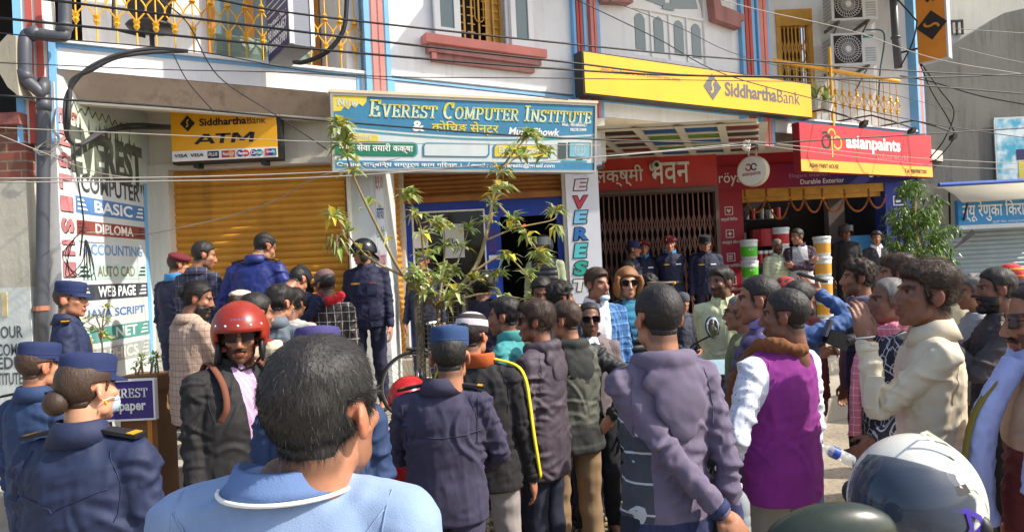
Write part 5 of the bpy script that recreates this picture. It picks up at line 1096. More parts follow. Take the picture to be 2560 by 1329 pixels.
def hair_shape(style, seed):
    V = HV; z, y, x = V[:, 2], V[:, 1], V[:, 0]; top = sstep(z, .02, .09)
    st = dict(short=(.013, .008, .004, 36), crew=(.008, .0065, .0018, 70), fade=(.02, .006, .006, 34), thick=(.021, .011, .009, 26), curly=(.024, .013, .013, 40), swept=(.019, .008, .007, 26), long=(.022, .02, .008, 18), thin=(.008, .0065, .003, 30), bun=(.012, .010, .003, 25), none=(0, 0, 0, 1))[style]
    W = hairline(V, .02 if style in ('long',) else .0, -.1 if style == 'long' else -.062, -.012 if style == 'thin' else (.012 if style in ('thick', 'curly', 'swept') else 0))
    nz = vnoise(V * np.array([1, 1, .8]), st[3], seed * 3.1)
    t = st[0] * top + st[1] * (1 - top) + st[2] * nz
    if style in ('swept', 'thick', 'fade'): t = t + .012 * sstep(y, .02, .08) * top
    P, F = shell(W, t); return P, F, W
def strands(P, Fs, n, length, rad, seed, lift=.35, style='short', flowc=(0, -.05, .13), K=4):
    "vectorised hair strands rooted on the hair shell: tapered three-sided tubes"
    rg = np.random.default_rng(seed); A_ = np.array([P[f[0]] for f in Fs]); B__ = np.array([P[f[1]] for f in Fs]); C_ = np.array([P[f[2]] for f in Fs])
    nn = np.cross(B__ - A_, C_ - A_); ar = np.linalg.norm(nn, axis=1) + 1e-12; nn = nn / ar[:, None]
    idx = rg.choice(len(Fs), n, p=ar / ar.sum()); u = rg.random((n, 1)); v = rg.random((n, 1)); r0 = A_[idx] + (B__[idx] - A_[idx]) * u + (C_[idx] - A_[idx]) * v; nr = nn[idx]
    fl = r0 - np.array(flowc); fl = fl - nr * (fl * nr).sum(1)[:, None]; fl /= np.linalg.norm(fl, axis=1)[:, None] + 1e-9
    fl = fl + rg.normal(0, .28, (n, 3)); d = fl + nr * (lift + rg.normal(0, .15, (n, 1))); d /= np.linalg.norm(d, axis=1)[:, None]
    L = length * rg.uniform(.5, 1.25, (n, 1)); side = np.cross(d, nr); side /= np.linalg.norm(side, axis=1)[:, None] + 1e-9; up = np.cross(side, d)
    VV = np.empty((n, K, 3, 3)); r0 = r0 - nr * .004
    for k in range(K):
        t = k / (K - 1); c = r0 + d * L * t - nr * L * (lift * .75) * t * t + np.array([0, 0, -1]) * L * .18 * t * t
        if style == 'curly': c = c + side * L * .25 * np.sin(t * 5 + u * 6) + nr * L * .2 * np.cos(t * 5 + v * 6)
        rr = rad * (1 - .8 * t)
        for j in range(3):
            q = 2 * math.pi * j / 3; VV[:, k, j] = c + (side * math.cos(q) + up * math.sin(q)) * rr
    V = VV.reshape(-1, 3); base = (np.arange(n) * K * 3)[:, None]; F = []
    for k in range(K - 1):
        for j in range(3): F.append(np.concatenate([base + k * 3 + j, base + k * 3 + (j + 1) % 3, base + (k + 1) * 3 + (j + 1) % 3, base + (k + 1) * 3 + j], 1))
    return V, np.concatenate(F)
def add_np(V, F, name, mats, parent, smooth=True, mi=None):
    me = bpy.data.meshes.new(name); F = F.tolist() if isinstance(F, np.ndarray) else F
    me.from_pydata(V.tolist() if isinstance(V, np.ndarray) else V, [], F)
    for m in (mats if isinstance(mats, (list, tuple)) else [mats]): me.materials.append(m)
    if smooth: me.polygons.foreach_set('use_smooth', [True] * len(me.polygons))
    if mi is not None: me.polygons.foreach_set('material_index', mi)
    o = bpy.data.objects.new(name, me); COL.objects.link(o); o.parent = parent; return o
# ---- hand templates (right hand hanging, palm towards -x, thumb forward +y)
def hand_mb(curl, spread=1.0):
    b = MB(); b.ell((0, 0, -.05), (.017, .041, .054), None, 14, 10); cap(b, (0, 0, .03), .026, (0, 0, -.02), .024)
    for y, L, rr in ((.030, .074, .0088), (.0105, .084, .0092), (-.0095, .078, .0088), (-.0285, .06, .0078)):
        p = V3((0, y * spread, -.088)); a = .15 + curl * .35
        for k in range(3):
            q = p + V3((-math.sin(a), y * .08, -math.cos(a))) * L * (.45, .32, .25)[k]; cap(b, p, rr * (1 - .08 * k), q, rr * (.93 - .08 * k), 8); p = q; a += curl * (.75, .95, .7)[k]
    p = V3((-.006, .03, -.022)); q = V3((-.018, .054, -.058)); cap(b, p, .015, q, .0105, 8); cap(b, q, .0105, q + V3((-.012 - curl * .012, .006 - curl * .02, -.034)), .0088, 8); return b
HANDS = {k: hand_mb(c) for k, c in (('relaxed', .45), ('fist', 1.5), ('flat', .12), ('grip', 1.05))}
# ---- cloth
def cloth(name, col, kind='plain', c2=None, c3=None, rough=.85, fold=.5, weave=.15, f=1.0, sheen=0, var=.1):
    if name in MATS: return MATS[name]
    N = NT(name); v = N.obj(); s = N.n('SeparateXYZ'); N.l(v, s.inputs[0]); X, Y, Z = s.outputs
    base = N.mix(N.ramp(N.noise(v, 7, 4), .35, .65), sc3(col, 1 - var), sc3(col, 1 + var))
    fr = lambda a, k, o=0: N.math('FRACT', N.math('ADD', N.math('MULTIPLY', a, k * f), 50 + o))
    lt = lambda a, w: N.math('LESS_THAN', a, w)
    XY = N.math('ADD', X, N.math('MULTIPLY', Y, .9))
    if kind == 'plaid':
        a = N.math('ADD', lt(fr(XY, 14), .45), lt(fr(Z, 14), .45)); base = N.mix(N.math('MULTIPLY', a, .38), base, c2)
        l = N.math('MAXIMUM', lt(fr(XY, 7, .2), .035), lt(fr(Z, 7, .3), .035)); base = N.mix(N.math('MULTIPLY', l, .8), base, c3 or c2)
    elif kind == 'check': l = N.math('MAXIMUM', lt(fr(XY, 17), .07), lt(fr(Z, 17), .07)); base = N.mix(N.math('MULTIPLY', l, .85), base, c2)
    elif kind == 'stripe': base = N.mix(N.math('MULTIPLY', lt(fr(Z, 18), .22), .7), base, c2)
    elif kind == 'vstripe': base = N.mix(N.math('MULTIPLY', lt(fr(XY, 40), .4), .6), base, c2)
    elif kind == 'dots':
        vo = N.n('TexVoronoi'); vo.inputs['Scale'].default_value = 48 * f; vo.inputs['Randomness'].default_value = .15; N.l(v, vo.inputs['Vector']); base = N.mix(N.math('MULTIPLY', lt(vo.outputs['Distance'], .16), .85), base, c2)
    elif kind == 'tiles':
        def ring(k, o, a, e):
            u = N.math('ABSOLUTE', N.math('SUBTRACT', fr(N.math('ADD', XY, N.math('MULTIPLY', Z, .45)), k, o), .5)); w = N.math('ABSOLUTE', N.math('SUBTRACT', fr(N.math('SUBTRACT', Z, N.math('MULTIPLY', XY, .45)), k, o * 1.7), .5)); d = N.math('POWER', N.math('ADD', N.math('POWER', u, 4), N.math('POWER', w, 4)), .25); return N.math('MULTIPLY', lt(a, d) if False else N.math('GREATER_THAN', d, a), lt(d, e))
        l = N.math('MAXIMUM', ring(7.5, 0, .36, .41), ring(9.5, .43, .26, .31)); base = N.mix(N.math('MULTIPLY', l, .8), base, c2)
    elif kind == 'heather': base = N.mix(N.ramp(N.noise(v, 160, 2), .35, .7), sc3(col, .75), c2)
    N.l(base, N.b.inputs['Base Color']); N.b.inputs['Roughness'].default_value = rough
    if sheen: N.b.inputs['Sheen Weight'].default_value = sheen
    fo = N.noise(N.obj((1, 1, .4), (.5, .3, 0)), 12, 3, .5); we = N.noise(v, 420, 1)
    h = N.math('ADD', N.math('MULTIPLY', fo, fold), N.math('MULTIPLY', we, weave * .12)); N.bump(h, .5, .022)
    MATS[name] = N.m; return N.m
def skinmat(name, col):
    if name in MATS: return MATS[name]
    N = NT(name); a = N.n('Attribute', attribute_name='skin_tint'); v = N.obj(); c = N.mix(N.ramp(N.noise(v, 30, 4), .3, .7), sc3(col, .86), sc3(col, 1.1))
    N.l(N.mix(1.0, c, a.outputs['Color'], 'MULTIPLY'), N.b.inputs['Base Color']); N.b.inputs['Roughness'].default_value = .48
    N.b.inputs['Subsurface Weight'].default_value = .0; N.bump(N.noise(v, 260, 2), .12, .004); MATS[name] = N.m; return N.m
def hairmat(name, col, grey=0):
    if name in MATS: return MATS[name]
    N = NT(name); g = N.n('NewGeometry'); c = N.mix(N.math('GREATER_THAN', g.outputs['Random Per Island'], 1 - grey), N.mix(g.outputs['Random Per Island'], sc3(col, .6), sc3(col, 1.5)), C(116, 112, 108))
    N.l(c, N.b.inputs['Base Color']); N.b.inputs['Roughness'].default_value = .58; v = N.obj((1, 1, .35)); N.bump(N.noise(v, 150, 3), .5, .006); MATS[name] = N.m; return N.m
SK = {k: skinmat('skin_' + k, c) for k, c in dict(fair=C(200, 148, 116), mid=C(176, 122, 92), brown=C(156, 106, 80), dark=C(126, 84, 64)).items()}
HM = {'black': hairmat('black_hair', C(24, 20, 18)), 'soft': hairmat('soft_black_hair', C(54, 38, 28)), 'salt': hairmat('greying_hair', C(30, 27, 25), .07), 'grey': hairmat('grey_hair', C(84, 80, 76), .3), 'brown': hairmat('brown_hair', C(112, 66, 30)), 'fairtip': hairmat('tawny_hair', C(140, 92, 48)), 'white': hairmat('silver_hair', C(120, 118, 114), .45)}
m_lens = glass('sunglass_lens', C(22, 18, 20), .08); m_frame = mat('spectacle_frame', C(30, 24, 24), .35, .05); m_shoe = mat('dark_shoe', C(34, 30, 28), .45)
def two_bone(S, T, l1, l2, pole):
    d = T - S; L = min(max(d.length, .06), (l1 + l2) * .995); d = d.normalized(); T = S + d * L
    a = (l1 * l1 - l2 * l2 + L * L) / (2 * L); h = math.sqrt(max(0, l1 * l1 - a * a)); p = V3(pole) - d * V3(pole).dot(d)
    p = p.normalized() if p.length > 1e-5 else d.orthogonal(); return S + d * a + p * h, T
ARM = {  # wrist target and elbow direction, right side
 'down': ((.235, .06, .83), (.2, -1, 0), (0, 1, 0), 'relaxed'), 'front': ((.10, .27, 1.0), (1, -.5, -.3), (.3, .2, 1), 'relaxed'), 'back': ((.03, -.19, .90), (1, -.6, 0), (1, 0, .2), 'grip'),
 'pocket': ((.24, .07, .90), (1, -.8, 0), (0, 1, 0), 'relaxed'), 'fold': ((-.10, .20, 1.16), (.8, .2, -1), (0, .3, 1), 'grip'), 'foldu': ((-.12, .15, 1.20), (.9, .3, -1), (0, .3, 1), 'grip'), 'head': ((.11, .16, 1.66), (1, .6, .1), (0, 1, .2), 'relaxed'), 'chin': ((.09, .21, 1.40), (.8, .2, -1), (-.3, -.6, .6), 'relaxed'),
 'chest': ((.04, .26, 1.30), (.9, 0, -1), (0, -.2, 1), 'grip'), 'hold': ((.18, .32, 1.05), (.6, -.8, -.6), (-.2, .3, 1), 'grip'), 'phone': ((.12, .3, 1.2), (.7, -.3, -1), (-.5, .2, .8), 'grip'), 'swing': ((.25, -.1, .86), (.3, -1, 0), (0, 1, 0), 'relaxed'), 'bent': ((.26, .16, .95), (.5, -1, 0), (0, .6, .8), 'relaxed')}
NP = 0
def person(label, hx, hy, z, face, top, bottom=None, arms=('down', 'down'), skin='brown', hair=('short', 'black'), head=(0, 0, 0), bulk=1.0, hat=None, hatadd=0, regions=None, collar=None, beard=0, glasses=None, stash=False, lean=0, hem=.84, sit=False, base=None, sleeve=1.0, vox=None, wr=.008, puff=0, pw=1.0, neckw=1.0, strand=0, hscale=1.0, shoe=True, seed=None, extra=None, name='person', hgt=None, lowtop=None, twist=0, nk=0, ho=(0, 0), hatk=1):
    global NP; NP += 1; seed = seed if seed is not None else NP; rg = random.Random(seed)
    tp = at(hx, hy, z); gb = gz(tp.x, tp.y) if base is None else base
    hh = (tp.z - gb - hatadd); S = hh / (1.705 - nk) if not sit else .97
    if lean and not sit: S = hgt / 1.705
    vox = vox or min(.0085, max(.005, z * .0016)); VB = vox / S
    root = thing(name, label, 'person', (tp.x, tp.y, gb)); root.rotation_euler = (0, 0, -R(face)); root.scale = (1, 1, 1)
    hip0 = .93 if not sit else .13; dz = hip0 - .93
    Lm = Matrix.Rotation(R(-lean), 3, 'X') @ Matrix.Rotation(R(-twist), 3, 'Z')
    def T(p): p = V3(p); q = p - V3((0, 0, .95)); return Lm @ q + V3((0, 0, .95 + dz)) if p.z > .95 or sit is None else (V3((p.x, p.y, p.z + dz)))
    def Tz(p):
        p = V3(p); k = min(1, max(0, (p.z - .86) / .16)); a = T(V3((p.x, p.y, max(p.z, .951)))); b_ = V3((p.x, p.y, p.z + dz)); 
        return (Lm @ (p - V3((0, 0, .95))) + V3((0, 0, .95 + dz))).lerp(b_, 1 - k)
    sw = .166 * bulk ** .5
    sh = {s: Tz((s * sw, -.012, 1.362)) for s in (-1, 1)}; nb = Tz((0, -.015, 1.435))
    yaw, pit, rol = head; Hr = Matrix.Rotation(R(-yaw), 3, 'Z') @ Matrix.Rotation(R(pit), 3, 'X') @ Matrix.Rotation(R(rol), 3, 'Y')
    if lean: Hr = Matrix.Rotation(R(-lean * .5), 3, 'X') @ Hr
    hs = .955 * hscale; HM4 = Matrix.Translation(nb) @ Hr.to_4x4() @ Matrix.Translation((ho[0], .03 + ho[1], .145 - nk)) @ Matrix.Scale(hs, 4)
    Hinv = HM4.inverted(); mH = np.array(HM4)
    toH = lambda V: V @ mH[:3, :3].T + mH[:3, 3]
    # ------------- arms
    AR = {}
    for s, key in ((1, arms[1]), (-1, arms[0])):
        if isinstance(key, str): t_, po, th, hk = ARM[key]
        else: t_, po, th, hk = key
        tgt = V3((s * t_[0], t_[1], t_[2])); tgt = Tz(tgt) if (lean or sit) and not isinstance(key, tuple) else V3((tgt.x, tgt.y, tgt.z + dz)) if not isinstance(key, tuple) else tgt
        el, wr_ = two_bone(sh[s], tgt, .285, .25, V3((s * po[0], po[1], po[2]))); AR[s] = (sh[s], el, wr_, V3((s * th[0], th[1], th[2])), hk)
    # ------------- legs
    LG = {}
    for s in (-1, 1):
        hp = V3((s * .09, 0, hip0 - .03))
        if sit: kn = V3((s * .33, .27, .16)); an = V3((-s * .12, .30, .08))
        else:
            an = V3((s * .11, rg.uniform(-.06, .05), .085)); kn = V3((s * .105, an.y * .5 + .025, .49))
        LG[s] = (hp, kn, an)
    # ------------- body (one continuous skin)
    b = MB(); k0 = len(b.v); b.add([HM4 @ V3(v) for v in HV], HF)
    cap(b, Tz((0, -.01, 1.30)), .075, nb + V3((0, 0, -.02)), .056); cap(b, Tz((0, 0, .96)), .07, Tz((0, -.01, 1.30)), .075)
    cap(b, Tz((0, -.01, 1.32)), .05, sh[1], .045); cap(b, Tz((0, -.01, 1.32)), .05, sh[-1], .045)
    for s in (-1, 1):
        a, e, w, th, hk = AR[s]; ka = .68 if sleeve >= 1 else 1; cap(b, a, .042 * ka, e, .036 * ka); cap(b, e, .037 * ka, w, .025)
        zz = (e - w).normalized(); yy = (th - zz * th.dot(zz)); yy = yy.normalized() if yy.length > 1e-4 else zz.orthogonal().normalized(); xx = yy.cross(zz)
        Mh = Matrix((xx, yy, zz)).transposed(); hm = HANDS[hk]
        vs = [w + Mh @ V3((v[0] * s * 1.0, v[1], v[2])) * 1.0 for v in hm.v]; b.add(vs, hm.f if s > 0 else [f[::-1] for f in hm.f])
        h, kn, an = LG[s]; cap(b, h + V3((0, 0, .04)), .07, kn, .05); cap(b, kn, .05, an, .036); cap(b, an, .036, an + V3((0, .1, -.045)), .03)
    V, Nn, F = arr(remesh(b, VB, 2, .35))
    if stash: pass
    # tint
    mi_ = np.array(Hinv); L = V @ mi_[:3, :3].T + mi_[:3, 3]; x, y, zc = L[:, 0], L[:, 1], L[:, 2]; ax = np.abs(x); col = np.ones((len(V), 4)); hd = (np.abs(zc) < .16) & (ax < .12) & (np.abs(y) < .16)
    fr = hd & (y > .04)
    lip = fr & (ax < .025) & (zc < -.06) & (zc > -.084) & (y > .075); col[lip, :3] = (.85, .62, .6)
    if beard: 
        jaw = hd & (y > -.0) & (zc < -.035 - .05 * (ax < .03) * (zc > -.1)) & ~lip; mou = fr & (ax < .03) & (zc < -.047) & (zc > -.062)
        kk = (1, .62, .35, .2)[min(3, beard)]; col[jaw & (zc > -.135) & (y > .0), :3] *= kk; col[mou, :3] *= kk
    brow = fr & (ax > .011) & (ax < .05) & (np.abs(zc - .027 + (ax - .03) ** 2 * 6) < .0062); col[brow, :3] = (.2, .16, .15)
    eye = fr & (((ax - .0315) / .0155) ** 2 + ((zc - .0085) / .0075) ** 2 < 1); col[eye, :3] = (1.15, 1.35, 1.5); iris = fr & (((ax - .0315) / .0065) ** 2 + ((zc - .0085) / .0085) ** 2 < 1); col[iris, :3] = (.12, .1, .1)
    lid = fr & (((ax - .0315) / .0185) ** 2 + ((zc - .0115) / .0095) ** 2 < 1) & ~eye; col[lid, :3] *= .6
    nos = fr & (ax < .016) & (np.abs(zc + .047) < .005) & (y > .09); col[nos, :3] *= .55
    if hair and hair[0] in ('crew', 'short', 'fade', 'thin', 'swept', 'thick'):
        wf = hairline(L / 1.0, .03, -.062); wf = wf * ((y < .03) & hd); col[:, :3] *= (1 - .55 * wf)[:, None]
    er = hd & (ax > .07) & (y < .015) & (zc < .03); col[er, :3] *= (1.12, .9, .88)
    bo = add_np(V * S, F, 'body', SK[skin], root); at_ = bo.data.color_attributes.new('skin_tint', 'FLOAT_COLOR', 'POINT'); at_.data.foreach_set('color', col.ravel())
    # ------------- garments
    AX = []
    for s in (-1, 1): AX += [(AR[s][0], AR[s][1]), (AR[s][1], AR[s][2])]
    def armdist(P):
        best = np.full(len(P), 9.)
        for a, e in AX:
            a = np.array(a); d = np.array(e) - a; t = np.clip(((P - a) @ d) / (d @ d), 0, 1); best = np.minimum(best, np.linalg.norm(P - a - t[:, None] * d, axis=1))
        return best
    g = MB(); B2 = bulk
    hz = hem if not sit else .9
    rings = [((0, 0, hz), .176 * B2, .125 * B2), ((0, 0, max(hz + .03, .93)), .18 * B2, .13 * B2), ((0, 0, 1.07), .166 * B2, .122 * B2), ((0, 0, 1.19), .174 * B2, .124 * B2), ((0, -.004, 1.29), .184 * B2 ** .7, .120 * B2 ** .7), ((0, -.01, 1.36), .178 * B2 ** .6, .104 * B2 ** .6), ((0, -.015, 1.41), .13 * B2 ** .5, .084), ((0, -.018, 1.447), .078 * neckw, .070 * neckw)]
    if hz > .95: rings = rings[2:]
    loft(g, rings, 26, Tz)
    for s in (-1, 1):
        cap(g, Tz((s * .035, -.02, 1.412)), .044, sh[s] + V3((0, 0, -.002)), .06 * B2 ** .5)
        a, e, w, th, hk = AR[s]; r1, r2, r3 = .058 * B2 ** .6, .047 * B2 ** .7, .038 * B2 ** .6
        if sleeve >= 1: cap(g, a, r1, e, r2); cap(g, e, r2, e.lerp(w, .93), r3)
        elif sleeve > 0: cap(g, a, r1, a.lerp(e, sleeve * 1.6), r2 * 1.12)
    if lowtop: lowtop(g, Tz, AR)
    gv = max(.0075, VB * 1.25); V, Nn, F = arr(remesh(g, gv, 2, .5))
    ad = armdist(V); isarm = (ad < .07 * B2 ** .6) & ((np.abs(V[:, 0]) > .142 * B2 ** .5) | (ad < .05))
    # folds
    amp = wr * .62; W = V * np.array([13, 13, 8]); 
    d = np.zeros(len(V))
    for i, p in enumerate(V):
        n1 = noise.noise(V3((W[i, 0] + seed * 7.7 + p[2] * 4, W[i, 1], W[i, 2]))); n2 = noise.noise(V3((p[0] * 22 + seed, p[1] * 22 + p[2] * 9, p[2] * 11)))
        k = 1.0
        n3 = noise.noise(V3((p[0] * 7 + p[2] * 9 + seed * 1.3, p[1] * 12, p[2] * 16 - p[0] * 8))); n4 = noise.noise(V3((p[0] * 12 + seed * 2.3 + p[2] * 2, p[1] * 12, p[2] * 2.4))); d[i] = (amp * (.5 - 1.6 * abs(n1)) if isarm[i] else amp * (.6 - 2.3 * abs(n4))) + amp * .35 * (.5 - 2 * abs(n2)) + amp * 1.1 * (.45 - 2.6 * abs(n3)) * max(0, .5 + n1)
    for s in (-1, 1):   # elbow crush folds
        e = np.array(AR[s][1]); q = np.linalg.norm(V - e, axis=1); m_ = q < .14; dirv = np.array(AR[s][1] - AR[s][0]); dirv /= np.linalg.norm(dirv); tt = (V[m_] - e) @ dirv
        d[m_] += amp * .45 * np.sin(tt * 120 + V[m_, 1] * 60 + V[m_, 0] * 40) * (1 - q[m_] / .14)
    # pinched creases: short ridges with a valley beside them
    rgn = np.random.default_rng(seed + 50); crn = int((95 if z < 4.5 else 60 if z < 7 else 35) * (.55 if puff else 1)) if wr > .0035 else 40
    el_ = [np.array(AR[s][1]) for s in (-1, 1)]; shd = [np.array(AR[s][0]) for s in (-1, 1)]; wt = .25 + 1.6 * isarm
    for q in el_: wt = wt + 2.2 * np.exp(-(np.linalg.norm(V - q, axis=1) / .09) ** 2)
    for q in shd: wt = wt + 1.3 * np.exp(-(np.linalg.norm(V - q - np.array([0, 0, -.13]), axis=1) / .09) ** 2)
    wt = wt + 1.2 * np.exp(-((V[:, 2] - 1.06 - dz) / .09) ** 2) * ~isarm; ids = rgn.choice(len(V), crn, p=wt / wt.sum())
    for i in ids:
        c0 = V[i]; nn = Nn[i]
        if isarm[i]:
            k = int(np.argmin([np.linalg.norm(c0 - (np.array(a) + np.array(e)) / 2) for a, e in AX])); ax_ = np.array(AX[k][1]) - np.array(AX[k][0]); ax_ /= np.linalg.norm(ax_); per = np.cross(ax_, nn); an_ = rgn.normal(0, .55); t = per * math.cos(an_) + ax_ * math.sin(an_)
        else:
            hor = np.cross(np.array([0, 0, 1.]), nn); hor /= np.linalg.norm(hor) + 1e-9; up_ = np.cross(nn, hor); low = c0[2] - dz < 1.16; an_ = rgn.normal(.0, .5) + (rgn.choice([-.5, .5]) if low else rgn.choice([-1.0, 1.0, 1.5])); t = hor * math.cos(an_) + up_ * math.sin(an_)
        t = t / (np.linalg.norm(t) + 1e-9); sd = np.cross(nn, t); D = V - c0; v_ = D @ t; Lc = rgn.uniform(.035, .10) * (1 if isarm[i] else 1.3); m_ = (np.abs(v_) < Lc * 2) & (np.abs(D @ nn) < .05)
        u = D[m_] @ sd + rgn.normal(0, 3.5) * v_[m_] ** 2; w_ = rgn.uniform(.008, .014); d[m_] += rgn.uniform(.5, 1.25) * .0075 * (wr / .008) ** .5 * np.exp(-(v_[m_] / Lc) ** 2) * (np.exp(-(u / w_) ** 2) - .75 * np.exp(-((u - 1.7 * w_) / (1.3 * w_)) ** 2))
    if puff:
        tq = V[:, 2].copy(); 
        for s in (-1, 1):
            a, e, w = (np.array(q) for q in AR[s][:3]); l1 = np.linalg.norm(e - a)
            for (p0, p1, off) in ((a, e, 0), (e, w, l1)):
                dd = p1 - p0; t = ((V - p0) @ dd) / (dd @ dd); near = isarm & (t > 0) & (t <= 1) & (np.linalg.norm(V - p0 - np.clip(t, 0, 1)[:, None] * dd, axis=1) < .085 * B2); tq[near] = off + t[near] * np.linalg.norm(dd) + 1.4
        msk = np.ones(len(V)) if puff > 0 else (~isarm).astype(float)
        d = d * .5 + msk * (.016 * np.abs(np.sin(math.pi * tq / .062)) ** .6 - .006)
    d = np.maximum(d, -.007)
    edge = sstep(np.abs(V[:, 2] - (hz + dz)), 0, .03); V2 = V + Nn * (d * (.3 + .7 * edge))[:, None]
    V0 = V.copy(); V0[:, 2] -= dz
    def relax(lab, P, it=8):
        nb_ = {}
        em = {}
        for k, f in enumerate(F):
            for a, e in zip(f, f[1:] + f[:1]):
                q = (a, e) if a < e else (e, a)
                if q in em:
                    if lab[em[q]] != lab[k]: nb_.setdefault(a, []).append(e); nb_.setdefault(e, []).append(a)
                else: em[q] = k
        ks = [k for k in nb_ if len(nb_[k]) == 2]
        if not ks: return P
        ia = np.array(ks); n1 = np.array([nb_[k][0] for k in ks]); n2 = np.array([nb_[k][1] for k in ks])
        for _ in range(it): P[ia] = .5 * P[ia] + .25 * (P[n1] + P[n2])
        return P
    groups = {}; fidx = np.array([f[0] for f in F]); cen = np.array([V0[list(f)].mean(0) for f in F]); fa = isarm[fidx]
    lab = np.zeros(len(F), int); names = [('jacket', top)]
    if isinstance(top, tuple): names = [top]
    for k, (nm, m_, fn) in enumerate(regions or []):
        sel = fn(cen[:, 0], cen[:, 1], cen[:, 2], fa); lab[sel & (lab == 0)] = k + 1; names.append((nm, m_))
    if regions: V2 = relax(lab, V2)
    GO = {}
    for k, (nm, m_) in enumerate(names):
        fs = [F[i] for i in np.nonzero(lab == k)[0]]
        if fs: P2, f2 = compact(V2, fs); GO[nm] = add_np(P2 * S, f2, nm, m_, root)
    if 1.5 < z < 5.5 and sleeve >= 1:
        KK = dict(GO=GO, S=S, root=root); gn = names[0][0]
        for sd in (-1, 1):
            for sx_ in (-1, 1): seam(KK, gn, [(sx_ * .135, 1.405 + dz), (sx_ * .158 * B2 ** .5, 1.31 + dz), (sx_ * .15 * B2 ** .5, 1.2 + dz)], .0012 + .0002 * z, None, sd)
        for s in (-1, 1):
            a, e, w = AR[s][:3]; q0 = e.lerp(w, .86); q1 = e.lerp(w, .97); r_ = .041 * B2 ** .6; g = MB(); g.tube([q0, q0.lerp(q1, .1), q1, q1 + (q1 - q0) * .02], [r_ * .96, r_ * 1.03, r_, r_ * .9], 14); gm_ = [m__ for n_, m__ in names if 'sleeve' in n_ or 'cuff' in n_]; add_np(np.array(g.v) * S, g.f, 'cuff', gm_[0] if gm_ else names[0][1], root)
    # trousers
    if bottom is not None:
        g = MB(); hp = hip0; loft(g, [((0, 0, hp - .1), .1 * pw, .085), ((0, 0, hp - .06), .15 * B2 ** .8, .104 * B2 ** .8), ((0, 0, hp + .02), .158 * B2 ** .8, .108 * B2 ** .8), ((0, 0, hp + .1), .152 * B2 ** .8, .106 * B2 ** .8)], 20)
        for s in (-1, 1):
            h, kn, an = LG[s]; cap(g, h + V3((0, 0, -.02)), .088 * pw, kn, .07 * pw); cap(g, kn, .074 * pw, an.lerp(kn, .06), .058 * pw)
        V, Nn, F = arr(remesh(g, max(.012, VB * 1.6), 2))
        d = np.array([.007 * (.6 - 2.4 * abs(noise.noise(V3((p[0] * 10 + seed, p[1] * 10 + p[2] * 5, p[2] * 7))))) + .004 * math.sin(p[2] * 60 + p[0] * 20) * (1 if p[2] < .3 else .3) for p in V])
        add_np((V + Nn * d[:, None]) * S, F, 'trousers', bottom, root)
    if shoe:
        for s in (-1, 1):
            an = LG[s][2]; g = MB(); loft(g, [((an.x, an.y - .03 + .0, an.z + .005), .04, .05), ((an.x, an.y + .01, an.z - .03), .044, .09), ((an.x, an.y + .035, an.z - .055), .048, .125), ((an.x, an.y + .04, an.z - .083), .047, .13)], 14)
            add_np(np.array(g.v) * S, g.f, 'shoe', m_shoe, root)
    # hair
    HX = lambda P: toH(np.array(P)) * S
    if hair and hair[0] != 'none':
        P, Fh, W = hair_shape(hair[0], seed); ho = add_np(HX(P), Fh, 'hair', HM[hair[1]], root)
        if hair[0] == 'long':
            for s in (-1, 1):
                g = MB()
                for k in range(5): pts = crom([(s * (.06 + .006 * k), -.03 + .022 * k, .06), (s * (.088 + .003 * k), -.03 + .022 * k, 0), (s * (.094 - .004 * k), -.035 + .02 * k, -.06), (s * (.082), -.035 + .016 * k, -.115)], 4); g.tube(pts, [.02, .022, .022, .022, .022, .022, .021, .02, .019, .018, .015, .01, .004][:len(pts)], 7)
                add_np(HX(g.v), g.f, 'hair_lock', HM[hair[1]], root)
        if hair[0] == 'bun':
            g = MB(); g.ell(hair[2] if len(hair) > 2 else (0, -.135, .0), (.045, .04, .045), None, 18, 12); P3 = np.array(g.v); P3 = P3 * (1 + .0 * P3); add_np(HX(P3), g.f, 'hair_bun', HM[hair[3] if len(hair) > 3 else hair[1]], root)
        if not strand and z < 6.5 and hair[0] != 'long': strand = 2000
        if strand:
            L = dict(short=.017, crew=.006, fade=.024, thick=.034, curly=.03, swept=.034, thin=.016, bun=.05, long=.05)[hair[0]]
            keep = [f for f in Fh]; Vs, Fs = strands(P, keep, int(strand * 1.6), L, .00028 + .00016 * z, seed, .1 if hair[0] in ('bun', 'crew') else .12 if hair[0] == 'short' else .3, 'curly' if hair[0] == 'curly' else 'short', (0, .2, .1) if hair[0] in ('swept', 'bun') else (0, -.05, .13))
            add_np(HX(Vs), Fs, 'hair_strands', HM[hair[1]], root)
    if beard >= 3:
        Wb = (sstep(-HV[:, 2] - .02 + HV[:, 1] * .2, .02, .045) * sstep(HV[:, 1], -.01, .03) * (HV[:, 2] > -.135)); lipm = (np.abs(HV[:, 0]) < .027) & (HV[:, 2] > -.088) & (HV[:, 2] < -.04) & (HV[:, 1] > .07); Wb[lipm] = 0
        P, Fh = shell(Wb, .008 + .004 * vnoise(HV, 50) + .016 * sstep(-HV[:, 2], .09, .12)); add_np(HX(P), Fh, 'beard', HM['black' if hair[1] not in ('white', 'grey') else hair[1]], root)
    if beard in (2, 3):
        g = MB()
        for s in (-1, 1): g.tube(crom([(0, .097, -.054), (s * .014, .093, -.056), (s * .03, .08, -.066)], 4), [.005, .006, .0065, .0065, .0065, .006, .005, .0035, .002][:9], 6)
        add_np(HX(g.v), g.f, 'moustache', HM['black'], root)
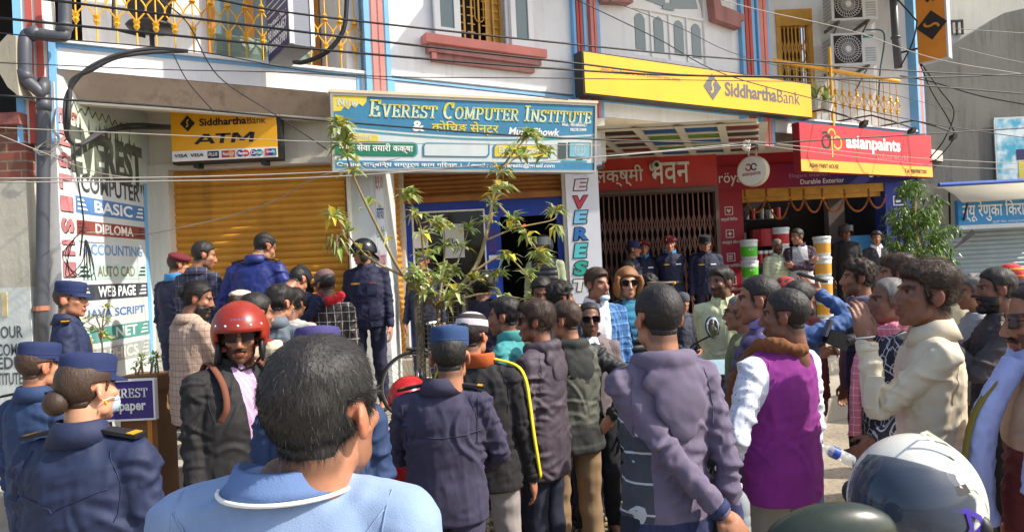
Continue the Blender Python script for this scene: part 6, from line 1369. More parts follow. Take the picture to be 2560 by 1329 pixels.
    if glasses:
        g = MB(); f_ = MB()
        for s in (-1, 1):
            rx, rz = (.031, .024) if glasses == 'sun' else (.027, .021); pts = [(s * .034 + rx * np.sign(math.cos(q)) * abs(math.cos(q)) ** .6, .098 - .1 * 0 - .012 * abs(s * math.cos(q) + .2) , .006 + rz * np.sign(math.sin(q)) * abs(math.sin(q)) ** .6) for q in [2 * math.pi * k / 18 for k in range(18)]]
            f_.tube([V3(p) for p in pts + [pts[0]]], .0024, 5); 
            if glasses in ('sun', 'tint'): g.add([V3(p) for p in pts] + [V3(p) + V3((0, -.002, 0)) for p in pts], [tuple(range(18)) if s < 0 else tuple(reversed(range(18))), tuple(range(35, 17, -1)) if s < 0 else tuple(range(18, 36))])
            f_.tube([(s * .064, .09, .012), (s * .078, .04, .012), (s * .08, -.012, .008), (s * .08, -.03, -.012)], .0024, 5)
        f_.tube([(-.008, .104, .01), (.008, .104, .01)], .0022, 5); add_np(HX(f_.v), f_.f, 'spectacles', m_frame, root)
        if g.v: add_np(HX(g.v), g.f, 'lens', m_lens if glasses == 'sun' else glass('tinted_lens', C(60, 40, 36), .1), root)
    # hats -------------------------------------------------------------
    def hput(mb, nm, m_, par=None, sm=True):
        o = add_np(HX(mb.v), mb.f, nm, m_, par or root, sm, mb.mi if isinstance(m_, list) else None); return o
    if hat:
        hk, hm_ = hat[0], hat[1]; g = MB(); Tl = Matrix.Rotation(R(-8), 4, 'X') if hk in ('cap', 'field') else Matrix.Identity(4); o_ = V3((0, -.012, .0))
        if hk == 'field':
            g.lathe([(.080 * hatk, .046), (.0835 * hatk, .048), (.085 * hatk, .10), (.084 * hatk, .118), (.078 * hatk, .13), (.05, .136), (.0, .137)], o_, Tl, 32, 0, 1, 1.2); c_ = hput(g, 'cap', hm_); smooth_angle(c_, 50)
            g = MB(); g.lathe([(.0845 * hatk, .068), (.0855 * hatk, .069), (.0856 * hatk, .072), (.0848 * hatk, .074)], o_, Tl, 32, 0, 1, 1.2); hput(g, 'cap_seam', hm_, c_)
            g = MB(); n = 14; top_ = []; bot = []
            for i in range(n + 1):
                q = math.pi * (.13 + .74 * i / n); top_ += [Tl @ V3((.082 * math.cos(q), .09 * math.sin(q), .056)), Tl @ V3((.076 * math.cos(q), .096 * math.sin(q) + .062 * math.sin(math.pi * i / n) ** .5, .036))]
            vs = [p + o_ for p in top_] + [p + o_ + V3((0, 0, -.004)) for p in top_]; k = len(top_); fs = []
            for i in range(n): fs += [(2 * i, 2 * i + 1, 2 * i + 3, 2 * i + 2), (k + 2 * i + 2, k + 2 * i + 3, k + 2 * i + 1, k + 2 * i), (2 * i + 1, k + 2 * i + 1, k + 2 * i + 3, 2 * i + 3)]
            g.add(vs, fs); hput(g, 'visor', hm_, c_)
        elif hk == 'cap':
            g.lathe([(.081, .03), (.085, .045), (.084, .075), (.076, .105), (.052, .128), (.02, .136), (0, .137)], o_, Tl, 28, 0, 1, 1.2); c_ = hput(g, 'cap', hm_)
            g = MB(); g.ell(Tl @ V3((0, .12, .042)) + o_, (.07, .075, .006), Matrix.Rotation(R(-14), 3, 'X'), 18, 6); hput(g, 'visor', hm_, c_)
        elif hk == 'beret':
            tl = 1 if len(hat) < 3 else hat[2]; Mt = Matrix.Rotation(R(16 * tl), 3, 'Y') @ Matrix.Rotation(R(-4), 3, 'X'); g.ell((tl * .02, -.004, .082), (.1, .112, .042), Mt, 24, 12); g.lathe([(.081, .03), (.083, .05), (.086, .07)], (0, -.012, 0), None, 24, 0, 1, 1.2); c_ = hput(g, 'beret', hm_); g = MB(); g.ell((-tl * .04, .09, .082), (.011, .006, .012), None, 8, 6); hput(g, 'badge', m_gold, c_)
        elif hk == 'beanie':
            g.lathe([(.084, .02), (.0875, .025), (.0885, .055), (.084, .09), (.064, .118), (.03, .132), (0, .135)], o_, Matrix.Rotation(R(-10), 4, 'X'), 28, [0, 0, 1, 0, 1, 0, 0] if isinstance(hm_, list) else 0, 1, 1.2); hput(g, 'beanie', hm_)
        elif hk in ('riot', 'moto', 'visorup', 'openface'):
            R_ = dict(riot=1.0, moto=1.0, visorup=1.0, openface=1.06)[hk]; n = 36; prof = []
            sx, sy = .115 * R_, .135 * R_; rows_ = 16; vs = []; fs = []; ids = {}
            for i in range(rows_ + 1):
                el = math.pi / 2 - (math.pi * .70) * i / rows_
                for j in range(n):
                    q = 2 * math.pi * j / n; p = V3((sx * math.cos(el) * math.cos(q), sy * math.cos(el) * math.sin(q) - .012, .02 + .13 * R_ * math.sin(el))); ids[i, j] = len(vs); vs.append(p)
            lim = {'riot': -.02, 'openface': .035, 'visorup': .045, 'moto': .045}[hk]
            for i in range(rows_):
                for j in range(n):
                    q4 = [ids[i, j], ids[i, (j + 1) % n], ids[i + 1, (j + 1) % n], ids[i + 1, j]]; c_ = sum((vs[k] for k in q4), V3()) / 4
                    front = c_.y > .02 and abs(c_.x) < .098 
                    if front and c_.z < lim and (hk != 'moto' or c_.z > -.07): continue
                    if hk == 'riot' and c_.z < -.01: continue
                    if c_.z < -.115: continue
                    fs.append(q4[::-1])
            P = np.array(vs); U, F2 = compact(P, fs); me = bpy.data.meshes.new('helmet'); me.from_pydata(HX(U).tolist(), [], F2); hm0 = hm_[0] if isinstance(hm_, list) else hm_; me.materials.append(hm0); me.polygons.foreach_set('use_smooth', [True] * len(F2)); o = bpy.data.objects.new('helmet', me)
            so_ = o.modifiers.new('s', 'SOLIDIFY'); so_.thickness = -.014; so_.offset = 0; me2 = evald(o); bpy.data.objects.remove(o); me2.name = 'helmet'; c_ = bpy.data.objects.new('helmet', me2); COL.objects.link(c_); c_.parent = root
            if hk == 'riot':
                g = MB(); g.ell((0, .125, .035), (.075, .05, .006), Matrix.Rotation(R(-18), 3, 'X'), 16, 6); hput(g, 'peak', hm0, c_); g = MB(); g.ell((0, -.13, -.05), (.1, .012, .06), Matrix.Rotation(R(-38), 3, 'X'), 16, 8); hput(g, 'neck_guard', hm0, c_)
                for s in (-1, 1): g = MB(); g.ell((s * .088, .02, -.05), (.012, .045, .055), None, 12, 8); hput(g, 'cheek_pad', hm0, c_)
            else:
                g = MB(); n2 = 16; yo = .05 if hk == 'visorup' else .012
                if hk in ('visorup', 'moto'):
                    up_ = .075 if hk == 'visorup' else -.005; A2 = []
                    for i in range(n2 + 1):
                        q = math.pi * (.06 + .88 * i / n2)
                        for zz in (up_ - .05, up_ + .045): A2.append(V3(((sx + .006) * math.cos(q) , (sy + .01) * math.sin(q) - .01 + yo * math.sin(q), zz)))
                    k = len(A2); vs = A2 + [p * .985 for p in A2]; fs = []
                    for i in range(n2): fs += [(2 * i, 2 * i + 2, 2 * i + 3, 2 * i + 1), (k + 2 * i + 1, k + 2 * i + 3, k + 2 * i + 2, k + 2 * i)]
                    g.add(vs, fs); hput(g, 'visor', hm_[1], c_)
                if hk == 'openface':
                    g = MB()
                    for q in (-.9, -.45, 0, .45, .9): 
                        p = V3((sx * 1.04 * math.sin(q) * .95, sy * 1.04 * math.cos(q) * .95 - .012, .06)); g.ell(p, (.006, .006, .006), None, 8, 6)
                    hput(g, 'snap_button', m_lead, c_)
                    for s in (-1, 1): g = MB(); g.ell((s * .093, .03, -.06), (.016, .05, .06), None, 12, 8); hput(g, 'cheek_pad', m_black, c_)
                    g = MB(); g.tube([(.09, .03, -.09), (.05, .03, -.14), (0, .04, -.15), (-.05, .03, -.14), (-.09, .03, -.09)], .006, 5); hput(g, 'chin_strap', m_black, c_)
        elif hk == 'cloth':
            g.ell((.0, -.01, .1), (.086, .1, .04), None, 16, 8); hput(g, 'head_cloth', hm_)
        elif hk == 'shawl':
            W = sstep(HV[:, 2] - HV[:, 1] * .9, -.12, -.08) * (HV[:, 1] < .07); P, Fh = shell(W, .016 + .006 * vnoise(HV, 18, seed)); o = add_np(HX(P), Fh, 'head_scarf', hm_, root)
    # collars, hoods ----------------------------------------------------
    def band(z0, z1, r0, r1, fold_, gap, th=.008):
        vs = []; n = 30; rows = [(r0, z0), (r1, z1), (r1 + th, z1 - .002), (r1 + th + fold_ * .5, z1 - .012 - fold_ * .6), (r0 + th + fold_, z0 - fold_ * .4), (r0 + th * .6, z0 - .004)]
        for i in range(n + 1):
            q = R(90) + R(gap) + (2 * math.pi - 2 * R(gap)) * i / n
            for r, zz in rows: vs.append(Tz((r * math.cos(q), r * .93 * math.sin(q) - .018, zz - (.03 * math.sin(q) if math.sin(q) > 0 else 0))))
        k = len(rows); fs = [(i * k + j, i * k + (j + 1) % k, (i + 1) * k + (j + 1) % k, (i + 1) * k + j) for i in range(n) for j in range(k)] + [tuple(range(k)), tuple(range(n * k + k - 1, n * k - 1, -1))]
        return vs, fs
    if collar:
        ck, cm = collar[0], collar[1]; r_ = (.066 + .006) * neckw
        if ck == 'shirt': vs, fs = band(1.43, 1.495, r_ + .006, r_ - .004, .02, 14)
        elif ck == 'stand': vs, fs = band(1.43, 1.50, r_ + .006, r_ + .002, .003, 12)
        elif ck == 'lapel': vs, fs = band(1.425, 1.475, r_ + .012, r_ + .006, .03, 30)
        elif ck == 'round': vs, fs = band(1.435, 1.455, r_ + .004, r_ + .0, .004, .5)
        elif ck == 'polo': vs, fs = band(1.432, 1.462, r_ + .008, r_ + .004, .02, 16)
        if ck in ('shirt', 'stand', 'lapel', 'round', 'polo'):
            add_np(np.array([tuple(p) for p in vs]) * S, fs, 'collar', cm, root)
        if ck == 'polo':
            g = MB(); rr = r_ + .036
            pts = [Tz((rr * math.cos(q), rr * .93 * math.sin(q) - .018, 1.425 - (.03 * math.sin(q) if math.sin(q) > 0 else 0) )) for q in [R(106) + R(328) * i / 30 for i in range(31)]]; g.tube(pts, .0035, 6); add_np(np.array(g.v) * S, g.f, 'piping', m_lead, root)
        if ck == 'hood':
            g = MB(); 
            for i in range(23):
                q = R(90 + 40) + R(280) * i / 22; p = Tz((.088 * math.cos(q), .08 * math.sin(q) - .02, 1.435 + .012 * math.sin(-q))); g.ell(p, (.034, .034, .036), None, 10, 8)
            g.ell(Tz((0, -.10, 1.375)), (.122, .03, .06), None, 18, 10); g.ell(Tz((.01, -.122, 1.30)), (.10, .022, .085), None, 16, 10); g.ell(Tz((.015, -.12, 1.225)), (.06, .016, .06), None, 12, 8)
            V, Nn, F = arr(remesh(g, .009, 7)); d = np.array([.0025 * (.5 - 2.2 * abs(noise.noise(V3((p[0] * 14 + seed, p[1] * 14, p[2] * 14 + p[0] * 10))))) for p in V]); add_np((V + Nn * d[:, None]) * S, F, 'hood', cm, root)
    if extra: extra(dict(root=root, S=S, Tz=Tz, AR=AR, LG=LG, HX=HX, GO=GO, put=hput, nb=nb, dz=dz, rg=rg))
    # move the figure so that its head stands where the photograph has it
    hc = HM4 @ V3((0, 0, .12)); rot = Matrix.Rotation(-R(face), 3, 'Z'); off = rot @ (V3((hc.x, hc.y, 0)) * S)
    root.location = (tp.x - off.x, tp.y - off.y, gb + ((tp.z - hatadd - gb) - hc.z * S if (sit or lean) and hgt is None else 0)); NPOS[label] = root
    return root
NPOS = {}
def wmesh(K, vs, fs, nm, m_, par=None, smooth=True): return add_np(np.array([tuple(v) for v in vs]) * K['S'], fs, nm, m_, par or K['root'], smooth)
def epaulettes(tip=True):
    def f(K):
        for s in (-1, 1):
            a = K['Tz']((s * .085, -.015, 1.452)); e = K['Tz']((s * .2, -.012, 1.432)); g = MB(); w = .026
            d = (e - a).normalized(); y = V3((0, 1, 0)); u = d.cross(y) * s * -1; u = V3((0, 0, 1)) if abs(u.z) < .3 else (u if u.z > 0 else -u)
            g.hexa([a - y * w, e - y * w, e + y * w, a + y * w, a - y * w + u * .012, e - y * w + u * .012, e + y * w + u * .012, a + y * w + u * .012]); o = wmesh(K, g.v, g.f, 'epaulette', m_ep, None, False)
            if tip: q = e - d * .035; g = MB(); g.hexa([q - y * w * .9, e - y * w * .9 - d * .012, e + y * w * .9 - d * .012, q + y * w * .9, q - y * w * .9 + u * .014, e - y * w * .9 + u * .014 - d * .012, e + y * w * .9 + u * .014 - d * .012, q + y * w * .9 + u * .014]); wmesh(K, g.v, g.f, 'rank_bar', m_gold, o, False)
    return f
m_ep = mat('epaulette_black', C(22, 22, 30), .6)
def patch(K, gname, x, z, w, h, m_, nm='pocket', side=1, th=.006, m2=None):
    o = K['GO'].get(gname)
    if not o: return
    S = K['S']; bv = BVHTree.FromPolygons([v.co for v in o.data.vertices], [tuple(p.vertices) for p in o.data.polygons]); vs = []
    nx, nz = 5, 4
    for i in range(nx):
        for j in range(nz):
            h_ = bv.ray_cast(V3(((x + w * (i / (nx - 1) - .5)) * S, side * .7, (z + h * (j / (nz - 1) - .5)) * S)), V3((0, -side, 0)))
            if not h_[0]: return
            vs.append(h_[0])
    yv = [v.y for v in vs]; vs = [V3((v.x, (v.y * .6 + .4 * (max(yv) if side > 0 else min(yv))), v.z)) for v in vs]
    up = [v + V3((0, side * th, 0)) for v in vs]; n = len(vs); A2 = up + [v - V3((0, side * .004, 0)) for v in vs]; fs = []
    for i in range(nx - 1):
        for j in range(nz - 1): q = (i * nz + j, (i + 1) * nz + j, (i + 1) * nz + j + 1, i * nz + j + 1); fs.append(q if side < 0 else q[::-1])
    ring = [i * nz for i in range(nx)] + [(nx - 1) * nz + j for j in range(1, nz)] + [i * nz + nz - 1 for i in range(nx - 2, -1, -1)] + [j for j in range(nz - 2, 0, -1)]
    for a, e in zip(ring, ring[1:] + ring[:1]): fs.append((a, e, e + n, a + n))
    return add_np(np.array([tuple(v) for v in A2]), fs, nm, m_, K['root'], False)
def seam(K, gname, pts, r=.0028, m_=None, side=-1):
    "stitched seam laid on the garment: pts are (x, z) seen from behind (side -1) or front (+1)"
    o = K['GO'].get(gname)
    if not o: return
    S = K['S']; bv = BVHTree.FromPolygons([v.co for v in o.data.vertices], [tuple(p.vertices) for p in o.data.polygons]); P = []
    for x, z in [(q.x, q.z) for q in crom([(a, 0, c) for a, c in pts], 6)]:
        h = bv.ray_cast(V3((x * S, side * .6, z * S)), V3((0, -side, 0)))
        if h[0]: P.append(h[0] + h[1] * .001)
    if len(P) > 2: g = MB(); g.tube(P, r, 4); add_np(np.array(g.v), g.f, 'seam', m_ or o.data.materials[0], o)
def strap(K, pts, w, th, nm, m_, world=False):
    "flat band along local points with outward direction"
    g = MB(); P = crom([p[0] for p in pts], 6); n_ = crom([V3(p[0]) + V3(p[1]) for p in pts], 6); vs = []
    for i, p in enumerate(P):
        t = (P[min(i + 1, len(P) - 1)] - P[max(i - 1, 0)]).normalized(); u = (n_[i] - p).normalized(); s = t.cross(u).normalized(); vs += [p - s * w, p + s * w, p + s * w + u * th, p - s * w + u * th]
    fs = [(4 * i + j, 4 * i + (j + 1) % 4, 4 * i + 4 + (j + 1) % 4, 4 * i + 4 + j) for i in range(len(P) - 1) for j in range(4)] + [(3, 2, 1, 0), tuple(4 * (len(P) - 1) + j for j in range(4))]
    return wmesh(K, vs, fs, nm, m_)
def scarf(K, m_, rad=.03, tails=(), loops=1.0, lift=0, nm='scarf'):
    g = MB(); Tz = K['Tz']; n = 16
    for lp in range(2):
        pts = [Tz(((.085 + .012 * lp) * math.cos(q), (.08 + .012 * lp) * math.sin(q) - .012, 1.44 + lift + lp * .02 + .018 * math.sin(q * 2 + lp))) for q in [2 * math.pi * i / n for i in range(n + 1)]]; g.tube(pts, [rad * (.85 + .2 * math.sin(i * 2.1)) for i in range(n + 1)], 9)
    for pts in tails:
        P = crom([Tz(p) for p in pts], 6); g.tube(P, [rad * (.9 + .5 * i / len(P)) for i in range(len(P))], 9)
    V, Nn, F = arr(remesh(g, .008, 2)); d = np.array([.006 * (.5 - 2 * abs(noise.noise(V3((p[0] * 30, p[1] * 30, p[2] * 18 + K['S']))))) for p in V]); return add_np((V + Nn * d[:, None]) * K['S'], F, nm, m_, K['root'])
# ---------------------------------------------------------------- who stands where
def cl(n, c, kind='plain', **k): return cloth(n, c, kind, **k)
navy = cl('navy_uniform', C(31, 42, 74), rough=.72); navy2 = cl('dark_navy_uniform', C(24, 28, 58), rough=.75); navy3 = cl('deep_blue_uniform', C(26, 40, 108), rough=.55); navym = cl('faded_mauve_uniform', C(62, 59, 82), rough=.88, fold=.8)
navyp = cl('blue_uniform', C(36, 58, 96), rough=.78); capb = cl('blue_cap_cloth', C(40, 68, 112), rough=.85); capd = cl('navy_cap_cloth', C(28, 42, 84), rough=.85); capp = cl('purple_cap_cloth', C(60, 54, 108)); maroon = cl('maroon_beret', C(104, 30, 44), rough=.9)
jeans = cl('dark_jeans', C(30, 36, 54)); bluej = cl('blue_jeans', C(64, 96, 144)); blackt = cl('black_trousers', C(28, 28, 32)); khaki = cl('khaki_trousers', C(140, 114, 84)); greyt = cl('pale_grey_trousers', C(156, 148, 146)); stone = cl('stone_trousers', C(142, 132, 116)); skyc = cl('sky_collar', C(60, 140, 200)); whites = cl('white_shirt', C(222, 222, 228))
black_h = mat('black_helmet', C(22, 24, 26), .28, .05, bump=0); visr = glass('helmet_visor', C(70, 76, 84), .08)
front = lambda w0, w1, z0=1.0, z1=1.45: (lambda x, y, z, a: (y > .02) & (np.abs(x) < w0 + (w1 - w0) * np.clip((z - z0) / (z1 - z0), 0, 1)) & (z > z0) & ~a)
arm = lambda x, y, z, a: a
cuffs = lambda zz: (lambda x, y, z, a: a & (z < zz))
def multi(*fs):
    def f(K):
        for q in fs: q(K)
    return f
ep = epaulettes()
# --- nearest row
def polo(K):
    seam(K, 'jacket', [(-.16, 1.40), (-.1, 1.34), (0, 1.325), (.1, 1.34), (.16, 1.40)], .0016); seam(K, 'jacket', [(.165, 1.42), (.15, 1.3), (.145, 1.18)], .0018); seam(K, 'jacket', [(-.165, 1.42), (-.15, 1.3), (-.145, 1.18)], .0018)
pol = cl('pale_blue_polo', C(134, 156, 190), rough=.95, weave=.5, fold=.35)
person('man with greying cropped hair in a pale blue polo shirt, nearest the camera', 800, 832, 1.13, 6, pol, jeans, skin='mid', hair=('short', 'salt'), head=(14, 2, 0), bulk=1.06, collar=('polo', cl('blue_polo_collar', C(98, 124, 168), rough=.95, weave=.5)), strand=20000, vox=.005, neckw=.94, hscale=.99, wr=.003, extra=polo, beard=1, nk=.052, ho=(.05, 0))
def woman(K):
    seam(K, 'jacket', [(-.15, 1.29), (-.1, 1.275), (-.02, 1.255), (0, 1.24), (.02, 1.255), (.1, 1.285), (.15, 1.30)], .002); ep(K)
    g = MB(); g.ell((0, .066, -.06), (.049, .044, .045), None, 18, 12); m = K['put'](g, 'face_mask', mat('mask_blue', C(170, 196, 222), .8)); g = MB()
    for s in (-1, 1): g.tube([(s * .048, .085, -.045), (s * .076, .03, -.03), (s * .084, -.012, -.035), (s * .09, -.03, .0)], .0018, 4)
    K['put'](g, 'ear_loop', m_lead, m); g = MB(); g.ell((.088, -.005, -.045), (.006, .004, .009), None, 8, 6); K['put'](g, 'ear_stud', m_gold)
person('policewoman in a navy uniform with a hair bun under her cap', 218, 852, 2.15, 8, navy, navy, skin='fair', hair=('bun', 'soft', (-.02, -.112, -.028), 'soft'), head=(14, 0, 0), bulk=1.2, hat=('field', capd), hatadd=.03, collar=('shirt', navy), strand=1, extra=woman, hscale=.92, hatk=.96)
person('officer in a blue uniform and round blue cap at the left edge', 98, 840, 3.3, 14, navyp, navy, skin='mid', hair=('crew', 'soft'), head=(16, 0, 0), hat=('field', capd), hatadd=.03, collar=('shirt', navyp), extra=ep, strand=1500)
def p4x(K): ep(K); patch(K, 'jacket', -.08, 1.27, .09, .09, m_gold if False else mat('yellow_patch', C(200, 160, 50)), 'sleeve_badge', 1)
person('slim officer in navy cap looking right beside the grey drain pipe', 176, 692, 4.5, 62, navy, navy, skin='mid', hair=('crew', 'soft'), head=(22, 0, 0), hat=('field', capd), hatadd=.03, collar=('shirt', navy), extra=p4x)
red_h = mat('red_helmet', C(146, 46, 32), .32, .12, 6, 0)
def biker(K):
    bp = cl('brown_backpack', C(92, 52, 42), rough=.7); g = MB(); g.ell(K['Tz']((-.02, -.22, 1.13)), (.15, .10, .23), None, 20, 14); g.ell(K['Tz']((-.02, -.28, 1.04)), (.12, .07, .13), None, 16, 10); V, Nn, F = arr(remesh(g, .012, 3)); o = add_np(V * K['S'], F, 'backpack', bp, K['root'])
    for s in (-1, 1): strap(K, [((s * .10, -.14, 1.40), (0, -.3, 1)), ((s * .12, -.03, 1.46), (0, 0, 1)), ((s * .125, .10, 1.38), (s * .2, 1, .3)), ((s * .13, .14, 1.27), (s * .3, 1, 0)), ((s * .15, .11, 1.2), (s * .6, 1, 0))], .014, .006, 'strap', cl('tan_strap', C(120, 70, 52)))
    V, Q = text_mesh('MASN', .03); V = V - V.mean(0); mm = mat('helmet_script', C(90, 140, 220), .4); R_ = .122; vs = []
    for x, y, z in V: a = x * .024 / R_; vs.append((R_ * math.sin(a), .152 * math.cos(a) * math.cos(.5) - .012, .083 + y * .022))
    K['put'](type('o', (), dict(v=vs, f=Q, mi=[0] * len(Q)))(), 'helmet_lettering', mm)
person('man in a glossy red open face helmet and black jacket looking back at the camera', 597, 757, 3.35, 128, cl('black_shell_jacket', C(32, 31, 32), rough=.8, fold=.8), blackt, skin='brown', hair=('short', 'black'), head=(34, -2, 0), hat=('openface', red_h), hatadd=.035, beard=2, glasses='tint', collar=('stand', cl('black_shell_jacket', C(30, 29, 30))), regions=[('shirt', cl('pink_shirt', C(196, 150, 190), 'vstripe', c2=C(220, 190, 214)), front(.015, .05, .95))], extra=biker, bulk=1.3, hscale=1.1, ho=(-.04, 0))
def capb_x(K): ep(K)
person('officer in a purple blue cap half hidden behind the nearest man', 792, 797, 2.45, -8, navyp, navy, skin='mid', hair=('crew', 'soft'), hat=('field', capp), hatadd=.03, collar=('shirt', navyp), extra=ep, bulk=1.1)
def mauve(K):
    ep(K); seam(K, 'jacket', [(-.18, 1.255), (-.09, 1.245), (0, 1.24), (.09, 1.245), (.18, 1.255)], .0026); seam(K, 'jacket', [(-.175, 1.40), (-.168, 1.3), (-.16, 1.2)], .0026); seam(K, 'jacket', [(.175, 1.40), (.168, 1.3), (.16, 1.2)], .0026)
    g = MB(); q = K['AR'][-1]; p = q[0] + V3((.01, -.07, -.07)); g.lathe([(.012, 0), (.012, .006)], p, Matrix.Rotation(R(90), 4, 'X'), 12); wmesh(K, g.v, g.f, 'button', navyp)
person('officer in a faded mauve uniform and soft blue cap seen from behind', 1122, 806, 3.0, 4, navym, navym, skin='mid', hair=('crew', 'salt'), head=(-2, 0, 0), hat=('field', capb), hatadd=.03, collar=('shirt', navym), arms=('front', 'front'), extra=mauve, strand=1800, wr=.008, bulk=1.08, hscale=1.1, ho=(.045, 0))
ylw = cl('yellow_trim', C(222, 206, 40)); blk = cl('black_track_jacket', C(38, 36, 38))
def beanie_x(K):
    Tz = K['Tz']; AR = K['AR']
    for s in (-1, 1):
        a, e, w = AR[s][:3]; o = V3((s * 1, -.15, .15)); strap(K, [(Tz((s * .075, -.02, 1.462)), (0, -.1, 1)), (a + V3((s * .02, -.01, .066)), (s * .4, 0, 1)), (a + V3((s * .066, -.01, .0)), o), (a.lerp(e, .5) + V3((s * .064, -.01, .01)), o), (e + V3((s * .058, -.012, 0)), o), (e.lerp(w, .5) + V3((s * .052, -.01, 0)), o), (w + V3((s * .044, 0, 0)), o)], .013, .008, 'stripe', ylw)
person('man in a striped brown beanie and black jacket with yellow shoulder stripes', 1178, 770, 3.5, 16, blk, greyt, skin='mid', hair=('crew', 'black'), head=(10, 0, 0), hat=('beanie', [cl('brown_beanie', C(50, 40, 42), weave=.6), cl('white_knit', C(196, 190, 196), weave=.6)]), hatadd=.02, collar=('stand', cl('orange_collar', C(190, 90, 40))), hem=.80, bulk=1.12, extra=beanie_x, ho=(-.05, 0))
mj = cl('mauve_parka', C(70, 60, 70), rough=.7, fold=.9)
person('man in dark glasses and a mauve parka with a hood, facing left', 1334, 748, 3.85, -62, mj, jeans, skin='brown', hair=('thick', 'soft'), head=(-18, 0, 0), glasses='sun', collar=('hood', mj), hem=.72, bulk=1.12, beard=1, strand=3500, wr=.010)
gj = cl('grey_green_jacket', C(84, 86, 76), rough=.75); gd = cl('charcoal_hood', C(50, 52, 50))
person('man in a grey green hooded jacket and khaki trousers with spectacles', 1408, 750, 4.05, -22, gj, khaki, skin='mid', hair=('short', 'soft'), head=(-40, 0, 0), glasses='clear', collar=('hood', gd), regions=[('sleeve', cl('black_sleeve', C(38, 38, 38), rough=.6), arm), ('hem_band', gd, lambda x, y, z, a: z < .98)], arms=('down', ((.20, -.12, 1.0), (1, -.6, 0), (1, 0, 0), 'relaxed')), hem=.80, bulk=1.12, strand=1500, wr=.010)
hp = cl('purple_hoodie', C(106, 97, 118), rough=.95, fold=.35, weave=.4); rib = cl('navy_rib', C(44, 52, 92), 'vstripe', c2=C(34, 40, 74), f=2); pl = cl('grey_plaid', C(66, 70, 80), 'check', c2=C(200, 204, 206), f=.55)
def hoodie_x(K):
    tee = cl('white_tee', C(226, 222, 232)); o = K['GO'].get('jacket')
person('boy with cropped hair in a faded purple hoodie, hands behind his back', 1640, 708, 2.55, -14, hp, jeans, skin='mid', hair=('crew', 'black'), head=(-2, 2, 0), collar=('hood', hp), arms=(((-.12, -.19, .92), (1, -.6, 0), (1, 0, .2), 'grip'), ((.20, -.10, .80), (.6, -1, 0), (0, 1, 0), 'relaxed')), regions=[('plaid_panel', pl, lambda x, y, z, a: (x < -.095) & ~a & (z < 1.24) & (z > .9)), ('rib_cuff', rib, cuffs(.93)), ('rib_hem', rib, lambda x, y, z, a: (z < .895) & ~a)], strand=5000, hem=.82, bulk=.93, wr=.008, hscale=1.03)
vest = cl('magenta_vest', C(132, 40, 128), rough=.88, fold=.3); dot = cl('dotted_white_shirt', C(214, 220, 232), 'dots', c2=C(60, 70, 110)); brs_ = cl('brown_shawl', C(124, 80, 48), rough=1, weave=.8)
def vest_x(K):
    scarf(K, brs_, .03, [((-.08, .06, 1.44), (-.12, .13, 1.3), (-.11, .16, 1.1), (-.10, .17, .98)), ((.08, .06, 1.44), (.10, .13, 1.3), (.09, .15, 1.15))], nm='shawl')
person('man in a magenta sleeveless vest over a dotted white shirt with a brown shawl', 1957, 718, 3.0, -30, ('vest', vest), stone, skin='dark', hair=('crew', 'black'), head=(-26, 0, 0), regions=[('sleeve', dot, arm)], arms=(((.24, .10, .93), (1, -.9, 0), (0, 1, 0), 'relaxed'), 'down'), extra=vest_x, strand=3000, hem=.80, bulk=1.08, wr=.006, ho=(.02, -.05))
puf = cl('indigo_puffer', C(58, 54, 96), rough=.55, fold=.4); lav = cl('lavender_lining', C(150, 130, 190))
person('stout man in an indigo puffer jacket standing behind the magenta vest', 1890, 688, 3.55, -58, puf, jeans, skin='brown', hair=('crew', 'black'), head=(-10, 0, 0), collar=('stand', lav), puff=1, bulk=1.25, strand=2500, arms=('front', 'down'), hscale=1.05)
shc = cl('cream_work_shirt', C(206, 196, 172), rough=.9)
def cream_x(K):
    patch(K, 'jacket', -.09, 1.24, .11, .12, shc, 'pocket', 1, .005); g = MB(); w = K['AR'][-1][2]; e = K['AR'][-1][1]; d = (w - e).normalized(); a = d.orthogonal().normalized(); c_ = d.cross(a)
    g.tube([w + d * .015 + (a * math.cos(q) + c_ * math.sin(q)) * .032 for q in [k * math.pi / 8 for k in range(17)]], .003, 5); wmesh(K, g.v, g.f, 'bangle', m_lead)
person('man in a cream work shirt gazing left with a hand at his chin', 2316, 655, 2.72, -72, shc, stone, skin='dark', hair=('swept', 'soft'), head=(-10, 6, 0), collar=('shirt', shc), arms=(((.07, .215, 1.42), (.1, -.1, -1), (-.3, -.6, .6), 'relaxed'), 'down'), extra=cream_x, strand=6000, hem=.78, bulk=.92, wr=.007, hscale=1.04)
it = cl('white_outline_jacket', C(46, 48, 56), 'tiles', c2=C(206, 208, 212)); pk = cl('pink_gamcha', C(214, 120, 140), 'check', c2=C(240, 220, 224), f=1.6)
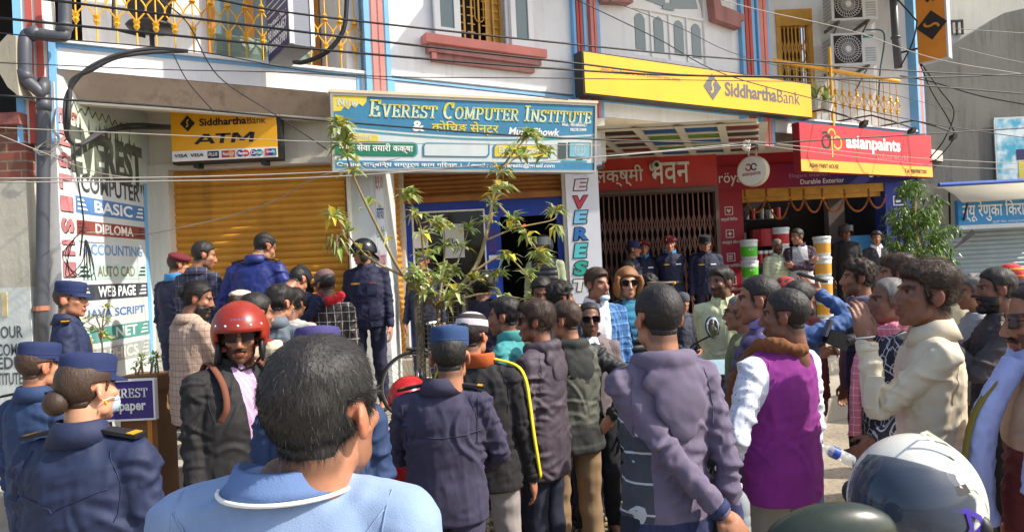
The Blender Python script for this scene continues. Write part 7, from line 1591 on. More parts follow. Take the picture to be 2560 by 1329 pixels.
def italia(K):
    scarf(K, pk, .024, [((-.02, .11, 1.43), (-.05, .18, 1.25), (-.06, .2, 1.0), (-.06, .21, .92))])
    for x, z, rz in ((-.08, 1.0, 0), (.06, 1.12, 0), (-.04, 1.24, 0), (.09, .95, 0)):
        pass
    o = K['GO'].get('jacket'); S = K['S']
    if o:
        bv = BVHTree.FromPolygons([v.co for v in o.data.vertices], [tuple(p.vertices) for p in o.data.polygons])
        for (yy, zz) in ((.02, 1.02), (-.05, 1.14), (.05, 1.18), (0, .90), (-.02, 1.27)):
            V, Q = text_mesh('ITALIA', .03); V = V - V.mean(0); vs = []; ok = True
            for x, y, _ in V:
                u, v_ = x * .016, y * .022; h = bv.ray_cast(V3((-.9, (yy - u) * S, (zz + v_ + u * .6) * S)), V3((1, 0, 0)))
                if not h[0]: ok = False; break
                vs.append(h[0] + V3((-.003, 0, 0)))
            if ok: add_np(np.array([tuple(v) for v in vs]), [tuple(q) for q in Q], 'lettering', m_lead, o, False)
person('older man in a black jacket of white outlined squares with a pink checked scarf', 2222, 692, 3.5, -78, it, blackt, skin='dark', hair=('thin', 'grey'), head=(-4, 4, 0), arms=('bent', 'down'), extra=italia, bulk=1.12, strand=1500, base=0)
tw = cl('pale_blue_towel', C(170, 180, 226), rough=1, weave=1.0); mar = cl('maroon_sweater', C(112, 44, 40)); bei = cl('beige_yoke', C(196, 160, 130))
def towel(K):
    scarf(K, tw, .042, [((-.06, .10, 1.45), (-.10, .2, 1.25), (-.10, .23, 1.0), (-.09, .22, .9)), ((-.07, -.04, 1.47), (-.2, .04, 1.3), (-.25, .08, 1.05))], lift=.01, nm='towel')
    strap(K, [((-.085, .13, 1.43), (-.6, 1, .2)), ((-.13, .235, 1.26), (-.5, 1, 0)), ((-.14, .27, 1.05), (-.5, 1, 0)), ((-.12, .255, .93), (-.5, 1, 0))], .013, .006, 'towel_border', cl('olive_gold_border', C(130, 116, 40)))
person('man in wire glasses with a pale blue towel at the right edge', 2585, 706, 2.35, -62, ('sweater', mar), jeans, skin='brown', hair=('thin', 'salt'), head=(-14, -4, 0), glasses='tint', beard=2, regions=[('yoke', bei, lambda x, y, z, a: z > 1.16)], extra=towel, bulk=1.15, strand=3000, base=0, hscale=1.08)
# --- middle rows
tweed = cl('beige_tweed', C(186, 160, 140), 'check', c2=C(110, 84, 76), rough=.95, f=1.4)
person('bearded man in a beige tweed coat with tied back hair, looking down', 506, 698, 4.6, 42, tweed, blackt, skin='brown', hair=('bun', 'black', (0, -.118, .03), 'black'), head=(34, -14, 0), beard=3, collar=('lapel', tweed), arms=('front', 'front'), hem=.72, bulk=1.18, strand=1500)
def officer(K): ep(K)
person('maroon beret officer standing with back turned at the left end of the ochre shutter', 450, 624, 6.75, 18, navy2, navy2, skin='mid', hair=('crew', 'soft'), head=(30, -8, 0), hat=('beret', maroon, 1), hatadd=.02, collar=('stand', skyc), extra=None, bulk=1.05)
pb = cl('navy_plaid_blazer', C(58, 60, 84), 'plaid', c2=C(40, 42, 60), c3=C(150, 140, 150), f=1.3)
person('man in a navy plaid blazer facing the ochre shutter', 517, 600, 6.35, 20, pb, blackt, skin='mid', hair=('short', 'salt'), head=(40, -12, 0), beard=1, collar=('lapel', pb), bulk=1.1, hem=.76)
person('tall broad officer in a deep blue uniform with bowed bare head at the shutter', 674, 573, 6.3, 8, navy3, navy3, skin='mid', hair=('crew', 'black'), head=(30, -26, 0), collar=('shirt', navy3), extra=ep, bulk=1.3, wr=.008, arms=('bent', 'bent'), strand=800)
def tagx(K):
    for s in (-1, 1): patch(K, 'jacket', s * .085, 1.21, .095, .1, navy2, 'pocket'); patch(K, 'jacket', s * .1, .98, .1, .12, navy2, 'pocket')
    patch(K, 'jacket', .085, 1.275, .085, .018, m_gold, 'name_tag'); patch(K, 'jacket', -.085, 1.275, .06, .014, cl('tag_red', C(120, 60, 60)), 'name_tag')
    g = MB(); w, e = K['AR'][1][2], K['AR'][1][1]; g.tube([w + V3((0, .03, -.06)), w + V3((0, .12, -.62))], .014, 8); wmesh(K, g.v, g.f, 'baton', m_black)
person('officer in a black riot helmet standing guard before the pale pier', 905, 592, 7.2, 182, navy2, navy2, skin='mid', hair=None, head=(55, 0, 0), hat=('riot', black_h), hatadd=.035, collar=('shirt', navy2), extra=tagx, bulk=1.08, wr=.008)
def stick(K):
    h = K['AR'][1][2]; g = MB(); g.tube([h + V3((0, .05, .14)), h + V3((0, .04, -.42))], .014, 8); wmesh(K, g.v, g.f, 'stick', mat('bamboo', C(206, 150, 80)))
person('stooping officer with a bamboo stick before the ochre shutter', 764, 690, 6.0, 30, navy2, navy2, skin='mid', hair=('crew', 'black'), head=(0, -20, 0), hat=('cap', cl('black_cap', C(26, 26, 34))), hatadd=0, lean=46, hgt=1.72, arms=('bent', ((.30, .18, 1.02), (1, -.2, -.2), (.2, .2, 1), 'fist')), bulk=1.1)
chk = cl('black_check_jacket', C(64, 56, 54), 'check', c2=C(214, 206, 196), f=.8); rs = cl('red_scarf', C(196, 30, 44), rough=.95)
person('man in a brown cap and red scarf over a black windowpane jacket', 808, 667, 5.7, 15, chk, blackt, skin='dark', hair=('crew', 'black'), head=(-62, -8, 0), hat=('cap', cl('brown_cap', C(112, 88, 86))), hatadd=.02, extra=lambda K: scarf(K, rs, .038, [((-.09, -.02, 1.45), (-.14, -.10, 1.32), (-.14, -.15, 1.1)), ((-.1, .05, 1.44), (-.15, .12, 1.25))]), bulk=1.05)
person('short person with a white cloth folded on the head by the shutter', 602, 726, 4.85, 10, cl('dull_brown_top', C(88, 70, 62)), blackt, skin='dark', hair=('thick', 'soft'), hat=('cloth', cl('white_head_cloth', C(220, 212, 194))), hatadd=.0, bulk=.95)
cr = cl('cream_shoulder', C(206, 190, 160))
person('man in a maroon top with cream shoulder panels behind the red helmet', 647, 728, 4.2, 22, ('shirt', cl('maroon_top', C(128, 36, 38))), blackt, skin='brown', hair=('short', 'black'), head=(20, -8, 0), regions=[('shoulder_panel', cr, lambda x, y, z, a: (x > .1) & (z > 1.16) & (z < 1.42))], strand=1200, base=.02, bulk=1.05)
person('man in a faded slate jacket behind the red helmet man', 706, 709, 4.65, 12, cl('slate_jacket', C(96, 108, 118), rough=.7), jeans, skin='mid', hair=('thick', 'black'), head=(15, -10, 0), collar=('shirt', cl('slate_jacket', C(96, 108, 118))), strand=1200, base=.1)
person('man in a pale grey tee shirt crowding towards the shutter', 738, 718, 5.1, 8, cl('grey_tee', C(176, 168, 162)), blackt, skin='dark', hair=('thick', 'black'), head=(5, -12, 0), sleeve=.5)
tj = cl('teal_jacket', C(64, 148, 150), rough=.75)
person('man in a teal jacket with faded hair facing left', 1256, 742, 4.25, -72, tj, jeans, skin='brown', hair=('fade', 'black'), head=(-4, 0, 0), beard=1, collar=('stand', tj), strand=1500)
sb = cl('taupe_suit', C(112, 100, 100), rough=.8)
person('balding man in sunglasses and a taupe suit facing the camera', 1472, 753, 4.7, 172, sb, blackt, skin='dark', hair=('thin', 'black'), head=(6, -2, 0), glasses='sun', beard=1, collar=('lapel', sb), regions=[('shirt', whites, front(.02, .07, 1.02))], base=0)
bp_ = cl('blue_plaid_blazer', C(70, 122, 178), 'plaid', c2=C(34, 60, 104), c3=C(150, 190, 220), f=1.5)
def maskx(K): g = MB(); g.ell((0, .074, -.105), (.045, .035, .026), None, 16, 10); m = K['put'](g, 'face_mask', mat('mask_blue', C(120, 180, 210), .8)); g = MB(); g.tube([(-.044, .08, -.095), (-.075, .03, -.03), (-.084, -.01, .01)], .002, 4); K['put'](g, 'ear_loop', m_lead, m)
person('smiling man in a blue plaid blazer with a mask pulled under his chin', 1492, 669, 5.25, 172, bp_, jeans, skin='brown', hair=('swept', 'soft'), head=(-28, 0, 0), collar=('shirt', whites), regions=[('shirt', whites, front(.05, .085, .85))], extra=maskx, bulk=1.12, strand=1200, base=.1)
pv = cl('black_puffer_vest', C(34, 34, 40), rough=.55)
person('man with shoulder length tawny hair and sunglasses in a black puffer vest', 1567, 668, 5.4, 172, ('vest', pv), jeans, skin='fair', hair=('long', 'fairtip'), head=(4, 0, 0), glasses='sun', beard=1, regions=[('shirt', cl('teal_tee', C(50, 120, 150)), front(.01, .06, 1.15)), ('sleeve', cl('charcoal_sleeve', C(48, 46, 52)), arm)], puff=-1, base=.1)
cj = cl('cream_jacket', C(206, 188, 150))
person('man with a heavy moustache in a cream jacket looking down', 1352, 686, 5.2, 178, cj, stone, skin='dark', hair=('short', 'black'), head=(6, -18, 0), beard=2, collar=('shirt', whites), bulk=1.1, base=.1)
person('curly haired man turned away beside the blue plaid blazer', 1402, 703, 4.95, 58, cl('light_blue_shirt', C(120, 150, 190)), jeans, skin='dark', hair=('curly', 'black'), head=(10, 0, 0), strand=1500, collar=('shirt', cl('light_blue_shirt', C(120, 150, 190))), base=.1)
person('person in a cream cap behind the man in the taupe suit', 1438, 756, 4.95, -30, cl('tan_shirt', C(150, 124, 96)), jeans, skin='brown', hair=('crew', 'black'), hat=('cap', cl('cream_cap_cloth', C(206, 180, 120))), hatadd=.02, base=0)
ys = cl('pale_lime_shirt', C(206, 210, 168), rough=.85)
person('bearded man in a pale lime shirt with hands behind his back', 1800, 666, 5.45, 196, ys, blackt, skin='dark', hair=('swept', 'black'), head=(42, 2, 0), beard=2, collar=('shirt', ys), arms=('back', 'back'), extra=lambda K: (seam(K, 'jacket', [(0, 1.40), (0, 1.2), (0, .9)], .002, None, 1), patch(K, 'jacket', .08, 1.22, .1, .11, ys, 'pocket', 1, .004)), bulk=1.08, strand=1000, base=.05)
person('grey haired man in spectacles peering from behind the puffer jacket', 1846, 734, 4.3, -64, cl('olive_shirt', C(110, 116, 84)), blackt, skin='brown', hair=('thin', 'grey'), glasses='clear', base=0)
dj = cl('denim_blue_shirt', C(62, 92, 142), rough=.7)
def cam_x(K):
    Tz = K['Tz']; g = MB(); g.tube([K['AR'][1][2] + V3((-.06, .06, .05)), K['AR'][1][2] + V3((-.12, .02, .12))], .004, 4)
person('man in a blue denim shirt shading his brow, camera at his side', 2012, 692, 4.2, 70, dj, bluej, skin='brown', hair=('short', 'salt'), head=(10, -22, 0), beard=1, collar=('shirt', dj), arms=('phone', ((.03, .2, 1.60), (1, .9, -.3), (0, .6, .7), 'relaxed')), strand=1200, base=0)
dk = cl('midnight_jacket', C(36, 38, 56), rough=.7); mt = cl('mulberry_tee', C(112, 66, 84))
person('curly haired man in a midnight jacket over a mulberry tee, facing left', 2142, 648, 4.75, -76, dk, blackt, skin='brown', hair=('curly', 'soft'), head=(0, 2, 0), beard=1, collar=('hood', cl('grey_hood', C(110, 104, 116))), regions=[('shirt', mt, lambda x, y, z, a: (y > .045) & (np.abs(x) < .10) & ~a)], strand=2500, bulk=1.12, base=.05)
person('man with spiky brown black hair behind the outlined squares jacket', 2240, 633, 4.3, -50, cl('brown_fleece', C(92, 74, 66)), jeans, skin='brown', hair=('swept', 'soft'), head=(-12, 0, 0), strand=2500, base=.03)
person('grey cropped man in a pale grey shirt facing left at right', 2428, 685, 4.6, -74, cl('pale_grey_shirt', C(160, 164, 166)), stone, skin='brown', hair=('fade', 'grey'), head=(-6, 0, 0), base=0)
dg = cl('charcoal_jacket', C(62, 58, 62), rough=.8)
person('man with a full black beard in a charcoal jacket, hands clasped', 2484, 668, 3.95, -66, dg, blackt, skin='dark', hair=('short', 'black'), head=(-8, 0, 0), beard=3, collar=('round', cl('grey_inner', C(120, 118, 118))), arms=(((.05, .25, 1.27), (.9, 0, -1), (0, -.2, 1), 'fist'), ((.03, .25, 1.25), (.9, 0, -1), (0, -.2, 1), 'fist')), bulk=1.22, strand=1500, base=0)
person('woman with a red and yellow head scarf at the far right', 2520, 657, 5.6, -30, cl('red_sari', C(180, 50, 50)), cl('red_sari', C(180, 50, 50)), skin='brown', hair=('short', 'black'), hat=('shawl', cl('red_yellow_scarf', C(206, 60, 56), 'stripe', c2=C(226, 190, 60))), hatadd=.01, base=0)
person('person in a striped wool cap cut by the right edge', 2563, 688, 5.0, -20, cl('grey_pullover', C(120, 116, 116)), jeans, skin='brown', hair=('crew', 'black'), hat=('beanie', [cl('grey_knit', C(120, 110, 110)), cl('dark_knit', C(60, 54, 56))]), hatadd=.02, base=0)
person('person wearing a red cloth with white dots behind the denim shirt', 1962, 688, 4.9, 12, cl('rust_top', C(130, 60, 54)), blackt, skin='brown', hair=('short', 'black'), hat=('shawl', cl('red_dotted_cloth', C(160, 44, 48), 'dots', c2=C(220, 180, 180), f=2.2)), hatadd=.01, base=0)
# --- at the shop fronts
person('officer in a mauve uniform and black helmet with raised visor behind the shrub', 1207, 668, 5.95, 35, navym, navy2, skin='mid', hair=None, hat=('visorup', [black_h, visr]), hatadd=.04, extra=ep, bulk=1.1)
person('officer in a mauve cap standing left of the shrub by the dark window', 1055, 620, 8.2, 188, navy2, navy2, skin='mid', hair=('crew', 'black'), head=(5, 0, 0), hat=('field', cl('mauve_cap', C(78, 72, 92))), hatadd=.03, collar=('shirt', navy2), arms=('down', 'down'))
gv_ = cl('black_quilted_vest', C(36, 38, 42), rough=.55)
person('man in a black helmet and quilted vest over pale green sleeves in the blue doorway', 1356, 583, 8.6, 196, ('vest', gv_), blackt, skin='mid', hair=None, head=(14, 0, 0), hat=('visorup', [black_h, visr]), hatadd=.04, regions=[('sleeve', cl('pale_green_sleeve', C(150, 160, 124)), arm)], puff=-1, bulk=1.12)
person('curly black head of a person behind the round mesh guard', 1622, 685, 6.6, 4, cl('grey_brown_top', C(80, 70, 70)), jeans, skin='brown', hair=('curly', 'black'), strand=1200)
def gate_x(K): patch(K, 'jacket', .085, 1.275, .08, .016, m_gold, 'name_tag'); patch(K, 'jacket', -.085, 1.275, .08, .016, m_lead, 'name_tag'); ep(K)
def belt(K):
    gate_x(K); g = MB(); loft(g, [((0, 0, .98), .19, .138), ((0, 0, 1.03), .188, .136)], 24, K['Tz']); wmesh(K, g.v, g.f, 'belt', m_black); g = MB(); g.ell(K['Tz']((0, .14, 1.005)), (.035, .008, .024), None, 10, 6); wmesh(K, g.v, g.f, 'buckle', m_gold)
person('officer in a navy cap turned sideways at the left of the brown gate', 1583, 598, 10.6, 105, navy2, navy2, skin='brown', hair=('crew', 'black'), hat=('field', capd), hatadd=.03, extra=ep, arms=('pocket', 'pocket'))
person('maroon beret officer in spectacles against the brown gate', 1607, 595, 10.95, 184, navy2, navy2, skin='mid', hair=('crew', 'black'), hat=('beret', maroon, -1), hatadd=.02, collar=('stand', skyc), glasses='clear', extra=gate_x)
person('maroon beret officer with a gold belt buckle in the middle of the brown gate', 1671, 584, 10.8, 182, navy2, navy2, skin='mid', hair=('crew', 'black'), head=(8, -10, 4), hat=('beret', maroon, -1), hatadd=.02, collar=('stand', skyc), extra=belt, arms=('back', 'back'))
person('stout officer in a dark cap and epaulettes at the right of the brown gate', 1762, 583, 10.7, 186, navy2, navy2, skin='brown', hair=('crew', 'black'), head=(2, -6, 0), hat=('field', cl('black_cap', C(26, 26, 34))), hatadd=.03, collar=('shirt', navy2), extra=gate_x, bulk=1.2)
person('bareheaded man in a dark jacket below the sideways officer at the gate', 1574, 648, 9.4, 55, cl('dark_olive_jacket', C(44, 44, 46)), blackt, skin='brown', hair=('short', 'black'), head=(20, -10, 0), base=.25)
person('seated man in a grey wool cap and blue jeans on the step before the gate', 1706, 728, 8.3, 172, cl('ink_jacket', C(34, 36, 52)), bluej, skin='brown', hair=('crew', 'black'), hat=('beanie', cl('grey_wool_cap', C(66, 70, 78))), hatadd=.02, sit=True, arms=('front', 'front'), base=.62, regions=[('shirt', cl('grey_shirt', C(70, 72, 80)), front(.05, .07, 1.0))])
st = cl('pale_green_stripe_shirt', C(176, 184, 150), 'stripe', c2=C(206, 210, 190))
person('old man with white hair and moustache in a pale green striped shirt', 1943, 596, 11.0, 172, st, stone, skin='dark', hair=('thin', 'white'), beard=2, collar=('shirt', st), sleeve=.55, bulk=1.12)
tk = cl('white_track_jacket', C(186, 186, 190)); tkd = cl('plum_sleeve', C(64, 46, 62))
person('man in a white and plum track jacket with folded arms', 1990, 570, 10.9, 200, tk, blackt, skin='brown', hair=('short', 'black'), head=(46, -4, 0), regions=[('sleeve', tkd, arm), ('shoulder_stripe', tkd, lambda x, y, z, a: (np.abs(np.abs(x) - .12) < .018) & (z > 1.25))], arms=('fold', 'foldu'), collar=('stand', tkd))
person('shadowed man in a dark red helmet inside the paint shop', 2113, 557, 12.7, 190, cl('black_jacket', C(30, 30, 32)), blackt, skin='dark', hair=None, hat=('visorup', [mat('dark_red_helmet', C(84, 26, 28), .3), visr]), hatadd=.04)
person('young man in a dark grey jacket in front of the sky blue board', 2190, 577, 12.0, 188, cl('dark_grey_jacket', C(50, 50, 58)), blackt, skin='brown', hair=('thick', 'black'), head=(10, 0, 0), collar=('shirt', whites), regions=[('shirt', whites, front(.005, .045, 1.25))])
b = MB(); q = NPOS['seated man in a grey wool cap and blue jeans on the step before the gate'].location; b.fb(FG(q.y), q.x - .7, q.x + .75, -.4, .55, .44, q.z + .04); tag(b.build('step', m_slab), kind='structure')
# ================================================================ VEHICLES AND SMALL THINGS
m_rub = mat('tyre_rubber', C(28, 28, 28), .85, .15); m_chrome = mat('chrome', C(190, 190, 194), .2, .05, metal=.9); m_mred = mat('motorcycle_red', C(170, 26, 30), .25, .08, 4, 0); m_seat = mat('black_seat', C(30, 28, 30), .6, .1); m_mirror = mat('mirror_glass', C(235, 238, 240), .04, 0, metal=1, bump=0)
def wheel(parent, c, axis, r, w, nm='wheel', spokes=28, rimm=None):
    ax = V3(axis).normalized(); a = V3((0, 0, 1)); b_ = ax.cross(a); ring = lambda rr, off=0: [c + ax * off + (a * math.cos(q) + b_ * math.sin(q)) * rr for q in [2 * math.pi * k / 36 for k in range(37)]]
    g = MB(); g.tube(ring(r), w, 8, 0, False); o = g.build(nm, m_rub, parent, smooth=True)
    g = MB(); g.tube(ring(r - w * 1.1), w * .55, 6, 0, False); g.build('rim', rimm or m_chrome, o, smooth=True)
    g = MB()
    for k in range(spokes):
        q = 2 * math.pi * k / spokes; g.tube([c + ax * (.03 if k % 2 else -.03), c + (a * math.cos(q) + b_ * math.sin(q)) * (r - w)], .0022 if spokes > 12 else .014, 4)
    g.tube([c - ax * .05, c + ax * .05], .02, 8); g.build('spokes', m_chrome if spokes > 12 else m_black, o); return o
# bicycle leaning behind the square guard
bc = at(1034, 975, 6.75); bc.z = .45 + .32; BY = thing('bicycle', 'old black bicycle parked behind the square tree guard', 'bicycle', (bc.x, bc.y, .45))
dr_ = V3((.93, .37, 0)).normalized(); axb = V3((-dr_.y, dr_.x, 0)); wheel(BY, bc, axb, .32, .016); c2_ = bc + dr_ * 1.02; wheel(BY, c2_, axb, .32, .016)
g = MB(); hd_ = bc + dr_ * .22 + V3((0, 0, .42)); st_ = bc + dr_ * .75 + V3((0, 0, .38)); bb_ = bc + dr_ * .6 + V3((0, 0, -.02))
for a, e in ((bc, hd_), (hd_, hd_ + V3((0, 0, .1))), (hd_, st_), (hd_ - V3((0, 0, .1)), bb_), (bb_, st_ + V3((0, 0, .1))), (bb_, c2_), (st_, c2_)): g.tube([a, e], .014, 6)
g.build('frame', m_black, BY); g = MB(); g.ell(st_ + V3((0, 0, .14)), (.13, .07, .035), Matrix.Rotation(math.atan2(dr_.y, dr_.x), 3, 'Z'), 12, 6); g.build('saddle', m_seat, BY, smooth=True)
g = MB(); t_ = hd_ + V3((0, 0, .16)); g.tube([hd_, t_], .012, 6); g.tube(crom([t_ - axb * .28 + dr_ * .15, t_ - axb * .22, t_, t_ + axb * .22, t_ + axb * .28 + dr_ * .15], 4), .011, 6); g.build('handlebar', m_chrome, BY)
g = MB(); g.tube(crom([bc + V3((0, 0, .36)) - dr_ * .05, bc + dr_ * .15 + V3((0, 0, .32)), bc + dr_ * .3 + V3((0, 0, .18))], 5), .02, 6); g.build('mudguard', m_black, BY)
# red motorcycle between the nearest man and the mauve officer
def motorcycle(lab, x, y, ang, colr, zb=0, mirrors=(-1, 1)):
    t = thing('motorcycle', lab, 'motorcycle', (x, y, zb)); u = V3((math.cos(R(ang)), math.sin(R(ang)), 0)); s = V3((-u.y, u.x, 0)); o = V3((x, y, zb)); P = lambda a, b_, c: o + u * a + s * b_ + V3((0, 0, c)); Mz = Matrix.Rotation(R(ang), 3, 'Z')
    wheel(t, P(.66, 0, .31), s, .27, .045, 'front_wheel', 6, m_black); wheel(t, P(-.62, 0, .31), s, .27, .05, 'rear_wheel', 6, m_black)
    g = MB(); g.ell(P(.15, 0, .80), (.30, .15, .13), Mz @ Matrix.Rotation(R(8), 3, 'Y'), 18, 12); g.ell(P(.32, 0, .72), (.18, .17, .14), Mz, 14, 8); V, Nn, F = arr(remesh(g, .014, 2)); add_np(V - np.array(o), F, 'tank', colr, t)
    g = MB(); g.ell(P(-.35, 0, .80), (.36, .13, .06), Mz @ Matrix.Rotation(R(6), 3, 'Y'), 16, 8); g.build('seat', m_seat, t, smooth=True)
    g = MB(); g.ell(P(-.55, 0, .70), (.3, .1, .09), Mz @ Matrix.Rotation(R(14), 3, 'Y'), 14, 8); g.build('tail_panel', colr, t, smooth=True)
    g = MB(); g.ell(P(.05, 0, .42), (.24, .14, .2), Mz, 12, 8); g.tube([P(.05, .14, .3), P(-.7, .17, .36)], .045, 8); g.tube([P(.66, .09, .31), P(.46, .07, .9)], .025, 6); g.tube([P(.66, -.09, .31), P(.46, -.07, .9)], .025, 6); g.build('engine', m_black, t, smooth=True)
    g = MB(); g.tube(crom([P(.25, .38, .98), P(.38, .26, 1.02), P(.45, 0, .96), P(.38, -.26, 1.02), P(.25, -.38, .98)], 5), .014, 6); g.build('handlebar', m_black, t); g = MB()
    for q in (-1, 1): g.tube([P(.33, q * .3, 1.0), P(.24, q * .4, .975)], .02, 8)
    g.build('grip', m_rub, t); g = MB(); g.ell(P(.56, 0, .86), (.12, .12, .12), Mz, 14, 10); g.build('headlight', m_chrome, t, smooth=True)
    for q in mirrors:
        g = MB(); g.tube(crom([P(.38, q * .22, 1.02), P(.40, q * .30, 1.14), P(.38, q * .33, 1.2)], 4), .007, 5); g.ell(P(.37, q * .34, 1.24), (.02, .075, .05), Mz, 14, 8); mo_ = g.build('mirror', m_black, t, smooth=True)
        g = MB(); g.ell(P(.352, q * .34, 1.24), (.008, .066, .042), Mz, 14, 8); g.build('mirror_glass', m_mirror, mo_, smooth=True)
    g = MB(); g.ell(P(.66, 0, .6), (.3, .07, .03), Mz, 12, 6); g.build('mudguard', colr, t, smooth=True)
    return t, P
q = at(950, 1205, 3.75); mt_, PM = motorcycle('red motorcycle standing between the nearest man and the mauve officer', q.x - .1, q.y, 12, m_mred, 0)
b = MB(); 
for k in range(5): b.ell(PM(-.1 + k * .07, .02 * math.sin(k * 2), .92 + .01 * math.sin(k * 3)), (.07, .1, .03), Matrix.Rotation(k * .7, 3, 'Z'), 10, 6)
V, Nn, F = arr(remesh(b, .01, 2)); tag(add_np(V, F, 'cloth', pk, None), 'crumpled pink checked cloth lying on the red motorcycle', 'cloth')
def helmet_thing(lab, c, r, M, shell_m, vis_m, open_=True):
    t = thing('motorcycle_helmet', lab, 'helmet', c); c = V3(c); n = 44; rows_ = 26; vs = []; fs = []; ids = {}
    sx, sy, sz = .86 * r, 1.06 * r, r
    for i in range(rows_ + 1):
        el = math.pi / 2 - math.pi * .78 * i / rows_
        for j in range(n):
            w = 2 * math.pi * j / n; ids[i, j] = len(vs); vs.append(V3((sx * math.cos(el) * math.cos(w), sy * math.cos(el) * math.sin(w), sz * math.sin(el))))
    for i in range(rows_):
        for j in range(n):
            q4 = [ids[i, j], ids[i, (j + 1) % n], ids[i + 1, (j + 1) % n], ids[i + 1, j]]; cc = sum((vs[k] for k in q4), V3()) / 4
            if cc.y > .22 * r and abs(cc.x) < .78 * r and cc.z < .28 * r and (open_ or cc.z > -.38 * r): continue
            fs.append(q4[::-1])
    U, F2 = compact(np.array(vs), fs); me = bpy.data.meshes.new('shell'); me.from_pydata(U.tolist(), [], F2); me.materials.append(shell_m); me.polygons.foreach_set('use_smooth', [True] * len(F2)); o = bpy.data.objects.new('s', me); so_ = o.modifiers.new('s', 'SOLIDIFY'); so_.thickness = -.022; so_.offset = 0; sb_ = o.modifiers.new('b', 'SUBSURF'); sb_.levels = 1; me2 = evald(o); bpy.data.objects.remove(o); me2.transform(M.to_4x4()); me2.name = 'shell'; s_ = bpy.data.objects.new('shell', me2); COL.objects.link(s_); s_.parent = t
    if vis_m:
        A2 = []; n2 = 22; k2 = 7
        for i in range(n2 + 1):
            w = math.pi * (.04 + .92 * i / n2)
            for k in range(k2 + 1):
                el = .52 - 1.15 * k / k2; A2.append(V3((1.05 * sx * math.cos(el) * math.cos(w), 1.16 * sy * math.cos(el) * math.sin(w), 1.02 * sz * math.sin(el))))
        N0 = len(A2); A3 = A2 + [p * .985 for p in A2]; k1 = k2 + 1; f3 = []
        for i in range(n2):
            for k in range(k2): a = i * k1 + k; f3 += [(a, a + 1, a + k1 + 1, a + k1), (N0 + a + k1, N0 + a + k1 + 1, N0 + a + 1, N0 + a)]
        me = bpy.data.meshes.new('visor'); me.from_pydata([tuple(M @ p) for p in A3], [], f3); me.materials.append(vis_m); me.polygons.foreach_set('use_smooth', [True] * len(f3)); vo = bpy.data.objects.new('visor', me); COL.objects.link(vo); vo.parent = t
        for s in (-1, 1):
            g = MB(); g.ell(M @ V3((s * sx * 1.0, sy * .12, -.08 * r)), (.02, .028, .028), None, 12, 8); ob = add_np(np.array(g.v), g.f, 'visor_hinge', m_black, t)
    g = MB(); g.ell((0, 0, 0), (sx * .86, sy * .86, sz * .86), M, 20, 14); li = add_np(np.array([v for v in g.v]), g.f, 'lining', m_black, t)
    return t, (sx, sy, sz)
hc_ = at(1022, 998, 3.95); helmet_thing('red open helmet resting on the red motorcycle handlebar', hc_, .125, Matrix.Rotation(R(160), 3, 'Z') @ Matrix.Rotation(R(-15), 3, 'X'), m_mred, None)
# scooter with a round mirror beside the pale lime shirt
q = at(1800, 960, 4.75); SX, SY = q.x, q.y; SCO = thing('scooter', 'dark scooter with a chrome mirror in front of the man in the pale lime shirt', 'scooter', (SX, SY, 0)); P = lambda a, b_, c: V3((SX + a, SY + b_, c)); m_scb = mat('scooter_grey', C(60, 66, 72), .3, .06, 4, 0)
wheel(SCO, P(.02, .35, .24), (1, 0, 0), .2, .045, 'front_wheel', 6, m_black); wheel(SCO, P(0, -.75, .24), (1, 0, 0), .2, .05, 'rear_wheel', 6, m_black)
g = MB(); g.ell(P(0, .22, .72), (.2, .08, .36), Matrix.Rotation(R(-10), 3, 'X'), 16, 12); g.ell(P(0, .12, 1.05), (.13, .1, .09), None, 14, 8); V, Nn, F = arr(remesh(g, .014, 2)); add_np(V - np.array((SX, SY, 0)), F, 'front_panel', m_scb, SCO)
g = MB(); g.ell(P(0, -.55, .58), (.17, .4, .18), None, 16, 10); g.fb(Fr(SX, SY, 0), -.15, .15, -.15, .25, .2, .26); g.build('rear_body', m_scb, SCO, smooth=True); g = MB(); g.ell(P(0, -.5, .78), (.14, .36, .06), None, 14, 8); g.build('seat', m_seat, SCO, smooth=True)
g = MB(); g.tube(crom([P(-.34, .0, 1.12), P(-.16, .1, 1.12), P(0, .12, 1.1), P(.16, .1, 1.14), P(.34, .02, 1.17)], 5), .016, 7); g.build('handlebar', m_black, SCO); g = MB(); g.tube([P(.2, .09, 1.15), P(.34, .02, 1.17)], .021, 8); g.tube([P(-.2, .09, 1.12), P(-.34, 0, 1.12)], .021, 8); g.build('grip', m_rub, SCO)
g = MB(); g.hexa([P(-.09, -.02, 1.06), P(.09, -.02, 1.06), P(.08, .1, 1.14), P(-.08, .1, 1.14), P(-.09, -.025, 1.07), P(.09, -.025, 1.07), P(.08, .095, 1.155), P(-.08, .095, 1.155)]); g.build('instrument_panel', mat('dial_face', C(150, 176, 186), .15), SCO)
for s, mx, my in ((-1, 1783, 818), (1, 1850, 830)):
    mp_ = at(mx, my, 4.72) if s < 0 else P(.28, .08, 1.38); g = MB(); g.tube(crom([P(s * .14, .09, 1.14), P(s * .17, .08, 1.25), mp_ + V3((0, .02, -.05))], 4), .007, 5); Mm = Matrix.Rotation(R(8 * s), 3, 'Y'); g.ell(mp_ + V3((0, .012, 0)), (.052, .018, .078), Mm, 16, 10); o = g.build('mirror', m_black, SCO, smooth=True); g = MB(); g.ell(mp_ - V3((0, .004, 0)), (.046, .008, .07), Mm, 16, 10); g.build('mirror_glass', m_mirror, o, smooth=True)
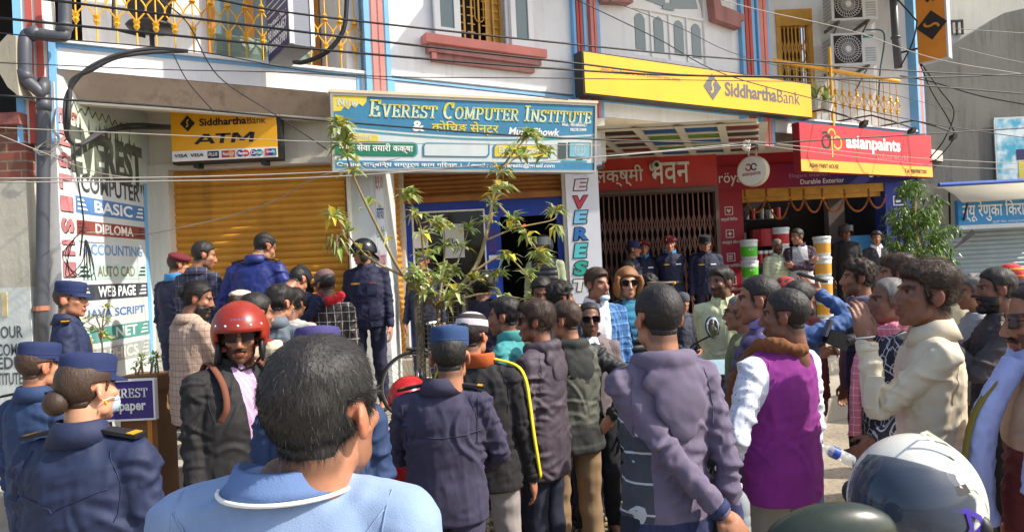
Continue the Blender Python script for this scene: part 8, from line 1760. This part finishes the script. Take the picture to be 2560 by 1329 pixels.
# foreground helmet and motorcycle at the lower right
hc_ = at(2288, 1262, 1.46); Mh_ = Matrix.Rotation(R(138), 3, 'Z') @ Matrix.Rotation(R(24), 3, 'X') @ Matrix.Rotation(R(-6), 3, 'Y') @ Matrix.Rotation(R(0), 3, 'Y'); rH = .138
m_hw = mat('white_helmet', C(206, 206, 198), .25, .04, 4, 0); WH, (sx, sy, sz) = helmet_thing('white helmet with a smoked visor and purple letter mark at the lower right', hc_, rH, Mh_, m_hw, glass('smoked_visor', C(70, 80, 96), .06, .7), False)
def onh(pts, w, m_, nm, lift=1.1):   # strokes on the camera side of the shell: (toward back, up) in units of the radius
    g = MB()
    for st in pts:
        V, Q = ribbon([(x - .74, y + .22) for x, y in st], w); vs = []
        for x, y, _ in V:
            e = 1 - x * x - y * y * 1.0; px_ = math.sqrt(max(.02, e)); vs.append(Mh_ @ V3((-sx * px_ * lift, -sy * x * lift, sz * y * lift)))
        g.add(vs, Q)
    return add_np(np.array([tuple(v) for v in g.v]), g.f, nm, m_, WH)
side_ = -1
m_pur = mat('purple_mark', C(60, 40, 150), .35)
onh([[(-.02, -.22), (.2, -.17), (.42, -.19), (.62, -.30), (.74, -.42)], [(.18, -.18), (.30, -.36), (.26, -.55)], [(.52, -.24), (.38, -.42), (.26, -.58)]], .07, m_pur, 'letter_mark')
onh([[(-.1, .62), (.2, .72), (.5, .66)], [(.0, .66), (.25, .45)], [(.34, .7), (.25, .45)]], .05, mat('pale_mark', C(176, 172, 158), .3), 'letter_mark')
onh([[(-.08, .0), (.08, .04), (.22, .12)]], .10, m_black, 'vent')
onh([[(.1, .1), (.35, .14), (.62, .0), (.8, -.22)]], .03, mat('pale_mark', C(176, 172, 158), .3), 'painted_line')
onh([[(.42 + .05 * k, -.5 - .0 * k), (.66 + .03 * k, -.34 - .04 * k)] for k in range(5)] + [[(.44 + .05 * k, -.36 - .03 * k), (.5 + .06 * k, -.56 + .02 * k)] for k in range(5)], .008, m_grey, 'mesh_mark')
bkx = hc_.x - .05; mt2, PM2 = motorcycle('black motorcycle under the white helmet at the lower right, mostly below the picture', bkx - .05, hc_.y + .12, 176, mat('motorcycle_black', C(26, 28, 28), .3, .05, 4, 0), 0, ())
g = MB(); q = at(2075, 1345, 1.28); g.ell(q, (.125, .05, .065), Matrix.Rotation(R(-6), 3, 'Y'), 26, 16); g.tube([q, V3((hc_.x - .02, hc_.y + .1, 1.02))], .01, 6); o = g.build('mirror', mat('dark_green_shell', C(44, 52, 42), .3, .1, 8, 0), mt2, smooth=True); o['label'] = 'large dark green mirror back'
g = MB(); g.tube([V3((hc_.x, hc_.y + .06, 1.0)), hc_ - V3((0, 0, .1))], .02, 6); g.build('headlamp_stay', m_black, mt2)
# bottles, phone, camera, sack
def bottle(lab, p, M, h, r, label_m, mat_):
    t = thing('water_bottle', lab, 'bottle', p); g = MB(); g.lathe([(r * .9, 0), (r, h * .04), (r, h * .2), (r * .94, h * .23), (r, h * .26), (r, h * .4), (r * .94, h * .43), (r, h * .46), (r, h * .66), (r * .7, h * .8), (r * .38, h * .88), (r * .36, h * .93)], p, M, 20); g.build('bottle', mat_, t, smooth=True); g = MB(); g.lathe([(r * .42, h * .93), (r * .42, h)], p, M, 14); g.build('cap', m_lead, t); 
    if label_m: g = MB(); g.lathe([(r * 1.02, h * .46), (r * 1.02, h * .66)], p, M, 20); g.build('wrapper', label_m, t)
N = NT('clear_plastic'); N.b.inputs['Base Color'].default_value = (.75, .82, .86, 1); N.b.inputs['Roughness'].default_value = .08; N.b.inputs['Alpha'].default_value = .38; m_pet = N.m
p = at(1850, 1340, 2.62); bottle('clear ribbed water bottle beside the cuff of the purple hoodie', p, None, .2, .042, None, m_pet)
p = at(2132, 1152, 3.25); bottle('small blue wrapped water bottle held low by the outlined squares jacket', p, Matrix.Rotation(R(-62), 4, 'Y'), .17, .028, mat('bottle_blue', C(40, 80, 180), .4), m_pet)
p = at(2030, 694, 3.98); b = MB(); Mp = Matrix.Rotation(R(20), 3, 'Y'); b.hexa([p + Mp @ V3((x * .08, y * .035, z * .006)) for z in (-1, 1) for x, y in ((-1, -1), (1, -1), (1, 1), (-1, 1))]); tag(b.build('phone', m_black), 'black phone held at the forehead of the man in the denim shirt', 'phone')
p = at(2092, 848, 3.95); t = thing('camera', 'black camera with an open flip screen held by the man in the denim shirt', 'camera', p); b = MB(); Mp = Matrix.Rotation(R(25), 3, 'Y'); b.hexa([p + Mp @ V3((x * .062, y * .03, z * .042)) for z in (-1, 1) for x, y in ((-1, -1), (1, -1), (1, 1), (-1, 1))]); b.build('body', m_black, t); b = MB(); b.lathe([(.034, 0), (.032, .07)], p + V3((.05, 0, -.01)), Matrix.Rotation(R(80), 4, 'Y'), 16); b.build('lens', m_black, t); b = MB(); b.hexa([p + V3((-.06, 0, .05)) + Mp @ V3((x * .008, y * .028, z * .05 + .02)) for z in (-1, 1) for x, y in ((-1, -1), (1, -1), (1, 1), (-1, 1))]); b.build('flip_screen', m_grey, t)
p = at(2400, 770, 7.5); p.z = .45
for k, (dx, lab) in enumerate(((0, 'plump cream grain sack behind the grey cropped man'), (.75, 'second cream grain sack, half hidden by the bearded man'))):
    b = MB(); b.ell(p + V3((dx, .05 * k, .5)), (.36, .26, .52), None, 16, 12); V, Nn, F = arr(remesh(b, .03, 1)); d = np.array([.02 * noise.noise(V3((v[0] * 9, v[1] * 9, v[2] * 6))) for v in V]); o = add_np(V + Nn * d[:, None], F, 'grain_sack', cl('sack_cloth', C(196, 184, 150), weave=1), None); tag(o, lab, 'sack', 'grain sacks')
bpy.data.scenes.remove(TMP)
